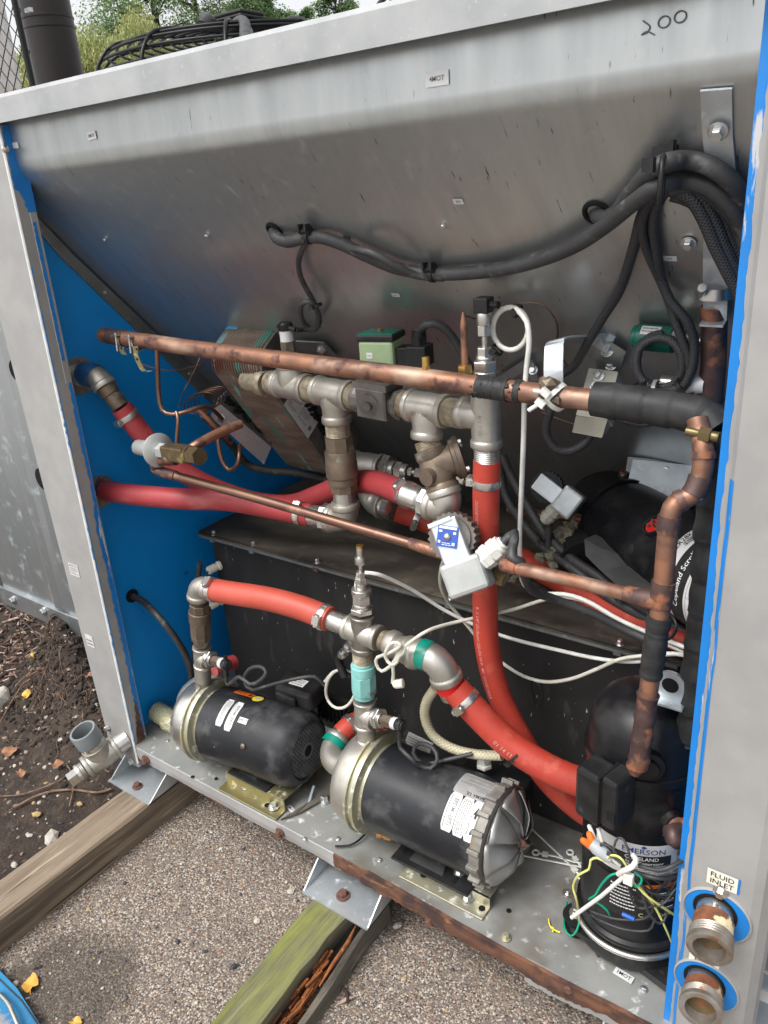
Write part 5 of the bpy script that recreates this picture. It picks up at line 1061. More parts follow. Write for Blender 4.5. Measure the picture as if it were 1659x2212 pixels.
# braided hoses
tubeobj('reinforced_hose', cr([V((-.055, .085, .027)), V((-.01, .082, .027)), *[Q(u, v, Z=.027) for u, v in ((372, 1562), (425, 1542))]]), .0225, pvcbraid, None, 22, False); prop(bpy.data.objects['reinforced_hose'], 'wide clear braided hose lying behind the left post and left pump', 'hose')
o = tubeobj('thin_hose', W((941, 1485, .125), (922, 1515, .13), (918, 1548, .135), (935, 1588, .14), (975, 1616, .145), (1030, 1630, .15), (1085, 1632, .155)), .0085, pvcbraid2); prop(o, 'thin cream braided hose looping down from the red taped elbow', 'hose')
# small black box with grey cable gland behind right pump
t = thing('junction_box', 'black junction box with steel cable gland behind the right pump motor', 'junction box', (.79, .17, .09)); q = Q(1060, 1690, Y=.165)
b = MB(); b.box(q+V((0, 0, -.02)), (.12, .09, .05)); b.build('box', plasblk, t, bevel=.004); b = MB(); stack(b, Q(1046, 1655, Y=.165)-V((0, 0, .0)), UP, [(.007, .014, 6), (.006, .010, 16), (.010, .0125, 6), (.005, .009, 16)]); b.build('cable_gland', whiteplas, t)
# left pump terminal box
t = thing('terminal_box', 'black motor terminal box with white voltage sticker behind the left pump', 'junction box', (.36, .16, .16)); q = Q(650, 1492, Y=.155)
b = MB(); b.box(q, (.085, .06, .04), (V((.95, .1, -.05)), V((-.1, .95, 0)), UP)); b.build('box', plasblk, t, bevel=.008); b = MB(); b.box(q+V((-.01, -.033, -.006)), (.05, .008, .026)); b.build('front_step', plasblk, t, bevel=.003)
mp = flatmap(Q(651, 1484, Y=.145), (.97, .1, 0), (-.1, .8, .5)); mp = flatmap(q+V((0, -.003, .0212)), (.98, .1, 0), (-.1, .98, 0)); o = lab(t, mp, .034, .022, label, 'sticker', nx=1, ny=1); txt(o, mp, '460 VOLT', .0058, mat=ink2, bold=.02); rects(o, mp, smallprint(-.014, .014, .004, .009, 1, 4)+smallprint(-.014, .014, -.009, -.004, 1, 5), ink2)
b = MB(); rnd = random.Random(31)
q = Q(722, 1540, Y=.20)
for i in range(9):
    for j in range(4): b.box(q+V((-.04+.010*i, 0, -.02+.012*j)), (.0035, .01, .009))
b.box(q+V((0, .012, 0)), (.09, .012, .06)); b.build('terminal_strip', plasblk, t)
for (u, v, y, s, l) in ((905, 1605, .20, (.05, .008, .03), 'white printed tag among cables behind the right pump'), ):
    t = thing('printed_tag', l, 'tag', Q(u, v, Y=y)); mp = flatmap(Q(u, v, Y=y), (.9, .2, -.3), (.3, .1, .9)); b = MB(); b.box(Q(u, v, Y=y), (.05, .003, .026), (V((.9, .2, -.3)), V((-.2, .97, 0)), V((.3, .1, .9)))); b.build('tag_plate', label, t); 
    rects(t, flatmap(Q(u, v, Y=y)+V((.0, -.0022, 0)), (.9, .2, -.3), (.3, .1, .9)), smallprint(-.022, .02, -.009, .009, 3, 8), ink2)
# ============================================================ COPPER PIPES
G_ = thing('copper_suction_pipe', 'long mottled copper pipe crossing the whole cabinet with black insulation at its right end', 'copper pipe', Q(700, 790, Y=.13))
gp = W((222, 724, .118), (240, 727, .118), (300, 735, .118), (400, 750, .118), (520, 766, .118), (700, 789, .118), (900, 815, .118), (1060, 838, .118), (1200, 855, .122), (1330, 870, .125))
b = MB(); b.tube(cr(gp, .02), .0135, 20); b.build('pipe', copper, G_)
b = MB(); b.tube(W((221, 724, .118), (236, 726, .118), (262, 730, .1185)), [.0115, .0145, .0142], 20); b.lathe(Q(262, 730, Y=.1185), gp[2]-gp[1], [(0, .0143), (.014, .0143)], 20); b.build('end_cap', heatcopper, G_)
gi = W((1283, 862, .124), (1340, 868, .125), (1420, 880, .125), (1480, 890, .124), (1525, 905, .122), (1548, 930, .118))
pi_ = cr(gi, .003); b = MB(); b.tube(pi_, [.0205+.0018*((i*.003/.030) % 1) for i in range(len(pi_))], 22); b.build('insulation', wrap, G_)
b = MB(); rnd = random.Random(6); q = cr(gp, .004)
for k in range(70):
    i = int(len(q)*rnd.choice((.815, .822, .832, .838, .862, .868))+rnd.uniform(-2, 2)); a = rnd.uniform(0, 6.28); d = (q[i+1]-q[i]).normalized(); x_, y_ = perp(d); lump(b, q[i]+(x_*math.cos(a)+y_*math.sin(a))*.0128, rnd.uniform(.0022, .0045), k, 1)
for i0, n_ in ((.812, 6), (.838, 4), (.866, 2)):
    qq_ = cr(gp, .0015); i = int(len(qq_)*i0); sg_ = qq_[i:i+n_*3]; b.tube(sg_, [.0143+.0009*rnd.random() for _ in sg_], 16)
b.build('tape_residue', wrap, G_)
# tar wad and white ties
t = thing('tar_wad', 'brown lump of insulation tape round the copper pipe under the white ties', 'insulation', Q(1195, 858, Y=.12)); b = MB()
for i in range(16): lump(b, Q(1190+random.uniform(-16, 16), 850+random.uniform(-24, 26), Y=.118+random.uniform(-.012, .012)), .0105, i+11, 1)
b.build('wad', bronze, t)
q = Q(1195, 856, Y=.12); gd = (gp[-1]-gp[-2]).normalized()
for k, (dd_, tail) in enumerate(((V((.9, 0, .75)), (1168, 870)), (V((.9, 0, -.75)), (1178, 848)))):
    b = MB(); b.lathe(q-dd_.normalized()*.003, dd_, [(0, .019), (0, .0205), (.006, .0205), (.006, .019)], 22, caps=False); tq = Q(*tail, Y=.095); b.box(tq, (.012, .007, .008), (V((.8, 0, -.6)), V((0, 1, 0)), V((.6, 0, .8)))); b.tube([tq, tq+V((-.014, -.004, -.010+.012*k))], .003, 6)
    o = b.build('cable_tie', whiteplas); prop(o, ('white cable tie crossing rightward over the copper pipe wad', 'white cable tie slanting leftward over the copper pipe wad')[k], 'cable tie', 'white ties on the copper pipe')
# brass straps at left end
t = thing('pipe_strap', 'pair of brass perforated straps hanging from the left end of the long copper pipe', 'strap', Q(275, 745, Y=.11))
for u in (268, 297):
    q = Q(u, 730+(u-230)*.13, Y=.118); b = MB(); b.lathe(q-V((.006, 0, 0)), (1, 0, 0), [(0, .0142), (0, .0152), (.010, .0152), (.010, .0142)], 20, caps=False); b.build('band', palegold, t)
    b = MB(); b.box(q+V((0, -.010, .012)), (.016, .022, .002)); b.tube([q+V((0, -.015, .016)), q+V((.0, -.018, -.016))], .0022, 8); b.build('screw', chrome, t)
for pts in (((263, 750), (262, 757), (268, 766)), ((292, 748), (293, 766), (298, 781), (305, 795), (312, 803), (324, 801))):
    q = [Q(u, v, Y=.095) for u, v in pts]; b = MB(); r = [[p+V((-.0065, 0, 0)), p+V((.0065, 0, 0)), p+V((.0065, .0015, 0)), p+V((-.0065, .0015, 0))] for p in q]; b.rings(r, smooth=False); b.build('perforated_tail', goldzinc, t)
for u, v in ((262, 752), (295, 754), (296, 776)): MB().lathe(Q(u, v, Y=.0944), (0, -1, 0), [(0, .0022), (.0004, .0022)], 10).build('hole', darkvoid, t)
# vertical insulated line at the right
I2 = thing('insulated_riser', 'black foam insulated pipe running down beside the right post', 'pipe', Q(1530, 1200, Y=.12))
iv = W((1548, 926, .118), (1549, 980, .12), (1541, 1100, .125), (1525, 1300, .12), (1508, 1450, .115), (1497, 1560, .115), (1490, 1600, .115)); pv = cr(iv, .003)
b = MB(); b.tube(pv, [.0185+.0022*((i*.003/.045) % 1)+.0008*math.sin(i*.5) for i in range(len(pv))], 20); b.build('insulation', wrap, I2)
b = MB(); b.tube(cr(W((1489, 1600, .115), (1478, 1700, .112), (1472, 1760, .108), (1462, 1795, .10), (1440, 1790, .08))), .0105, 18); b.build('pipe', heatcopper, I2)
# copper riser at the back right with green sensor
J_ = thing('back_copper_riser', 'dark stained vertical copper pipe hanging from the galvanised strap bracket', 'copper pipe', Q(1545, 780, Y=.22))
b = MB(); b.tube(W((1543, 660, .205), (1541, 780, .205), (1535, 870, .205)), .0145, 18); b.build('pipe', heatcopper, J_)
b = MB(); stack(b, Q(1532, 738, Y=.205), V((-1, .0, .05)), [(.012, .006, 12), (.010, .0105, 6), (.008, .007, 12), (.012, .0105, 6)]); b.build('sensor_fitting', chrome, J_)
b = MB(); stack(b, Q(1530, 838, Y=.205), V((-1, .0, .04)), [(.010, .006, 12), (.010, .0105, 6), (.016, .0085, 12), (.020, .009, 16)]); b.build('sensor_fitting', chrome, J_)
b = MB(); b.lathe(Q(1467, 828, Y=.2), (1, 0, 0), [(0, .0105), (.030, .0105)], 18); b.build('sensor_label', label, J_)
GS = thing('green_sensor', 'dark green transducer body with white sticker behind the black cable coil', 'sensor', Q(1435, 735, Y=.23)); q = Q(1490, 737, Y=.215); b = MB(); stack(b, q, V((-1, .08, .03)), [(.018, .012, 22), (.045, .0165, 24), (.006, .014, 24)]); b.build('sensor_body', darkgreen, GS)
mp = cylmap(q, V((-1, .08, .03)), .0168, -.5, (0, -1, 0), .042); 
mp = cylmap(q, V((-1, .08, .03)), .0168, .75, (0, -1, 0), .044, 180); o = lab(GS, mp, .024, .012, label, 'sticker'); rects(o, mp, smallprint(-.010, .010, -.004, .004, 2, 4), ink2)
# copper liquid line with shut-off valve left and solenoid right
Hp = thing('copper_liquid_pipe', 'slim brown copper pipe slanting from the brass valve to the solenoid valve', 'copper pipe', Q(650, 1090, Y=.10))
hp_ = [Q(u, v, Y=y) for u, v, y in ((368, 993, .078), (350, 994, .074), (336, 1004, .074), (340, 1016, .076), (380, 1028, .078))]
b = MB(); b.tube(cr(hp_, .003), .0092, 16); b.build('pipe_elbow', heatcopper, Hp)
b = MB(); b.tube(cr(W((372, 1026, .078), (560, 1078, .088), (750, 1134, .10), (900, 1178, .108)), .02), .0080, 16); b.build('pipe', copperdark, Hp)
b = MB(); b.tube(W((885, 1173, .1075), (925, 1186, .109), (960, 1196, .111)), [.0082, .0096, .0096], 16); b.build('pipe_sleeve', copper, Hp)
EV = thing('expansion_valve', 'brass hexagon valve with white painted diaphragm head below the left wall hose', 'valve', Q(360, 985, Y=.08))
v0, v1 = Q(298, 966, Y=.085), Q(432, 986, Y=.060); vd = (v1-v0).normalized(); VL = (v1-v0).length
b = MB(); b.lathe(v0, vd, [(0, .0125), (.003, .0145), (VL*.34, .0145)], 24); b.build('cylinder', steelgrey, EV)
MB().lathe(v0-vd*.0004, vd, [(0, .011), (.0006, .011)], 20).build('end_hole', darkvoid, EV)
b = MB(); b.lathe(v0+vd*VL*.33, vd, [(0, .022), (.002, .030), (.005, .031), (.007, .029), (.010, .020), (.013, .014)], 32); b.build('diaphragm_flange', steelgrey, EV)
b = MB(); b.lathe(v0+vd*(VL*.33+.012), vd, [(0, .0145), (VL*.10, .0145)], 6, smooth=False); b.build('hex_neck', steelgrey, EV)
b = MB(); q = v0+vd*VL*.52; b.box(q+vd*VL*.13, (VL*.34, .028, .027), (vd, V((0, 1, 0)), UP)); b.build('body', olivebrass, EV, bevel=.003)
b = MB(); b.lathe(v0+vd*VL*.82, vd, [(0, .0145), (VL*.05, .0158)], 20); b.lathe(v0+vd*VL*.86, vd, [(0, .0155), (VL*.14, .0155)], 6, smooth=False); b.build('hex_cap', olivebrass, EV)
b = MB(); b.lathe(Q(368, 993, Y=.066), V((-.9, -.2, -.1)), [(-.012, .0105), (.006, .0105)], 16); b.build('solder_cup', copperdark, EV)
tubeobj('copper_branch', W((405, 975, .078), (435, 955, .10), (480, 932, .15), (520, 915, .19)), .0085, copper, EV, 14)
tubeobj('equaliser_tube', [*W((381, 968, .08), (383, 935, .085), (385, 905, .09), (381, 890, .095))], .0032, copperdark, EV, 10)
# thin copper lines
def thin(lab_, pts, r, mat=copperdark, name='copper_tube', seg=8): o = tubeobj(name, W(*pts), r, mat, None, seg); prop(o, lab_, 'copper tube' if 'copper' in name else 'tube'); return o
thin('thin vertical copper tube dropping from the long pipe and turning right', [(339, 755, .11), (341, 800, .11), (343, 850, .11), (350, 885, .11), (372, 895, .112), (400, 890, .125), (430, 880, .15), (455, 882, .18), (480, 905, .22)], .0040)
thin('capillary tube sagging from the straps towards the heat exchanger', [(285, 757, .11), (296, 780, .12), (340, 797, .14), (380, 800, .17), (412, 793, .2), (436, 787, .22), (441, 772, .24), (432, 772, .24), (425, 790, .23), (410, 820, .22), (395, 850, .2), (386, 880, .16)], .0012)
b = MB(); cc = Q(428, 868, Y=.20); pts = []
for i in range(150):
    a = i/150*2*PI*5; pts.append(Q(428+7*i/30+34*math.cos(a)*(1-.0005*i), 872-3*i/30+22*math.sin(a)-6*math.cos(a), Y=.18+.02*math.sin(a)+.012*i/30))
b.tube(pts, .0011, 6); prop(b.build('capillary_coil', copperdark), 'loose coil of capillary tube left of the heat exchanger corner', 'capillary coil')
thin('u-shaped copper tube hanging below the angle bracket', [(470, 920, .22), (472, 960, .21), (480, 995, .205), (495, 1015, .205), (512, 1005, .205), (517, 985, .21), (518, 962, .23)], .0042)
thin('copper tube bundle end entering behind the angle bracket', [(425, 880, .19), (450, 905, .2), (475, 930, .22), (500, 955, .26)], .0055, copper)
tubeobj('drain_hose', W((440, 895, .2), (470, 930, .24), (500, 960, .28), (530, 1000, .32), (570, 1015, .34), (640, 1022, .38), (700, 1035, .42), (760, 1060, .45)), .0085, rubber); prop(bpy.data.objects['drain_hose'], 'dusty black hose behind the heat exchanger running to the tank lid', 'hose')
# vertical liquid header at the right (tee, elbows, goes into compressor)
VI = thing('copper_riser', 'vertical copper riser with tee and black tape in front of the compressors', 'copper pipe', Q(1425, 1290, Y=.05))
vi = W((1506, 905, .100), (1520, 975, .085), (1514, 1030, .08), (1495, 1070, .072), (1462, 1085, .064), (1447, 1115, .058), (1440, 1180, .055), (1430, 1290, .052), (1414, 1400, .048), (1400, 1500, .044), (1386, 1600, .041), (1378, 1655, .040))
b = MB(); b.tube(cr(vi, .006), .0112, 20); b.build('pipe', copper, VI)
for i0, i1, rr in ((1.0, 1.25, .0128), (2.0, 2.9, .0130), (3.5, 4.1, .0128), (5.0, 5.5, .0128), (6.7, 7.0, .0134), (7.0, 7.15, .0125)):
    pc = cr(vi, .006); n = len(pc)
    # fraction by control index
    def at(k): 
        a = vi[int(k)]; c = vi[min(int(k)+1, len(vi)-1)]; return a.lerp(c, k-int(k))
    near = lambda q: min(range(n), key=lambda i: (pc[i]-q).length)
    a, c = near(at(i0)), near(at(i1)); b = MB(); b.tube(pc[a:c+1], rr, 20); b.build('pipe_socket', heatcopper, VI)
pc = cr(vi, .006); near = lambda q: min(range(len(pc)), key=lambda i: (pc[i]-q).length)
a, c = near(at(7.4)), near(at(8.6)); b = MB(); seg_ = pc[a:c+1]; b.tube(cr(seg_, .002), [.0134+.0016*fz(i*.13, 1, 1)+.0010*fz(i*.5, 4, 1) for i in range(len(cr(seg_, .002)))], 18); b.build('black_tape', wrap, VI)
a, c = near(at(9.0)), len(pc)-1; b = MB(); seg_ = pc[a:c+1]; b.tube(seg_, [.0122+.0016*(i % 5 == 0) for i in range(len(seg_))], 20); b.lathe(Q(1370, 1665, Y=.040)+V((0, 0, .010)), V((.1, .2, -1)), [(0, .0105), (.012, .009), (.018, .005)], 14); b.build('stained_joint', heatcopper, VI)
b = MB(); b.tube(cr(W((1097, 1222, .085), (1120, 1228, .084), (1200, 1245, .078), (1300, 1270, .066), (1370, 1287, .058)), .02), .0088, 16); b.build('side_branch', copper, VI)
b = MB(); b.tube(W((1352, 1282, .060), (1378, 1289, .057), (1400, 1294, .054), (1428, 1300, .052)), [.0102, .0108, .0125, .0115], 16); b.build('pipe_socket', heatcopper, VI); b = MB(); b.tube(W((1085, 1220, .086), (1105, 1224, .085), (1118, 1227, .084)), [.0095, .0104, .0098], 14); b.build('pipe_socket', heatcopper, VI)
b = MB(); stack(b, Q(1482, 931, Y=.085), V((1, 0, -.1)), [(.014, .005, 12), (.012, .0085, 6), (.008, .006, 12)]); b.build('service_port', olivebrass, VI)
# ============================================================ SOLENOID ON LIQUID LINE
def solenoid(name, lab_, c, ang, s=1.0, y=0, bluecap=True, body=None, gland=(1, .35)):
    """c centre of the junction box; box axes in the picture plane turned by ang"""
    t = thing(name, lab_, 'solenoid valve', c); n = V((.18, -.92, .35)).normalized(); ux = V((.98, .17, 0)); ux = (ux-n*ux.dot(n)).normalized(); uy = n.cross(ux)*-1 if n.cross(ux).z < 0 else n.cross(ux)
    a = math.radians(ang); U = ux*math.cos(a)+uy*math.sin(a); Wd = uy*math.cos(a)-ux*math.sin(a); P = lambda x, y_, z=0: c+U*x*s+Wd*y_*s+n*z*s; AX = (U, Wd, n)
    b = MB(); b.box(P(0, 0), (.062*s, .050*s, .040*s), AX); b.build('junction_box', body or steelgrey, t, bevel=.006*s)
    b = MB(); b.box(P(-.004, .050, .004), (.040*s, .068*s, .012*s), AX); b.build('yoke', galv_bright, t, bevel=.002)
    b = MB(); x, y2 = U, Wd; ctr = P(-.004, .058, -.010); prof = []
    for k in range(48): r = (.033 if k % 2 else .0365)*s; a2 = 2*PI*k/48; prof.append(ctr+x*r*math.cos(a2)+y2*r*math.sin(a2))
    b.prism([p-n*.018*s for p in prof], n*.006*s); b.prism([p-n*.010*s for p in prof], n*.006*s); b.prism([p-n*.002*s for p in prof], n*.008*s); b.lathe(ctr-n*.02*s, n, [(0, .029*s), (.03*s, .029*s)], 30); b.build('toothed_coil', plasblk if not bluecap else castdark, t)
    if bluecap:
        b = MB(); b.box(P(-.004, .060, .0112), (.030*s, .030*s, .001), (U*math.cos(.5)+Wd*math.sin(.5)*-1, Wd*math.cos(.5)+U*math.sin(.5), n)); sk_ = b.build('blue_sticker', bluesticker, t)
        mpb = flatmap(P(-.004, .060, .0118), U*math.cos(.5)-Wd*math.sin(.5), Wd*math.cos(.5)+U*math.sin(.5))
        rects(sk_, mpb, [(0, .0125, .026, .0035), (-.0105, .007, .005, .003), (.0105, .006, .004, .0035), (-.011, -.008, .0035, .0035), (.010, -.0095, .004, .004)]+smallprint(-.007, .007, -.013, -.008, 2, 91), whiteink)
        bolt(t, P(-.004, .060, .0115), n, .0055, .005, chrome, False, 'screw', False)
        b = MB(); b.box(P(-.008, .083, .004), (.036*s, .006*s, .016*s), AX); b.build('yoke_lip', galv_bright, t)
    gx_ = (U*gland[0]+Wd*gland[1]).normalized(); g = P(.030*gland[0], .022*gland[1] if gland[0] > .5 else -.0); b = MB(); e = stack(b, P(.028*gland[0], .012), gx_, [(.006*s, .0165*s, 8), (.010*s, .0175*s, 8), (.002*s, .015*s, 20), (.012*s, .0165*s, 8), (.006*s, .0145*s, 20), (.004*s, .0105*s, 20)]); b.build('cable_gland', whiteplas if bluecap else beige, t)
    return t, e, gx_, P
SV, e_sv, g_sv, Psv = solenoid('liquid_solenoid', 'grey solenoid valve with blue sticker and toothed coil in front of the vertical red hose', Q(1010, 1243, Y=.085), 27, 1.0)
part('valve_body', olivebrass, lambda b: stack(b, Q(975, 1196, Y=.118), V((.9, 0, -.22)), [(.02, .012, 6), (.05, .018, 18), (.02, .012, 6)]), SV)
o = tubeobj('solenoid_cable', [e_sv-g_sv*.004, e_sv+g_sv*.02, *W((1105, 1204, .085), (1125, 1213, .09), (1132, 1240, .11), (1150, 1275, .14), (1200, 1295, .18), (1280, 1325, .205), (1360, 1365, .22), (1420, 1390, .22))], .0065, rubber); prop(o, 'black cable leaving the white gland of the front solenoid valve', 'cable')
SV2, e2_, g2_, P2v = solenoid('rear_solenoid', 'dark grey solenoid valve with cream gland standing behind on the tank lid', Q(1228, 1085, Y=.34), 58, .74, bluecap=False, body=galv, gland=(-1.0, .15))
o = tubeobj('rear_solenoid_cable', [e2_, *W((1186, 1135, .33), (1184, 1160, .33), (1188, 1200, .33))], .0065, rubber); prop(o, 'short black cable dropping from the rear solenoid valve', 'cable')
tubeobj('rear_copper_tube', W((1100, 1100, .40), (1140, 1106, .39), (1180, 1112, .38), (1260, 1120, .37)), .008, copperdark); prop(bpy.data.objects['rear_copper_tube'], 'short dark copper tube leading left from the rear solenoid valve', 'copper tube')
# ============================================================ COMPRESSORS
CL = thing('lying_compressor', 'black scroll compressor lying on the tank with a red terminal and printed label', 'compressor', Q(1380, 1160, Y=.36))
k0, k1 = Q(1284, 1096, Y=.47), Q(1560, 1262, Y=.26); kd = (k1-k0).normalized(); KL = (k1-k0).length; KR = .074
b = MB(); b.lathe(k0, kd, [(-.012, .006), (-.010, KR*.35), (-.002, KR*.72), (.012, KR*.93), (.026, KR), (.085, KR), (.0855, KR*1.045), (.094, KR*1.045), (.0945, KR), (KL, KR)], 48); b.build('shell', glossblk, CL)
def ccyl(c, d, r, u, v):
    rr = ray(u, v); o = CAM-c; a = rr-d*rr.dot(d); q = o-d*o.dot(d); A_, B_, C_2 = a.dot(a), 2*a.dot(q), q.dot(q)-r*r; D = max(0, B_*B_-4*A_*C_2); t = (-B_-math.sqrt(D))/(2*A_); p = CAM+rr*t; s = (p-c).dot(d)
    return p, s, (p-c-d*s).normalized()
p, s, n = ccyl(k0, kd, KR, 1414, 1139); b = MB(); b.lathe(p-n*.004, n, [(0, .0165), (.010, .0165), (.010, .0135), (.004, .013)], 28, caps=False); b.build('terminal_ring', plasblk, CL); b = MB(); b.lathe(p-n*.002, n, [(0, .013), (.006, .012)], 24); b.build('red_terminal', redtape, CL)
for a in (0, 2.1, 4.2): x_, y_ = perp(n); q = p+(x_*math.cos(a)+y_*math.sin(a))*.005; b = MB(); b.lathe(q, n, [(0, .0018), (.011, .0018)], 8); b.build('terminal_pin', rustbolt, CL)
p, s, n = ccyl(k0, kd, KR, 1365, 1186); MB().lathe(p-n*.001, n, [(0, .007), (.0018, .007)], 20).build('dimple', plasblk, CL)
def compmap(c, ax, r, u, v, rot): p, s, n = ccyl(c, ax, r, u, v); return cylmap(c, ax, r+.0006, 0, n, s, rot)
mp = compmap(k0, kd, KR, 1489, 1240, 90); 
LW, LH = .16, .105
o = lab(CL, mp, LW, LH, label, 'label', nx=20, ny=3)
rects(o, mp, [(0, .012, LW*.98, .030)], ink, 'black_band', .0010)
txt(o, mp, 'Copeland Scroll', .0125, -.012, .012, mat=whiteink, bold=.02, lift=.0015); txt(o, mp, 'EMERSON.', .0125, -.030, .040, mat=ink, bold=.01, lift=.0012, align='CENTER'); txt(o, mp, 'Climate Technologies', .005, -.022, .0315, mat=ink2, lift=.0012)
txt(o, mp, 'ZR28K5E-TFD', .011, .052, .046, mat=ink, bold=.02, lift=.0012); rects(o, mp, barcode(.03, .075, .037, .008), ink, lift=.0012); txt(o, mp, '20C97A1', .008, .055, .030, mat=ink, lift=.0012)
rects(o, mp, smallprint(-.07, .03, -.034, -.010, 6, 44)+[(-.02, -.008, .11, .0005), (-.02, -.037, .11, .0005), (-.02, -.022, .11, .0005), (-.075, -.022, .0005, .029), (.035, -.022, .0005, .029), (-.03, -.022, .0005, .029)], ink2, lift=.0012)
rects(o, mp, [(0, -.0455, LW*.97, .012)], paleyellow, 'warning_band', .0010); txt(o, mp, '\u25B2 WARNING', .010, -.035, -.0455, mat=ink, bold=.02, lift=.0014) if False else txt(o, mp, 'WARNING', .010, -.045, -.0455, mat=ink, bold=.02, lift=.0014)
b = MB(); b.add([mp(x, y, .0014) for x, y in ((-.078, -.050), (-.070, -.050), (-.074, -.042))], [(0, 1, 2)]); b.build('warning_triangle', ink, o)
tubeobj('pipe_stub', W((1331, 1050, .45), (1345, 1030, .45), (1350, 1018, .45)), .008, heatcopper, CL, 14)
b = MB(); b.lathe(k0+kd*(.03)+V((0, -.01, -.055)), V((.2, -.6, -.8)), [(0, .02), (.03, .024)], 16); b.build('rubber_foot', sponge, CL)
# folded dark film under it and torn insulation
t = thing('plastic_film', 'crumpled grey plastic film under the lying compressor', 'plastic film', Q(1350, 1240, Y=.30)); 
g = [[(1262, 1165), (1285, 1155), (1300, 1150)], [(1265, 1200), (1300, 1185), (1345, 1180)], [(1300, 1235), (1345, 1222), (1400, 1215)], [(1350, 1280), (1400, 1262), (1455, 1250)], [(1400, 1310), (1440, 1300), (1500, 1290)]]
vs = []; rnd = random.Random(4)
for i, r in enumerate(g):
    for j, (u, v) in enumerate(r): vs.append(Q(u, v, Y=.355-.03*i-.03*(2-j)+rnd.uniform(-.008, .008)))
fs = [(i*3+j, i*3+j+1, i*3+j+4, i*3+j+3) for i in range(4) for j in range(2)]; b = MB(); b.add(vs, fs); b.build('film', plasticfilm, t)
t = thing('torn_insulation', 'grey green tuft of torn insulation on the tank lid left of the lying compressor', 'insulation', Q(1215, 1190, Y=.36)); b = MB(); rnd = random.Random(14)
for i in range(120):
    k = rnd.random(); u = 1240-45*k+rnd.uniform(-20, 18)*(.5+k); v = 1125+85*k+rnd.uniform(-10, 10); lump(b, Q(u, v, Y=.38-.05*k+rnd.uniform(-.01, .01)), rnd.uniform(.006, .013), i, 1)
b.build('tuft', foamgrey, t)
t = thing('torn_insulation', 'small tuft of torn insulation under the slim copper pipe', 'insulation', Q(1110, 1250, Y=.30)); b = MB()
for i in range(40): lump(b, Q(1110+rnd.uniform(-24, 26), 1243+rnd.uniform(-9, 10), Y=.29+rnd.uniform(-.008, .008)), .007, i, 1)
b.build('tuft', foamgrey, t)
b = MB(); b.lathe(Q(1268, 1200, Y=.36), V((.5, -.8, -.3)), [(-.02, .045), (.02, .05)], 30); prop(b.build('rubber_pad', sponge), 'black rubber pad under the end of the lying compressor', 'pad')
# slotted bracket above
t = thing('slotted_bracket', 'galvanised slotted angle with two bolts above the lying compressor', 'bracket', Q(1425, 1035, Y=.42)); bn = V((0, -.75, .66)).normalized()
q = Q(1425, 1042, Y=.44); U = V((.99, .1, 0)).normalized(); Wd = bn.cross(U)
b = MB(); b.box(q, (.098, .070, .003), (U, Wd if Wd.z > 0 else -Wd, bn)); b.build('plate', galv_bright, t, bevel=.001); q2 = Q(1425, 1012, Y=.47); b = MB(); b.box(q2, (.105, .003, .028), (U, V((0, 1, -.3)), V((0, .3, 1)))); b.build('flange', galv_dark, t)
for u, v in ((1377, 1010), (1441, 1014)): bolt(t, Q(u, v, Y=.465), (0, -1, .2), .0065, .006)
for u, v in ((1380, 1060), (1437, 1067)): MB().lathe(Q(u, v, Y=.430), bn, [(0, .009), (.0006, .009)], 16).build('slot', darkvoid, t)
# standing compressor
CS = thing('standing_compressor', 'glossy black standing scroll compressor with wide printed label behind the right post', 'compressor', (1.015, .135, .01))
cc = V((1.013, .135, 0)); CR = .079
b = MB(); b.lathe(cc, UP, [(.045, CR*1.06), (.050, CR*1.07), (.054, CR*1.06), (.058, CR), (.340, CR), (.341, CR*1.03), (.352, CR*1.03), (.353, CR*.99), (.375, CR*.97), (.400, CR*.90), (.420, CR*.76), (.434, CR*.5), (.440, .006)], 64); b.build('shell', glossblk, CS)
b = MB(); b.lathe(cc, UP, [(.012, CR*1.12), (.018, CR*1.13), (.040, CR*1.02), (.050, CR*1.0)], 56); b.build('skirt', plasblk, CS)
b = MB(); c_ = [Q(u, v, Z=.006) for u, v in ((1262, 1972), (1236, 1990), (1244, 2022), (1290, 2042), (1370, 2092), (1448, 2150), (1500, 2150), (1500, 1900))]; b.prism(c_, (0, 0, .012)); b.build('base_plate', plasblk, CS, bevel=.004)
ring = cr([cc+V((math.cos(a)*CR*1.11, math.sin(a)*CR*1.11, .040)) for a in [PI+.35+i*.25 for i in range(10)]]); b = MB(); b.tube(ring, .0045, 10); b.build('heater_band', chrome, CS)
b = MB(); b.lathe(cc+V((.0, -.02, .43)), UP, [(0, .012), (.01, .012)], 12)
q = Q(1447, 1492, Y=.10); bl = [q+V((-.020, 0, -.016)), q+V((-.019, 0, .006))]+[q+V((.019*math.cos(a), 0, .008+.019*math.sin(a))) for a in [PI-PI*i/10 for i in range(11)]]+[q+V((.020, 0, -.016))]
inn = [q+V((.0105*math.cos(a), 0, .008+.0105*math.sin(a))) for a in [2*PI*i/16 for i in range(16)]]
b = MB(); b.prism(bl, (0, .005, 0)); b.box(q+V((0, -.006, -.016)), (.040, .014, .004)); b.build('lifting_eye', galv_bright, CS, bevel=.0008); MB().prism([p+V((0, -.0006, 0)) for p in inn], (0, .0062, 0)).build('eye_hole', darkvoid, CS)
p, s, n = ccyl(cc, UP, CR, 1400, 1655); b = MB(); b.lathe(p-n*.004, n, [(0, .022), (.006, .021), (.007, .014), (.012, .013)], 26); b.build('suction_port', glossblk, CS)
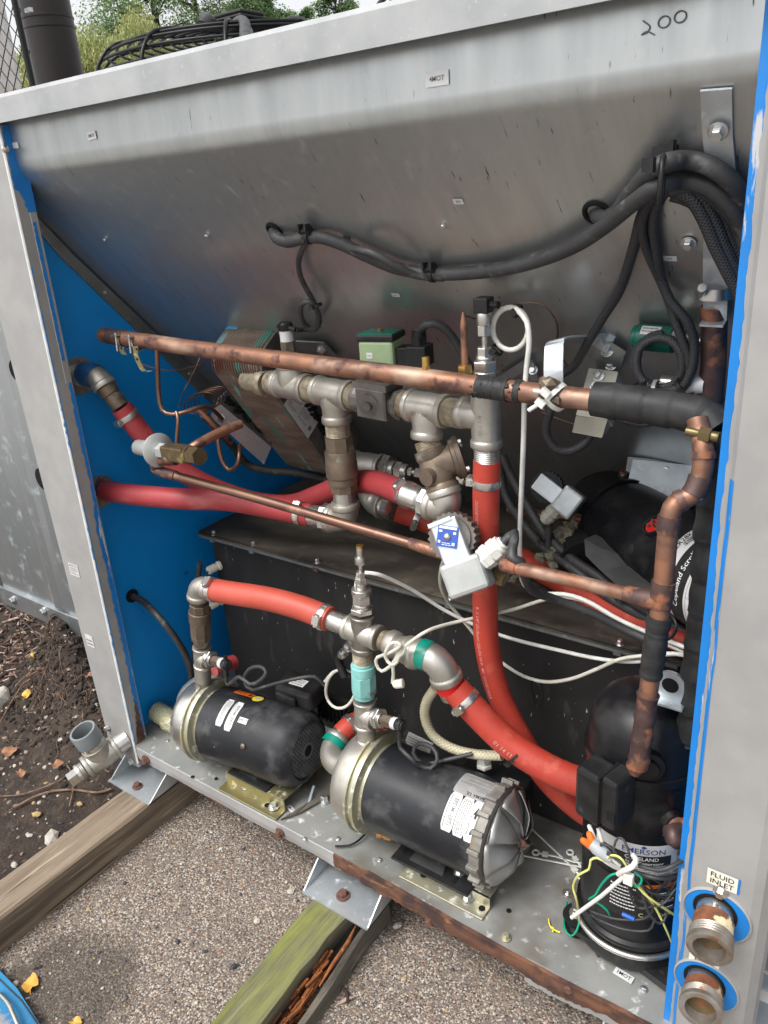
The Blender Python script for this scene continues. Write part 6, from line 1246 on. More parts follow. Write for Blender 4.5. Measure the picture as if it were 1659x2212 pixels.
p, s, n = ccyl(cc, UP, CR, 1452, 1770); b = MB(); b.lathe(p-n*.004, n, [(0, .016), (.012, .014)], 20); b.build('discharge_port', glossblk, CS); tubeobj('discharge_elbow', [p, p+n*.02, *W((1450, 1800, .045), (1462, 1815, .045), (1478, 1805, .06), (1488, 1780, .08))], .0115, heatcopper, CS, 16)
# terminal cover
TB = MB(); TB.prism([Q(u, v, Y=.020) for u, v in ((1238, 1668), (1262, 1655), (1286, 1678), (1302, 1706), (1300, 1796), (1262, 1792), (1238, 1768))], (.0, .035, 0)); 
q = Q(1270, 1727, Y=.018); U = V((.88, -.42, 0)).normalized()
b = MB(); b.box(q+V((.002, .022, 0)), (.038, .042, .080), (V((.9, -.25, 0)), V((.25, .9, 0)), UP)); b.build('terminal_cover', plasblk, CS, bevel=.006); b = MB(); b.box(q+V((.031, .022, .002)), (.026, .045, .078), (V((.9, -.25, 0)), V((.25, .9, 0)), UP)); b.build('terminal_cover', plasblk, CS, bevel=.005)
b = MB(); b.box(q+V((.0195, .022, .0)), (.003, .047, .083), (V((.9, -.25, 0)), V((.25, .9, 0)), UP)); b.build('cover_seam', sponge, CS); b = MB(); b.box(q+V((.032, -.0025, -.012)), (.012, .002, .014), (V((.9, -.25, 0)), V((.25, .9, 0)), UP)); b.build('latch', sponge, CS)
# label round the shell
p, s, n = ccyl(cc, UP, CR, 1412, 1862); mp = cylmap(cc, UP, CR+.0006, 0, n, s, -90)
mp0 = mp; sgn = 1
def mpc(x, y, l=.0004): return mp0(x*SGN, y, l)
SGN = 1
LWc, LHc = .165, .058
o = lab(CS, mpc, LWc, LHc, label, 'label', nx=24, ny=2)
rects(o, mpc, [(-.026, .002, .098, .017)], ink, 'black_band', .0010); txt(o, mpc, 'EMERSON', .0125, -.014, .0175, mat=blueink, bold=.03, lift=.0012, sx=1.05); txt(o, mpc, 'COPELAND', .0085, -.016, .005, mat=whiteink, bold=.03, lift=.0016); txt(o, mpc, 'Scroll Compressor', .0065, -.012, -.0025, mat=whiteink, bold=.01, lift=.0016)
b = MB(); b.add([mpc(x, y, .0012) for x, y in ((-.014, .0225), (-.010, .0255), (-.014, .0285), (-.018, .0255))], [(0, 1, 2, 3)]); b.build('emblem', blueink, o)
rects(o, mpc, barcode(.032, .05, .010, .010)+barcode(.032, .05, -.004, .008), ink, lift=.0012); txt(o, mpc, 'ZR', .009, .050, .020, mat=ink, bold=.03, lift=.0012)
rects(o, mpc, smallprint(-.030, .04, -.027, -.009, 5, 61)+[(-.0, -.0075, .10, .0004), (-.0, -.0275, .10, .0004), (-.033, -.0175, .0004, .02), (-.005, -.0175, .0004, .02), (.02, -.0175, .0004, .02)], ink2, lift=.0012)
o2 = lab(CS, lambda x, y, l=.0004: mpc(x, y-.075, l), LWc, .070, ink, 'black_label', nx=24, ny=3); rects(o2, lambda x, y, l=.0008: mpc(x, y-.075, l), smallprint(-.055, -.02, -.02, .025, 7, 71)+smallprint(.01, .035, -.015, .020, 5, 72)+smallprint(.045, .07, -.03, .025, 8, 73), whiteink, lift=.0012); rects(o2, lambda x, y, l=.0008: mpc(x, y-.075, l), [(.02, .030, .07, .006)], orange, 'orange_band', .0010)
txt(o2, mpc, 'AVERTISSEMENT', .0052, .02, -.045, mat=ink, bold=.03, lift=.0014); txt(o2, mpc, 'C', .010, -.012, -.100, mat=paleyellow, lift=.0012); txt(o2, mpc, 'Ester', .010, .022, -.100, mat=paleyellow, lift=.0012)
# rubber grommet mount with bolt at the left foot
t = thing('rubber_mount', 'black rubber mount with steel bolt at the left foot of the standing compressor', 'mount', Q(1243, 2005, Z=.002)); q = Q(1246, 2003, Z=.002); b = MB(); b.lathe(q, UP, [(0, .020), (.006, .021), (.010, .017), (.020, .017), (.026, .022), (.030, .020)], 28); b.build('grommet', sponge, t); bolt(t, q+UP*.030, UP, .0085, .012, chrome)
b = MB(); a_, c_ = q+UP*.012, V((.985, .10, .012)); b.prism([a_+V((0, -.022, 0)), a_+V((-.018, 0, 0)), a_+V((0, .024, 0)), V((.965, .17, .020)), V((1.02, .05, .014))], (0, 0, .010)); b.build('mount_arm', plasblk, CS, bevel=.003)
# ============================================================ FLUID PIPE STUBS ON RIGHT POST
for k, (u, v, u2, v2, l) in enumerate(((1545, 1968, 1532, 2052, 'upper rusty threaded pipe stub leaving the right post under the fluid inlet sign'), (1522, 2120, 1513, 2183, 'lower rusty threaded pipe stub at the bottom of the right post'))):
    a = Q(u, v, Y=-.001); e = Q(u2, v2, Y=-.055 if k == 0 else -.047); d = (e-a).normalized(); L = (e-a).length; t = thing('pipe_stub', l, 'pipe stub', a)
    b = MB(); b.lathe(V((a.x+.002, -.0004, a.z-.006)), (0, -1, 0), [(0, .037), (.0012, .037)], 48); prop(b.build('blue_backing', bluebright, t))
    b = MB(); b.lathe(V((a.x+.002, 0, a.z-.006)), (0, -1, 0), [(0, .040), (.002, .0395), (.003, .038), (.0014, .037)], 48, caps=False); b.build('cut_rim', postgrey, t)
    MB().lathe(V((a.x, -.002, a.z)), (0, -1, 0), [(0, .0255), (.0008, .0255)], 36).build('hole_rim', darkvoid, t)
    b = MB(); b.lathe(a, d, [(0, .0212), (L*.25, .0212)], 32, caps=False); b.build('pipe', chrome, t)
    b = MB(); b.lathe(a+d*L*.22, d, [(0, .0212), (.002, .0228), (L*.38, .0228)], 36, caps=False); b.build('rusted_coupling', M('flaking_rust_paint%d' % k, (.22, .075, .03), (.12, .045, .025), sc=60, c3=(.62, .52, .33), sc3=22, lo3=.56, hi3=.60, rough=.8, bs=.5, bsc=300), t)
    b = MB(); p0 = a+d*L*.60; pr = [(0, .0222)]+[(L*.24*i/8, .0248 if i % 2 else .0238) for i in range(1, 9)]+[(L*.26, .0255), (L*.39, .0255), (L*.40, .0245), (L*.40, .0182), (L*.05, .0175)]; b.lathe(p0, d, pr, 40, caps=False); b.build('threaded_ring', M('dull_pipe_ring%d' % k, (.34, .32, .29), (.24, .2, .16), sc=50, c3=(.22, .10, .05), sc3=50, lo3=.62, hi3=.68, rough=.4, metal=.7, bs=.2, bsc=300), t)
    MB().lathe(p0+d*L*.08, d, [(0, .0178), (.001, .0178)], 30).build('pipe_inside', M('rusty_pipe_inside%d' % k, (.07, .055, .02), (.16, .06, .02), sc=60, rough=.5), t)
bolt(CAB, Q(1557, 1926, Y=-.001), (0, -1, 0), .0062, .006, chrome); b = MB()
t = thing('wall_clip', 'bent wire and metal strap sticking out to the right of the right post', 'clip', Q(1640, 2110, Y=.05)); tubeobj('wire_loop', W((1612, 2120, .02), (1626, 2092, .03), (1645, 2095, .05), (1670, 2110, .07)), .0018, chrome, t, 8); b = MB(); r = [[p+V((0, 0, .010)), p+V((0, 0, -.010)), p+V((0, .0015, -.010)), p+V((0, .0015, .010))] for p in W((1600, 2150, .04), (1640, 2148, .05), (1680, 2165, .05))]; b.rings(r, smooth=False); b.build('strap', galv_bright, t)
# ============================================================ DRAIN TEE left outside
DT = thing('drain_tee', 'stainless tee with grey plastic cap socket and square plug outside the left post', 'pipe fitting', (-.14, -.06, 0)); dp = V((-.088, 0, .012))
e0 = Q(268, 1600, Y=-.004); e1 = Q(170, 1672, Y=-.105); dd = (e1-e0).normalized(); dL = (e1-e0).length
part('pipe', chrome, lambda b: (b.lathe(e0-dd*.01, dd, [(0, .021), (.030, .021)], 28), threads(b, e0+dd*.018, dd, .014, .0222, 5, 28)), DT)
dc = e0+dd*dL*.50; ub = (Q(188, 1545, Y=-.06)-dc); ub = (ub-dd*ub.dot(dd)).normalized()
part('tee', stainless, lambda b: tee(b, dc, dd, ub, .038, .038, .0245), DT)
part('plug', chrome, lambda b: (threads(b, dc+dd*.040, dd, .012, .0205, 4, 24), b.lathe(dc+dd*.050, dd, [(0, .021), (.006, .021)], 24), b.box(dc+dd*.066, (.022, .022, .022), (dd, perp(dd)[0], perp(dd)[1]))), DT)
part('ring', chrome, lambda b: b.lathe(dc+ub*.038, ub, [(0, .025), (.010, .0255)], 28), DT)
b = MB(); b.lathe(dc+ub*.048, ub, [(0, .025), (.004, .0285), (.036, .0285), (.038, .0275), (.038, .0235), (.004, .021)], 32, caps=False); b.build('plastic_socket', pvcgrey, DT)
MB().lathe(dc+ub*.056, ub, [(0, .0208), (.001, .0208)], 26).build('socket_inside', M('dark_socket_inside', (.03, .04, .035), rough=.4), DT)
b = MB(); rr_ = []; x_, y_ = perp(ub)
for i in range(9): a = -.2+i*.2; q = dc+ub*(.058+.022*math.sin(i*.9)**2)+(x_*math.cos(a)+y_*math.sin(a))*.0195; rr_.append([dc+ub*.057+(x_*math.cos(a)+y_*math.sin(a))*.0195, q])
b.rings(rr_, cl=False, cap0=False, cap1=False); b.build('torn_tape', leafyellow, DT)
# ============================================================ BRACKETS on the sloped panel
def strapthing(lab_, pts, w_, mat=galv_bright, th=.0025, name='strap_bracket', side=None):
    t = thing(name, lab_, 'bracket', pts[len(pts)//2]); sd_ = V(side) if side else V((1, 0, 0)); r = []
    for i, p in enumerate(pts):
        d = (pts[min(i+1, len(pts)-1)]-pts[max(i-1, 0)]).normalized(); s = (sd_-d*sd_.dot(d)).normalized(); n = d.cross(s); r.append([p-s*w_/2, p+s*w_/2, p+s*w_/2+n*th, p-s*w_/2+n*th])
    b = MB(); b.rings(r, smooth=False); b.build('strap', mat, t, bevel=.0006); return t
pS = [P3(1546, 195, .004), P3(1550, 300, .004), P3(1557, 368, .006), Q(1553, 420, Y=.125), Q(1546, 560, Y=.165), Q(1544, 690, Y=.185), Q(1536, 702, Y=.172)]
t = strapthing('long galvanised strap bolted to the panel near the right post holding the dark copper riser', pS, .0255, galv_bright, -.0025); pb, nb = QP(1552, 283, .0075); bolt(t, pb, nb, .0062, .006)
b = MB(); b.lathe(Q(1546, 633, Y=.172), UP, [(-.006, .0185), (-.006, .0198), (.006, .0198), (.006, .0185)], 24, caps=False); b.lathe(Q(1512, 633, Y=.152), V((.3, -.8, .4)), [(0, .0055), (.016, .0055), (.018, .0045)], 12); b.build('hose_clamp', chrome, t)
t = thing('flat_bracket', 'thin grey bracket tab with bolt half hidden behind the braided cables', 'bracket', P3(1488, 500)); 
p, n = QP(1485, 480, .003); b = MB(); b.prism([P3(1440, 400, .002), P3(1485, 400, .002), P3(1530, 540, .002), P3(1475, 540, .002)], n*.002); b.build('plate', galv_panel, t); bolt(t, P3(1488, 525, .005), n, .0058, .005)
# C bracket carrying the long pipe
pC = [Q(1320, 745, Y=.30), Q(1290, 735, Y=.275), Q(1215, 735, Y=.185), Q(1200, 742, Y=.170), Q(1197, 760, Y=.162), Q(1196, 800, Y=.155), Q(1196, 845, Y=.152)]
t = strapthing('galvanised hook bracket carrying the long copper pipe at the white ties', cr(pC, .008), .0245, galv_bright, .0025, side=(.9, .25, .25))
b = MB(); b.prism([Q(1278, 738, Y=.30), Q(1318, 738, Y=.30), Q(1352, 760, Y=.305), Q(1318, 860, Y=.31), Q(1300, 860, Y=.31)], (0, .003, 0)); b.build('mounting_tab', galv, t)
for u, v in ((1312, 758), (1320, 788)): bolt(t, Q(u, v, Y=.298), (0, -1, .5), .0058, .006)
t = thing('small_bracket', 'small grey angle bracket with bolt behind the white cable coil', 'bracket', Q(1120, 790, Y=.32)); b = MB(); b.prism([Q(u, v, Y=.32) for u, v in ((1075, 815), (1128, 780), (1150, 778), (1165, 830), (1150, 830), (1135, 800), (1090, 830))], (0, .003, 0)); b.build('plate', galv_bright, t); bolt(t, Q(1152, 800, Y=.316), (0, -1, .5), .005, .005)
# beige control box
t = thing('thermostat_box', 'beige metal control box with two bolts below the hook bracket', 'control box', Q(1280, 900, Y=.25))
bxn = V((.10, -.80, .58)).normalized(); bu = V((.98, .18, .08)); bu = (bu-bxn*bu.dot(bxn)).normalized(); bv = bxn.cross(bu); bv = bv if bv.z > 0 else -bv
def bp_(u, v, y): return Q(u, v, Y=y)
fr = [bp_(1272, 795, .255), bp_(1335, 803, .255), bp_(1312, 905, .215), bp_(1244, 897, .215)]
fb = (fr[1]-fr[0]).cross(fr[3]-fr[0]).normalized(); fb = fb if fb.y > 0 else -fb
b = MB(); b.prism(fr, fb*.030); b.build('cover', beige, t, bevel=.0015)
f2 = [bp_(1244, 899, .2135), bp_(1312, 907, .2135), bp_(1300, 946, .216), bp_(1236, 934, .216)]; b = MB(); b.prism(f2, V((0, .025, .004))); b.build('lower_front', M('beige_box_front', (.33, .31, .26), rough=.5, sc=20), t, bevel=.001)
b = MB(); b.prism([fr[0].lerp(fr[1], .18).lerp(fr[3].lerp(fr[2], .18), k)-fb*.0006 for k in (.05, .45)]+[fr[0].lerp(fr[1], .6).lerp(fr[3].lerp(fr[2], .6), k)-fb*.0006 for k in (.45, .05)], -fb*.0006); b.build('recess', beige, t, bevel=.0005)
for k in (.14, .38): bolt(t, fr[0].lerp(fr[1], .40).lerp(fr[3].lerp(fr[2], .40), k)-fb*.001, -fb, .0055, .006)
MB().prism([bp_(1294, 882, .2175), bp_(1306, 884, .2175), bp_(1304, 892, .2145), bp_(1292, 890, .2145)], (0, -.001, 0)).build('sticker', label, t)
# ============================================================ CABLES
def cable(lab_, pts, r, mat=rubber, name='cable', seg=10, step=.010, grp=None): o = MB().tube(cr(pts, step), r, seg).build(name, mat); prop(o, lab_, 'cable', grp); return o
def pp_(*a): return [P3(u, v, off) for u, v, off in a]
cable('thick black cable drooping across the panel from the left grommet to the right post', pp_((592, 497, -.003), (597, 512, .012), (620, 522, .014), (655, 514, .013), (690, 512, .013), (740, 528, .013), (800, 556, .013), (860, 580, .013), (930, 591, .013), (1010, 590, .013), (1100, 578, .014), (1180, 556, .015), (1250, 525, .018), (1310, 485, .022), (1365, 440, .03), (1420, 402, .038))+W((1470, 390, .07), (1530, 403, .075), (1580, 445, .085), (1610, 500, .10)), .0088)
cable('thick black cable rising from the right grommet over the top of the cable bundle', pp_((1289, 460, -.004), (1300, 472, .012), (1330, 462, .016), (1365, 415, .022), (1400, 375, .028), (1435, 353, .034))+W((1480, 345, .06), (1530, 357, .06), (1580, 392, .07), (1612, 440, .09)), .0088)
cable('second black cable joining the drooping cable just right of the grommet', pp_((735, 532, .008), (800, 545, .024), (850, 572, .026), (900, 595, .020), (960, 600, .014)), .0052)
cable('black cable between the two thick cables at the right bundle', W((1450, 412, .075), (1500, 400, .085), (1550, 430, .09), (1590, 480, .10), (1612, 540, .11)), .0070)
for u, v, r_, l in ((592, 497, .0105, 'left'), (1289, 460, .0135, 'right')):
    p, n = QP(u, v, .001); x_, y_ = perp(n); b = MB(); b.tube([p+(x_*math.cos(a)+y_*math.sin(a))*r_ for a in [2*PI*i/24 for i in range(24)]], .0028, 8, closed=True); MBd = MB(); o = b.build('grommet', sponge); prop(o, 'black rubber grommet in the panel at the %s cable entry' % l, 'grommet'); MB().lathe(p-n*.0004, n, [(0, r_), (.0004, r_)], 20).build('opening', darkvoid, o) if False else None
# ties on panel cables
for u, v, d_, l in ((668, 510, (1, 0, -.1), 'black tie mount where the small sensor cable leaves the drooping cable'), (935, 592, (1, 0, 0), 'black tie mount at the lowest part of the drooping cable')):
    p, n = QP(u, v, .013); t = thing('cable_tie', l, 'cable tie', p); b = MB(); b.lathe(p-V(d_).normalized()*.003, d_, [(0, .0095), (0, .0108), (.006, .0108), (.006, .0095)], 18, caps=False); up = (UP-n*n.z).normalized(); b.box(p+up*.011, (.016, .006, .012), (V((1, 0, 0)), up, n)); b.box(p+up*.016+V((-.006, 0, 0)), (.003, .010, .008)); b.box(p+up*.016+V((.006, 0, 0)), (.003, .010, .008)); b.box(p-up*.004+V((-.004, -.009, 0)), (.005, .007, .008)); b.build('tie', plasblk, t)
# sensor cable with loop down to the left sensor
o = cable('thin black sensor cable dropping from the drooping cable with a tied loop', pp_((672, 512, .014), (655, 535, .014), (645, 565, .014), (650, 600, .015), (668, 635, .018), (682, 662, .02), (688, 690, .022), (676, 710, .022), (658, 700, .024), (650, 680, .026), (650, 662, .026), (660, 652, .026), (675, 655, .024), (686, 672, .022), (690, 695, .022), (680, 712, .022))+[Q(660, 712, Y=.29), sb+UP*.042+V((.022, -.002, -.002))], .0042)
p = P3(683, 660, .02); prop(ziptie('cable_tie', 'x', p, (.2, .1, -1), .0085), 'small black tie closing the sensor cable loop', 'cable tie')
# braided sleeves
def off(pts, dx): return [p+V((dx, 0, 0)) for p in pts]
S = 'braided black cables fanning down from the upper right tie'
cable('braided cable swinging left down to the hook bracket', W((1436, 396, .085), (1405, 430, .10), (1385, 470, .12), (1370, 530, .15), (1352, 590, .17), (1335, 635, .18), (1300, 690, .20), (1270, 740, .215), (1240, 790, .225), (1200, 815, .235), (1150, 838, .235)), .0058, sleeve, grp=None)
cable('braided cable looping under the copper pipe into the beige box', W((1198, 840, .19), (1192, 880, .19), (1182, 910, .195), (1181, 940, .20), (1198, 968, .205), (1230, 975, .215), (1260, 960, .225), (1276, 940, .23)), .0058, sleeve)
cable('leftmost of the two hanging braided cables that cross above the cable coil', W((1440, 402, .09), (1402, 440, .10), (1386, 490, .13), (1398, 540, .15), (1420, 590, .165), (1442, 640, .175), (1458, 690, .18), (1476, 740, .185), (1492, 790, .19), (1480, 830, .19), (1440, 846, .19), (1400, 835, .19), (1376, 800, .19), (1380, 755, .19), (1410, 732, .19), (1445, 733, .19), (1470, 760, .19), (1474, 800, .192), (1455, 830, .194), (1420, 838, .195), (1388, 820, .195), (1370, 790, .196), (1376, 755, .197), (1405, 728, .198), (1432, 722, .2)), .0056, sleeve)
cable('rightmost of the two hanging braided cables that cross above the cable coil', W((1446, 405, .085), (1420, 440, .095), (1412, 490, .12), (1420, 550, .145), (1428, 600, .16), (1448, 650, .165), (1482, 690, .17), (1500, 740, .18), (1494, 800, .185), (1470, 842, .187), (1432, 852, .19), (1385, 862, .20), (1350, 885, .21), (1340, 900, .2), (1380, 915, .21), (1430, 905, .21)), .0056, sleeve)
for i, (dx, dv, y) in enumerate(((0, 0, .08), (22, -4, .085), (44, -10, .09), (12, 14, .10))):
    cable(('front', 'second', 'third', 'rear')[i]+' thick braided cable curving from the upper tie down behind the right post', W((1446+dx*.3, 408+dv, y), (1490+dx*.7, 425+dv, y), (1520+dx*.8, 470+dv, y+.01), (1545+dx*.8, 530+dv, y+.02), (1572+dx*.7, 585+dv, y+.03), (1600+dx*.6, 640+dv, y+.04), (1615+dx*.6, 690, y+.05)), (.0072, .0075, .0065, .006)[i], sleeve)
b = MB(); q = P3(1432, 375, .045); dq = V((.8, 0, .35)).normalized(); x_, y_ = perp(dq); pts = [q+(V((0, 0, 1))*math.cos(a)*.021+V((.25, -1, 0)).normalized()*math.sin(a)*.017)+V((0, -.002, -.006)) for a in [2*PI*i/24 for i in range(24)]]; b.tube(pts, .0026, 6, closed=True); b.box(q+V((-.006, -.022, .008)), (.010, .009, .012)); b.box(P3(1437, 330, .01), (.022, .010, .012)); b.box(P3(1452, 328, .014), (.004, .010, .02)); prop(b.build('cable_tie', plasblk), 'large black tie gathering all cables at the upper right', 'cable tie')
for u, v, y, d_, r_, l, m_ in ((1418, 846, .185, (1, 0, .1), .0135, 'grey tie around the bottom of the braided coil', pvcgrey), (1378, 832, .19, (.5, 0, -1), .012, 'black tie at the lower left of the braided coil', plasblk), (1478, 838, .186, (.8, 0, .8), .0125, 'black tie at the lower right of the braided coil', plasblk)):
    prop(ziptie('cable_tie', 'x', Q(u, v, Y=y), d_, r_, None, m_), l, 'cable tie')
# white cables
cpts = []
for i in range(44):
    a = -.3+i/44*2*PI*2.05; cpts.append(Q(1103+38*math.cos(a+PI/2)*(1-.0*i), 710+46*math.sin(a+PI/2)*-1, Y=.20-.0006*i))
cable('white sensor cable coiled beside the transducer and hanging down behind the red hose', [Q(1088, 664, Y=.205), *cpts[4:], *W((1120, 672, .165), (1138, 695, .16), (1143, 740, .155), (1137, 800, .155), (1133, 860, .15), (1131, 950, .155), (1127, 1050, .18), (1123, 1150, .20), (1124, 1220, .215), (1132, 1262, .225), (1160, 1282, .23), (1220, 1284, .235), (1270, 1300, .235), (1340, 1340, .235), (1420, 1375, .235), (1500, 1406, .23))], .0036, whiteplas)
for a, v in ((0, 672), (1, 755)): prop(ziptie('cable_tie', 'x', Q(1118 if a == 0 else 1074, v, Y=.175), (1, 0, -.5) if a == 0 else (.8, 0, .8), .008), ('small black tie at the top of the white cable coil', 'small black tie at the lower left of the white cable coil')[a], 'cable tie')
cable('off white cable falling from behind the front solenoid valve past the red hose', W((960, 1203, .12), (951, 1240, .15), (955, 1275, .19), (975, 1310, .225), (1010, 1352, .235), (1050, 1400, .24), (1085, 1432, .24), (1130, 1460, .235), (1180, 1473, .23), (1235, 1466, .225), (1290, 1445, .22), (1340, 1424, .22), (1400, 1416, .22), (1490, 1412, .22)), .0030, greycable)
cable('white cable sagging from the cross fitting sensor across the black tank', W((788, 1237, .098), (815, 1240, .11), (850, 1254, .14), (900, 1280, .18), (960, 1318, .215), (1030, 1352, .235), (1100, 1378, .24), (1200, 1403, .235), (1300, 1424, .23), (1380, 1429, .225), (1440, 1412, .22), (1492, 1418, .22)), .0031, whiteplas)
cable('second white cable laid beside the first on the tank rim towards the right post', W((1205, 1287, .236), (1260, 1298, .236), (1320, 1328, .237), (1400, 1372, .237), (1495, 1418, .232)), .0029, greycable)
cable('white cable drooping down the left side of the cross fitting sensor', W((774, 1240, .10), (768, 1270, .108), (766, 1300, .112), (768, 1330, .115)), .003, whiteplas)
cable('off white cable with a tied knot hanging beside the taped elbow', W((1205, 1288, .23), (1160, 1300, .22), (1110, 1316, .20), (1050, 1330, .18), (980, 1345, .14), (925, 1362, .09), (885, 1388, .065), (862, 1408, .06), (850, 1432, .06), (825, 1450, .06), (813, 1435, .06), (815, 1420, .06), (838, 1412, .058), (860, 1400, .055), (866, 1392, .055), (850, 1388, .056), (838, 1398, .056), (832, 1418, .056), (845, 1436, .056), (858, 1430, .058), (866, 1408, .06), (876, 1398, .062), (870, 1412, .06), (850, 1430, .058), (850, 1455, .06), (848, 1475, .065)), .0028, greycable)
b = MB(); b.lathe(Q(850, 1478, Y=.062), V((.8, .3, .2)), [(0, .005), (.004, .0075), (.016, .0075), (.017, .005)], 14); prop(b.build('cable_connector', cream), 'small cream cable connector end hanging beside the taped elbow', 'connector')
lp_ = [Q(736+32*math.cos(a), 1488+42*math.sin(a)-.1*32*math.cos(a), Y=.15+.004*math.sin(a*3)) for a in [-1.9+i*.42 for i in range(34)]]
cable('grey white cable coil hanging under the angled sensor between the pumps', [Q(702, 1472, Y=.15), Q(716, 1455, Y=.15)]+lp_, .0029, greycable)
prop(ziptie('cable_tie', 'x', Q(762, 1452, Y=.15), (.4, 0, -1), .008), 'small black tie on the grey white coil between the pumps', 'cable tie')
# black sensor leads at the pumps
cable('thin black lead looping from the left riser sensor over the left pump', [w1, w1+V((.0, -.0, -.02)), *W((517, 1462, .05), (540, 1478, .05), (562, 1470, .055), (575, 1452, .06), (562, 1440, .065), (538, 1446, .066), (527, 1470, .06), (545, 1490, .06), (590, 1478, .09), (640, 1466, .12), (680, 1462, .14), (700, 1480, .15))], .0036)
cable('thin black lead looping from the right riser sensor behind the right motor', [w2, w2+V((.0, 0, -.02)), *W((890, 1640, .07), (902, 1652, .08), (930, 1660, .09), (945, 1640, .10), (935, 1615, .11), (905, 1606, .11), (893, 1626, .10), (915, 1650, .10), (970, 1640, .12), (1020, 1628, .14))], .0036)
# black hoses over tank right side
cable('upper of two long black cables crossing the tank lid behind the slim copper pipe', W((1085, 985, .40), (1110, 1040, .38), (1150, 1110, .36), (1185, 1160, .34), (1240, 1210, .32), (1300, 1250, .30), (1380, 1310, .28), (1500, 1375, .26)), .0075)
cable('lower of two long black cables crossing the tank lid behind the slim copper pipe', W((1078, 1000, .40), (1092, 1070, .38), (1130, 1130, .36), (1175, 1180, .335), (1240, 1230, .31), (1320, 1292, .29), (1420, 1350, .27), (1500, 1392, .25)), .0075)
for u, v, l in ((1178, 1162, 'black tie round the cables and rear red hose near the rear solenoid'), (1345, 1262+20, 'black tie round the long black cables right of the slim copper pipe middle')): prop(ziptie('cable_tie', 'x', Q(u, v, Y=.335 if u < 1200 else .285), (.6, -.1, -.6), .014), l, 'cable tie')
b = MB(); b.tube(cr(W((1450, 1330, .20), (1462, 1350, .19), (1452, 1375, .19), (1436, 1380, .2), (1440, 1350, .21), (1452, 1330, .2))), .0024, 6); prop(b.build('cable_tie', plasblk), 'loose black tie loop on the red hose right of the copper riser', 'cable tie')
b = MB(); b.tube(cr(W((1148, 1468, .232), (1165, 1480, .23), (1172, 1505, .23), (1160, 1528, .23), (1150, 1500, .232), (1146, 1470, .235))), .0018, 6); prop(b.build('cable_tie', plasblk), 'black tie loop hanging on the white cable in front of the tank', 'cable tie')
prop(ziptie('cable_tie', 'x', Q(1115, 1628, Y=.115), (1, 0, -.75), .0245), 'thin black tie round the descending red hose above the junction box', 'cable tie')
# gland and hose on the blue wall
t = thing('wall_gland', 'black rubber gland in the blue side wall below the wall holes', 'gland', Q(285, 1287, X=-.0745)); b = MB(); b.lathe(Q(285, 1287, X=-.0745), (1, 0, 0), [(0, .015), (.004, .014), (.006, .010), (.012, .009)], 24); b.build('gland', sponge, t)
cable('black cable running from the wall gland down to the left pump', [Q(287, 1288, X=-.066), *W((310, 1300, .10), (345, 1335, .09), (380, 1380, .10), (405, 1425, .12), (415, 1470, .14), (418, 1500, .15))], .0072)
cable('dusty black hose against the tank edge behind the left riser', W((432, 1215, .20), (428, 1260, .2), (432, 1330, .2), (420, 1400, .2), (425, 1470, .18)), .006)
# ties and loose bits on the tray
prop(MB().tube(cr([Q(u, v, Z=z) for u, v, z in ((724, 1828, .006), (755, 1826, .006), (775, 1815, .007), (790, 1800, .008))]), .002, 6).build('cable_tie', plasblk), 'black cable tie tail curving on the tray edge beside the right pump', 'cable tie')
def tie_flat(lab_, pts, ring=True, mat=whiteplas):
    t = thing('white_tie', lab_, 'cable tie', Q(*pts[0], Z=.006)); P_ = [Q(u, v, Z=.006) for u, v in pts]; b = MB(); b.tube(P_, .0022, 6, flat=.5); b.build('strap', mat, t)
    if ring:
        x_ = (P_[0]-P_[1]).normalized(); c = P_[0]+x_*.006; b = MB(); b.tube([c+V((math.cos(a), math.sin(a), 0))*.0055 for a in [2*PI*i/14 for i in range(14)]], .002, 6, closed=True); b.box(P_[0]-x_*.010, (.010, .008, .005), (x_, UP.cross(x_), UP)); b.build('ring_head', mat, t)
tie_flat('white cable tie with ring head lying left of the others on the tray', [(1165, 1843), (1200, 1850), (1240, 1862), (1300, 1870)]); tie_flat('white cable tie with ring head pointing at the orange wire nuts', [(1236, 1847), (1260, 1878), (1290, 1912)])
tie_flat('white cable tie with ring head close to the compressor skirt', [(1250, 1888), (1225, 1862), (1170, 1810), (1135, 1778)]); tie_flat('long thin white cable tie on the tray beside the fan', [(1120, 1846), (1200, 1862), (1290, 1880)], False)
prop(MB().tube(cr([Q(666, 1740, Z=.004), Q(672, 1716, Z=.01), Q(678, 1697, Z=.02)]), .003, 6, flat=.4).build('cable_tie', M('bluish_tie', (.45, .52, .58), rough=.4)), 'bluish cable tie tail sticking up between the pumps', 'cable tie')
b = MB(); b.prism([Q(607, 1773, Z=.003), Q(650, 1757, Z=.003), Q(700, 1728, Z=.003), Q(770, 1700, Z=.003), Q(730, 1697, Z=.003), Q(690, 1722, Z=.003)], (0, 0, .004)); prop(b.build('wood_wedge', wood2), 'dark pointed splinter of board lying on the tray between the pumps', 'splinter')
b = MB(); stack(b, Q(815, 1802, Z=.016), V((1, .2, .05)), [(.010, .006, 12), (.004, .0045, 10), (.014, .006, 12), (.006, .004, 10)]); prop(b.build('orange_connector', M('orange_bronze', (.5, .22, .04), rough=.4, metal=.3)), 'small orange and brass connector under the right pump flange', 'connector')
b = MB(); lump(b, Q(1296, 2058, Z=.004), .009, 3, .25); prop(b.build('paint_chip', rust), 'dark flat rust flake lying on the tray by the rubber mount', 'flake')
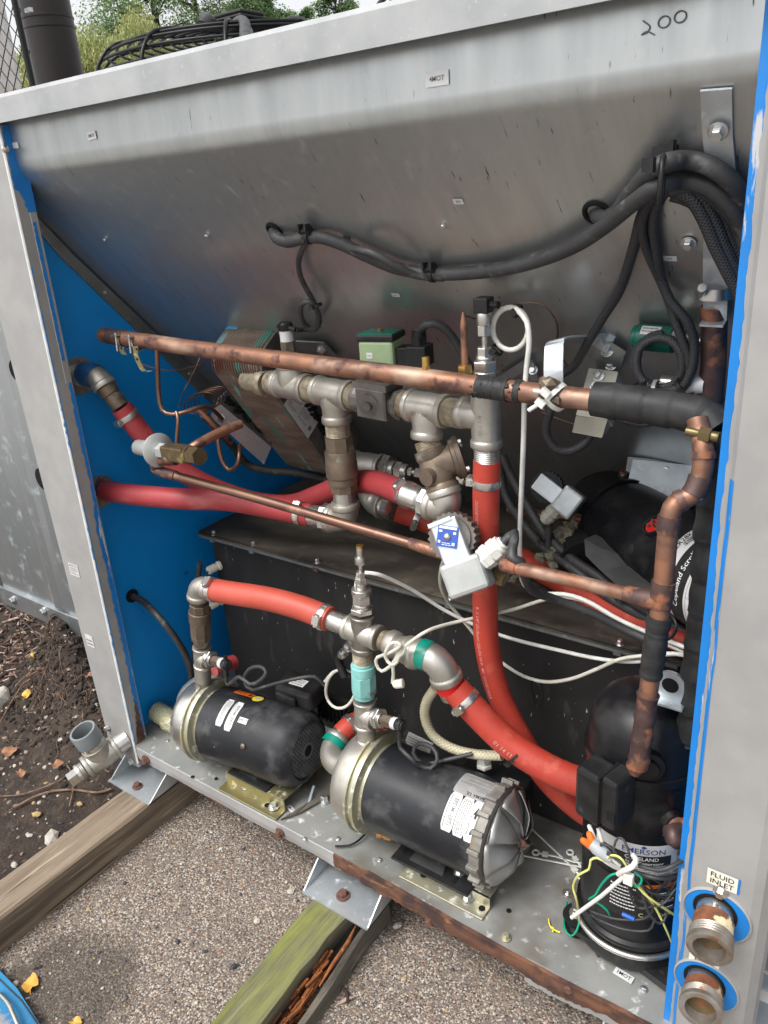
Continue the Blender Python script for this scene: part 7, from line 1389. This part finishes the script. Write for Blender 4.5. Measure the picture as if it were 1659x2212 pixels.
b = MB(); b.tube(cr([Q(u, v, Z=.004) for u, v in ((1185, 1985), (1188, 2000), (1200, 2010), (1210, 2014))]), .0013, 5); b.tube(cr([Q(u, v, Z=.004) for u, v in ((1190, 2003), (1196, 2006), (1194, 2012))]), .0018, 5); prop(b.build('paint_blob', yellow), 'thin yellow paint squiggle on the tray left of the rubber mount', 'paint mark')
# worm clamp strip lying
t = thing('clamp_strip', 'opened perforated hose clamp band lying from the rubber mount to the right post', 'clamp strip', Q(1380, 2060, Z=.015)); ps_ = [Q(1292, 1982, Z=.03), Q(1310, 1990, Z=.03), Q(1345, 2020, Z=.026), Q(1395, 2062, Z=.02), Q(1436, 2100, Z=.014)]; b = MB(); b.rings([[p+V((.004, .006, 0)), p+V((-.004, -.006, 0)), p+V((-.004, -.006, .0012)), p+V((.004, .006, .0012))] for p in ps_], smooth=False); b.build('band', palegold, t)
b = MB()
for i in range(34): k = i/33; j = .9+k*3.0; p = ps_[int(j)].lerp(ps_[min(int(j)+1, 4)], j-int(j)); b.box(p+V((0, 0, .0015)), (.0045, .0016, .0006), (V((.5, .85, 0)), V((.85, -.5, 0)), UP))
b.build('slots', darkvoid, t); b = MB(); stack(b, ps_[0]+V((0, 0, .004)), (ps_[1]-ps_[0]), [(.006, .0045, 6), (.016, .004, 12), (.004, .0045, 12)]); b.build('screw', chrome, t)
# wire bundle in front of standing compressor
rnd = random.Random(77); tie0 = (1345, 1868)
kn = Q(*tie0, Y=.0)
def wire(lab_, pts, r=.0016, mat=rubber, grp=None, name='wire'): o = MB().tube(cr(pts, .008), r, 7).build(name, mat); prop(o, lab_, 'wire', grp)
g1 = 'black wires tied in front of the standing compressor'; lw = 'black wire in the tangle tied in front of the standing compressor'
a0 = (1295, 1840)
for i in range(15):
    dx, dy = rnd.uniform(-9, 9), rnd.uniform(-11, 11); e = (rnd.uniform(1450, 1475), rnd.uniform(1870, 1960)); m_ = (rnd.uniform(1375, 1420), rnd.uniform(1895, 1960)); y = rnd.uniform(-.006, .018)
    wire(lw, W((1285+dx*.6, 1828+dy*.5, y+.02), (1315+dx, 1850+dy, y), (tie0[0]+dx*.5, tie0[1]+dy*.7, y), (m_[0], m_[1], y+.004), (e[0], e[1], y+.03)), rnd.choice((.0012, .0014, .0017)), rubber, g1)
for i, pts in enumerate((((1330, 1860, .0), (1326, 1830, .0), (1335, 1810, .005), (1348, 1815, .005), (1358, 1840, .0), (1362, 1866, .0)), ((1310, 1850, .0), (1298, 1830, .0), (1302, 1822, .0), (1325, 1835, .0), (1345, 1866, .0)), ((1385, 1920, .0), (1400, 1970, .0), (1425, 1995, .01), (1440, 1975, .02), (1425, 1945, .02), (1385, 1885, .01)), ((1275, 1968, .0), (1330, 1985, .0), (1390, 1985, .01), (1412, 1960, .01), (1405, 1925, .01)), ((1275, 1975, .01), (1300, 1990, .0), (1350, 2008, .0), (1400, 2010, .01), (1415, 1985, .01)), ((1380, 1870, -.005), (1420, 1880, -.005), (1450, 1872, .0), (1480, 1855, .02)), ((1375, 1885, .0), (1420, 1897, .0), (1470, 1895, .03)))):
    wire(lw, W(*pts), .0016 if i < 5 else .0028, rubber, g1)
wire('white wire looping from the terminal cover down into the wire tangle', W((1273, 1784, .03), (1285, 1815, .01), (1300, 1845, .0), (1320, 1862, .0)), .0032, whiteplas); wire('white wire dropping from the right side of the terminal cover', W((1292, 1786, .03), (1300, 1820, .012), (1318, 1850, .0), (1340, 1870, .0)), .003, greycable)
wire('green wire looping from the tray screw round the rubber mount', [Q(1225, 1948, Z=.010), Q(1219, 1975, Z=.014), Q(1220, 2005, Z=.02), Q(1233, 2022, Z=.02), Q(1246, 2010, Z=.03), Q(1253, 1985, Z=.045)], .0016, greenwire)
wire('yellow green wire arching from the wire nuts down to the rubber mount', [Q(1252, 1990, Z=.05), *W((1246, 1945, .0), (1238, 1915, -.005), (1250, 1890, -.01), (1272, 1878, -.01), (1276, 1858, -.01), (1290, 1853, -.008), (1305, 1860, -.005), (1315, 1850, -.005), (1330, 1848, -.005), (1345, 1858, -.004), (1358, 1880, -.003))], .0016, yellowwire)
wire('green wire bending sharply at the left of the wire tangle', W((1345, 1885, -.008), (1320, 1890, -.012), (1300, 1910, -.012), (1285, 1935, -.010), (1272, 1942, -.006), (1290, 1950, .0), (1310, 1965, .0), (1320, 1984, .01)), .0016, greenwire)
wire('pale yellow wire running down right behind the post edge', W((1350, 1885, -.004), (1385, 1920, .0), (1415, 1960, .01), (1440, 2010, .02), (1455, 2045, .04)), .0016, yellowwire); wire('second pale yellow wire from the tie towards the post', W((1368, 1905, -.004), (1400, 1938, .0), (1440, 1965, .02), (1470, 1985, .04)), .0017, yellowwire)
wire('green and white wire loop just below the white tie', W((1358, 1890, -.010), (1372, 1915, -.012), (1384, 1908, -.008), (1385, 1895, -.005), (1370, 1885, -.005)), .0016, greenwire)
t = thing('white_tie', 'thick white tie wrapped round the wire tangle with its long tail reaching the rubber mount', 'cable tie', Q(1310, 1930, Y=-.02)); b = MB(); b.tube(cr(W((1336, 1888, -.012), (1350, 1880, -.02), (1366, 1872, -.02), (1374, 1858, -.01), (1368, 1848, .0))), .0036, 8); b.build('loop', whiteplas, t); b = MB(); b.tube([Q(1352, 1890, Y=-.016), Q(1300, 1935, Y=-.016), Q(1235, 1982, Y=-.010)], .0028, 8); b.build('tail', whiteplas, t)
b = MB(); b.box(Q(1358, 1898, Y=-.018), (.012, .008, .016)); b.build('head', whiteplas, t, bevel=.001)
t = thing('wire_nuts', 'two orange wire nuts taped together with grey tape beside the terminal cover', 'wire connector', Q(1270, 1815, Y=.0))
for k, (u, v) in enumerate(((1256, 1813), (1272, 1797))): e = Q(u, v, Y=-.004+.01*k); s_ = Q(1283, 1832, Y=.004); d = (s_-e).normalized(); b = MB(); b.lathe(e, d, [(0, .0028), (.002, .0042), (.016, .0056), (.020, .0056)], 10); b.build('orange_nut', orange, t)
b = MB(); s_ = Q(1278, 1822, Y=.002); d = (Q(1312, 1850, Y=.0)-s_).normalized(); b.lathe(s_, d, [(0, .0075), (.008, .0095), (.018, .009), (.030, .0055)], 14); b.build('grey_tape', M('grey_tape', (.38, .40, .42), rough=.5, bs=.4, bsc=200), t)
b = MB(); stack(b, Q(1344, 1974, Y=.004), V((1, .1, -.1)), [(.016, .0030, 10)]); prop(b.build('butt_splice', M('blue_splice', (.02, .12, .5), rough=.3)), 'tiny blue crimp splice on the lowest black wire', 'splice')
bolt(CAB, Q(1226, 1930, Z=.002), (0, 0, 1), .006, .004, chrome, True, 'screw', False)
# ============================================================ FANS ON TOP
def fan(name, lab_, c, R_, motor=True):
    t = thing(name, lab_, 'fan', c); c = V(c); r0 = .0042
    for k, (rr, z) in enumerate([(R_, .0), (R_, .022), (R_*.985, .044), (R_*.955, .064), (R_*.90, .079), (R_*.83, .088), (R_*.76, .092), (R_*.69, .095), (R_*.62, .097), (R_*.55, .099), (R_*.48, .100), (R_*.41, .101), (R_*.34, .102), (R_*.27, .102)]):
        b = MB(); b.tube([c+V((rr*math.cos(a), rr*math.sin(a), z)) for a in [2*PI*i/64 for i in range(64)]], .0026, 6, closed=True); b.build('guard_ring', fencem, t)
    for k in range(12):
        a = 2*PI*k/12+.13; e = V((math.cos(a), math.sin(a), 0)); b = MB(); b.tube(cr([c+e*R_*1.01, c+e*R_*1.012+UP*.04, c+e*R_*.96+UP*.068, c+e*R_*.86+UP*.089, c+e*R_*.6+UP*.101, c+e*R_*.2+UP*.105], .03), .0034, 6); b.build('guard_rib', fencem, t)
    for k in range(5):
        a0 = 2*PI*k/5; vs = []
        for i in range(6):
            for j in range(3): rr = R_*(.2+.75*i/5); a = a0+j*.28+i*.06; vs.append(c+V((rr*math.cos(a), rr*math.sin(a), .052-.022*j)))
        b = MB(); b.add(vs, [(i*3+j, (i+1)*3+j, (i+1)*3+j+1, i*3+j+1) for i in range(5) for j in range(2)], None, True); b.build('blade', plasblk, t)
    b = MB(); b.lathe(c+V((0, 0, .02)), UP, [(0, .07), (.07, .07), (.078, .062)], 28); b.build('hub', plasblk, t)
    if motor:
        b = MB(); b.box(c+V((-.01, 0, .122)), (.080, .07, .020)); b.box(c+V((-.01, 0, .133)), (.086, .076, .007)); b.box(c+V((-.01, 0, .141)), (.076, .066, .008)); b.build('terminal_box', plasblk, t, bevel=.006)
        b = MB(); b.tube(cr([c+V((-.035, -.045, .128)), c+V((-.03, -.07, .134)), c+V((0, -.09, .125)), c+V((.012, -.12, .11))], .01), .010, 12); b.build('conduit', rubber, t)
    return t
FC = Q(525, 52, Y=.52); f_ = fan('roof_fan', 'black wire guarded roof fan at the left with a motor box on its hub', (FC.x+.0, .52, 1.262), .29)
tubeobj('fan_cable', W((498, 66, .46), (506, 56, .42), (520, 46, .38), (529, 52, .33), (530, 72, .26), (533, 95, .18), (538, 110, .10)), .0092, rubber, None, 12); prop(bpy.data.objects['fan_cable'], 'grey black cable coming over the cap from the left roof fan', 'cable')
o = tubeobj('fan_cable', W((522, 60, .40), (530, 58, .36), (538, 66, .30), (541, 85, .22), (546, 105, .12)), .006, rubber, None, 10); prop(o, 'second thinner cable beside the fan cable over the cap', 'cable')
fan('roof_fan', 'second roof fan guard cut by the top border right of centre', (FC.x+.66, .52, 1.262), .29)
# ============================================================ BACKGROUND
t = thing('exhaust_stack', 'tall dark brown round stack with two seams beyond the cabinet top left', 'stack', (-2.65, 2.0, GZ)); q = Q(115, 100, Y=2.0); pz = q.z
b = MB(); b.lathe((q.x, 2.0, GZ), UP, [(0, .122), (pz-GZ+.9, .122)], 48); b.build('pipe', chimney_m, t)
for v in (22, 46):
    z = Q(100, v, Y=1.89).z; b = MB(); b.lathe((q.x, 2.0, z-.006), UP, [(0, .1215), (.002, .126), (.010, .126), (.012, .1215)], 48, caps=False); b.build('seam', chimney_m, t)
t = thing('chain_link_fence', 'black chain link fence with round post at the top left corner', 'fence', (-3.2, 2.0, GZ)); FY = 1.0
pa = Q(72, 190, Y=FY); b = MB(); b.tube([V((pa.x, FY, GZ)), V((pa.x, FY, 3.0))], .0105, 12); b.build('post', fencem, t); 
b = MB(); s = .055; x0 = pa.x-1.3
for k in range(-40, 60):
    for sg in (1, -1):
        pts = []; n = 36
        for i in range(n+1):
            z = .9+1.6*i/n*.9; x = x0+k*s+sg*(z-.9)*.92
            if x0 <= x <= pa.x+.0: pts.append(V((x, FY+.02+.004*sg, z)))
        if len(pts) > 1: b.tube(pts, .0019, 5, caps=False)
o = b.build('mesh', fencem, t); o['kind'] = 'stuff'
b = MB(); b.box(Q(62, 22, Y=FY+.03), (.03, .012, .012)); b.build('clamp', galv_bright, t)
t = thing('storage_vessel', 'rounded white vessel behind the chain link fence at the left border', 'vessel', (-6.5, 4.2, GZ)); q = Q(-95, 120, Y=4.2); qq = Q(30, 120, Y=4.2); rv = (qq-q).length
b = MB(); b.lathe((q.x, 4.2, Q(10, 195, Y=4.2).z), UP, [(0, .05), (.01, rv*.40), (.05, rv*.52), (.10, rv*.55), (2.2, rv*.55), (2.3, rv*.3)], 40); b.build('vessel_body', tankwhite, t)
# trees ---------------------------------------------------------
def leafmat(n, a, b_, tr=.25):
    m, nt, b = newmat(n); i = nt.nodes.new('ShaderNodeObjectInfo'); co = tc(nt); c = mixc(nt, ramp(nt, nz(nt, co, 1.6, 4), .35, .65), a, b_); c = mixc(nt, ramp(nt, nz(nt, co, 14, 2), .55, .7), c, tuple(x*1.35 for x in b_)); nt.links.new(c, b.inputs['Base Color']); b.inputs['Roughness'].default_value = .6
    tl = nt.nodes.new('ShaderNodeBsdfTranslucent'); nt.links.new(c, tl.inputs[0]); mx = nt.nodes.new('ShaderNodeMixShader'); mx.inputs[0].default_value = tr; out = nt.nodes['Material Output']; nt.links.new(b.outputs[0], mx.inputs[1]); nt.links.new(tl.outputs[0], mx.inputs[2]); nt.links.new(mx.outputs[0], out.inputs[0]); return m
pine_m = leafmat('pine_foliage', (.17, .27, .12), (.27, .37, .18)); willow_m = leafmat('willow_foliage', (.24, .29, .09), (.38, .39, .16)); shrub_m = leafmat('shrub_foliage', (.13, .22, .04), (.2, .3, .06)); bark_m = M('tree_bark', (.08, .065, .05), (.05, .04, .03), sc=10, rough=.9)  # pine and willow greens lightened, with the distant haze put into the colour
def crown(b, blobs, n, size, rnd, droop=0, flat=.5):
    for _ in range(n):
        c, r = rnd.choice(blobs); d = V((rnd.gauss(0, 1), rnd.gauss(0, 1), rnd.gauss(0, 1))).normalized(); p = c+V((d.x*r.x, d.y*r.y, d.z*r.z))*(rnd.random()**.45)
        s = size*rnd.uniform(.6, 1.3); x = V((rnd.gauss(0, 1), rnd.gauss(0, 1), rnd.gauss(0, .6))).normalized(); y = perp(x)[0]; L = s*(1.3 if not droop else 1.5)
        if droop: x = V((rnd.uniform(-.6, .6), rnd.uniform(-.6, .6), -1)).normalized(); y = perp(x)[0]; a = rnd.uniform(0, 6); y = (perp(x)[0]*math.cos(a)+perp(x)[1]*math.sin(a))
        w_ = s*(.45 if not droop else .34); b.add([p, p+x*L*.5+y*w_, p+x*L, p+x*L*.5-y*w_], [(0, 1, 2, 3)])
def tree(lab_, x, y, h, kind, seed, blobs=None):
    rnd = random.Random(seed); t = thing('pine_tree' if kind == 'pine' else 'willow_tree' if kind == 'willow' else 'shrub', lab_, 'shrub' if kind == 'shrub' else 'tree', (x, y, GZ)); b = MB()
    if kind == 'pine':
        b.tube([V((x, y, GZ)), V((x+.1, y, h*.5)), V((x, y, h*.97))], [.16, .10, .02], 8); bl = []
        for i in range(64):
            k = rnd.uniform(.0, 1); z = h*(.32+.66*k); R_ = h*.22*(1.04-k)**.75+.14; a = rnd.uniform(0, 6.28); e = V((math.cos(a)*R_, math.sin(a)*R_, R_*.30)); b.tube([V((x, y, z)), V((x, y, z))+e], [.03, .008], 5, caps=False)
            for q in (.5, .8, 1.05): bl.append((V((x, y, z))+e*q, V((R_*.34+.06, R_*.34+.06, R_*.22+.08))))
        b.build('trunk', bark_m, t); b = MB(); crown(b, bl, 30000, .060, rnd); b.build('crown', pine_m, t)
    elif kind == 'willow':
        b.tube([V((x, y, GZ)), V((x, y, h*.6)), V((x+.3, y, h*.85))], [.22, .14, .05], 8); b.build('trunk', bark_m, t); bl = []
        for i in range(46): a = rnd.uniform(0, 6.28); rr = h*.42*rnd.random()**.5; z = h*(.92-.55*rnd.random()**1.3*(rr/(h*.42)+.3)); bl.append((V((x+rr*math.cos(a), y+rr*math.sin(a)*.7, z)), V((.34, .34, .42))))
        b = MB(); crown(b, bl, 34000, .045, rnd, droop=1); b.build('crown', willow_m, t)
    else:
        b.tube([V((x, y, GZ)), V((x, y, h*.5))], .05, 6); b.build('stem', bark_m, t); bl = [(V((x+rnd.uniform(-.6, .6), y+rnd.uniform(-.4, .4), h*rnd.uniform(.2, .85))), V((.4, .4, .35))) for _ in range(12)]; b = MB(); crown(b, bl, 7000, .045, rnd); b.build('crown', shrub_m, t)
def tx(u, Y): return Q(u, 60, Y=Y).x
def tz(u, v, Y): return Q(u, v, Y=Y).z
tree('tall bushy pine rising past the top border left of the roof fan', tx(335, 14), 14, tz(335, -330, 14), 'pine', 3)
tree('narrow pine reaching the sky right of the tallest pine', tx(425, 16), 16, tz(425, -230, 16), 'pine', 4)
tree('slim pale pine directly behind the fan motor box', tx(532, 18), 18, tz(532, -70, 18), 'pine', 5)
tree('low pine just right of the fan motor box', tx(585, 19), 19, tz(585, -30, 19), 'pine', 6)
tree('small distant pine to the right of the left roof fan', tx(650, 22), 22, tz(650, 15, 22), 'pine', 7)
tree('isolated dark pine above the cap in the middle of the top border', tx(728, 19), 19, tz(728, -30, 19), 'pine', 8)
tree('slanting sparse pine branch top between the stack and the tallest pine', tx(262, 15), 15, tz(255, -20, 15), 'pine', 9)
tree('large yellow green willow beside the stack', tx(205, 10), 10, tz(190, 55, 10), 'willow', 11)
tree('willow behind the chain link fence', tx(85, 11.5), 11.5, tz(85, 75, 11.5), 'willow', 12)
tree('darker willow between the tallest pine and the willow by the stack', tx(300, 13), 13, tz(300, 78, 13), 'willow', 13)
tree('bright green shrub just above the cap next to the stack', tx(182, 7), 7, tz(182, 150, 7), 'shrub', 14); tree('green shrub at the foot of the chain link fence', tx(25, 7.5), 7.5, tz(25, 185, 7.5), 'shrub', 15)
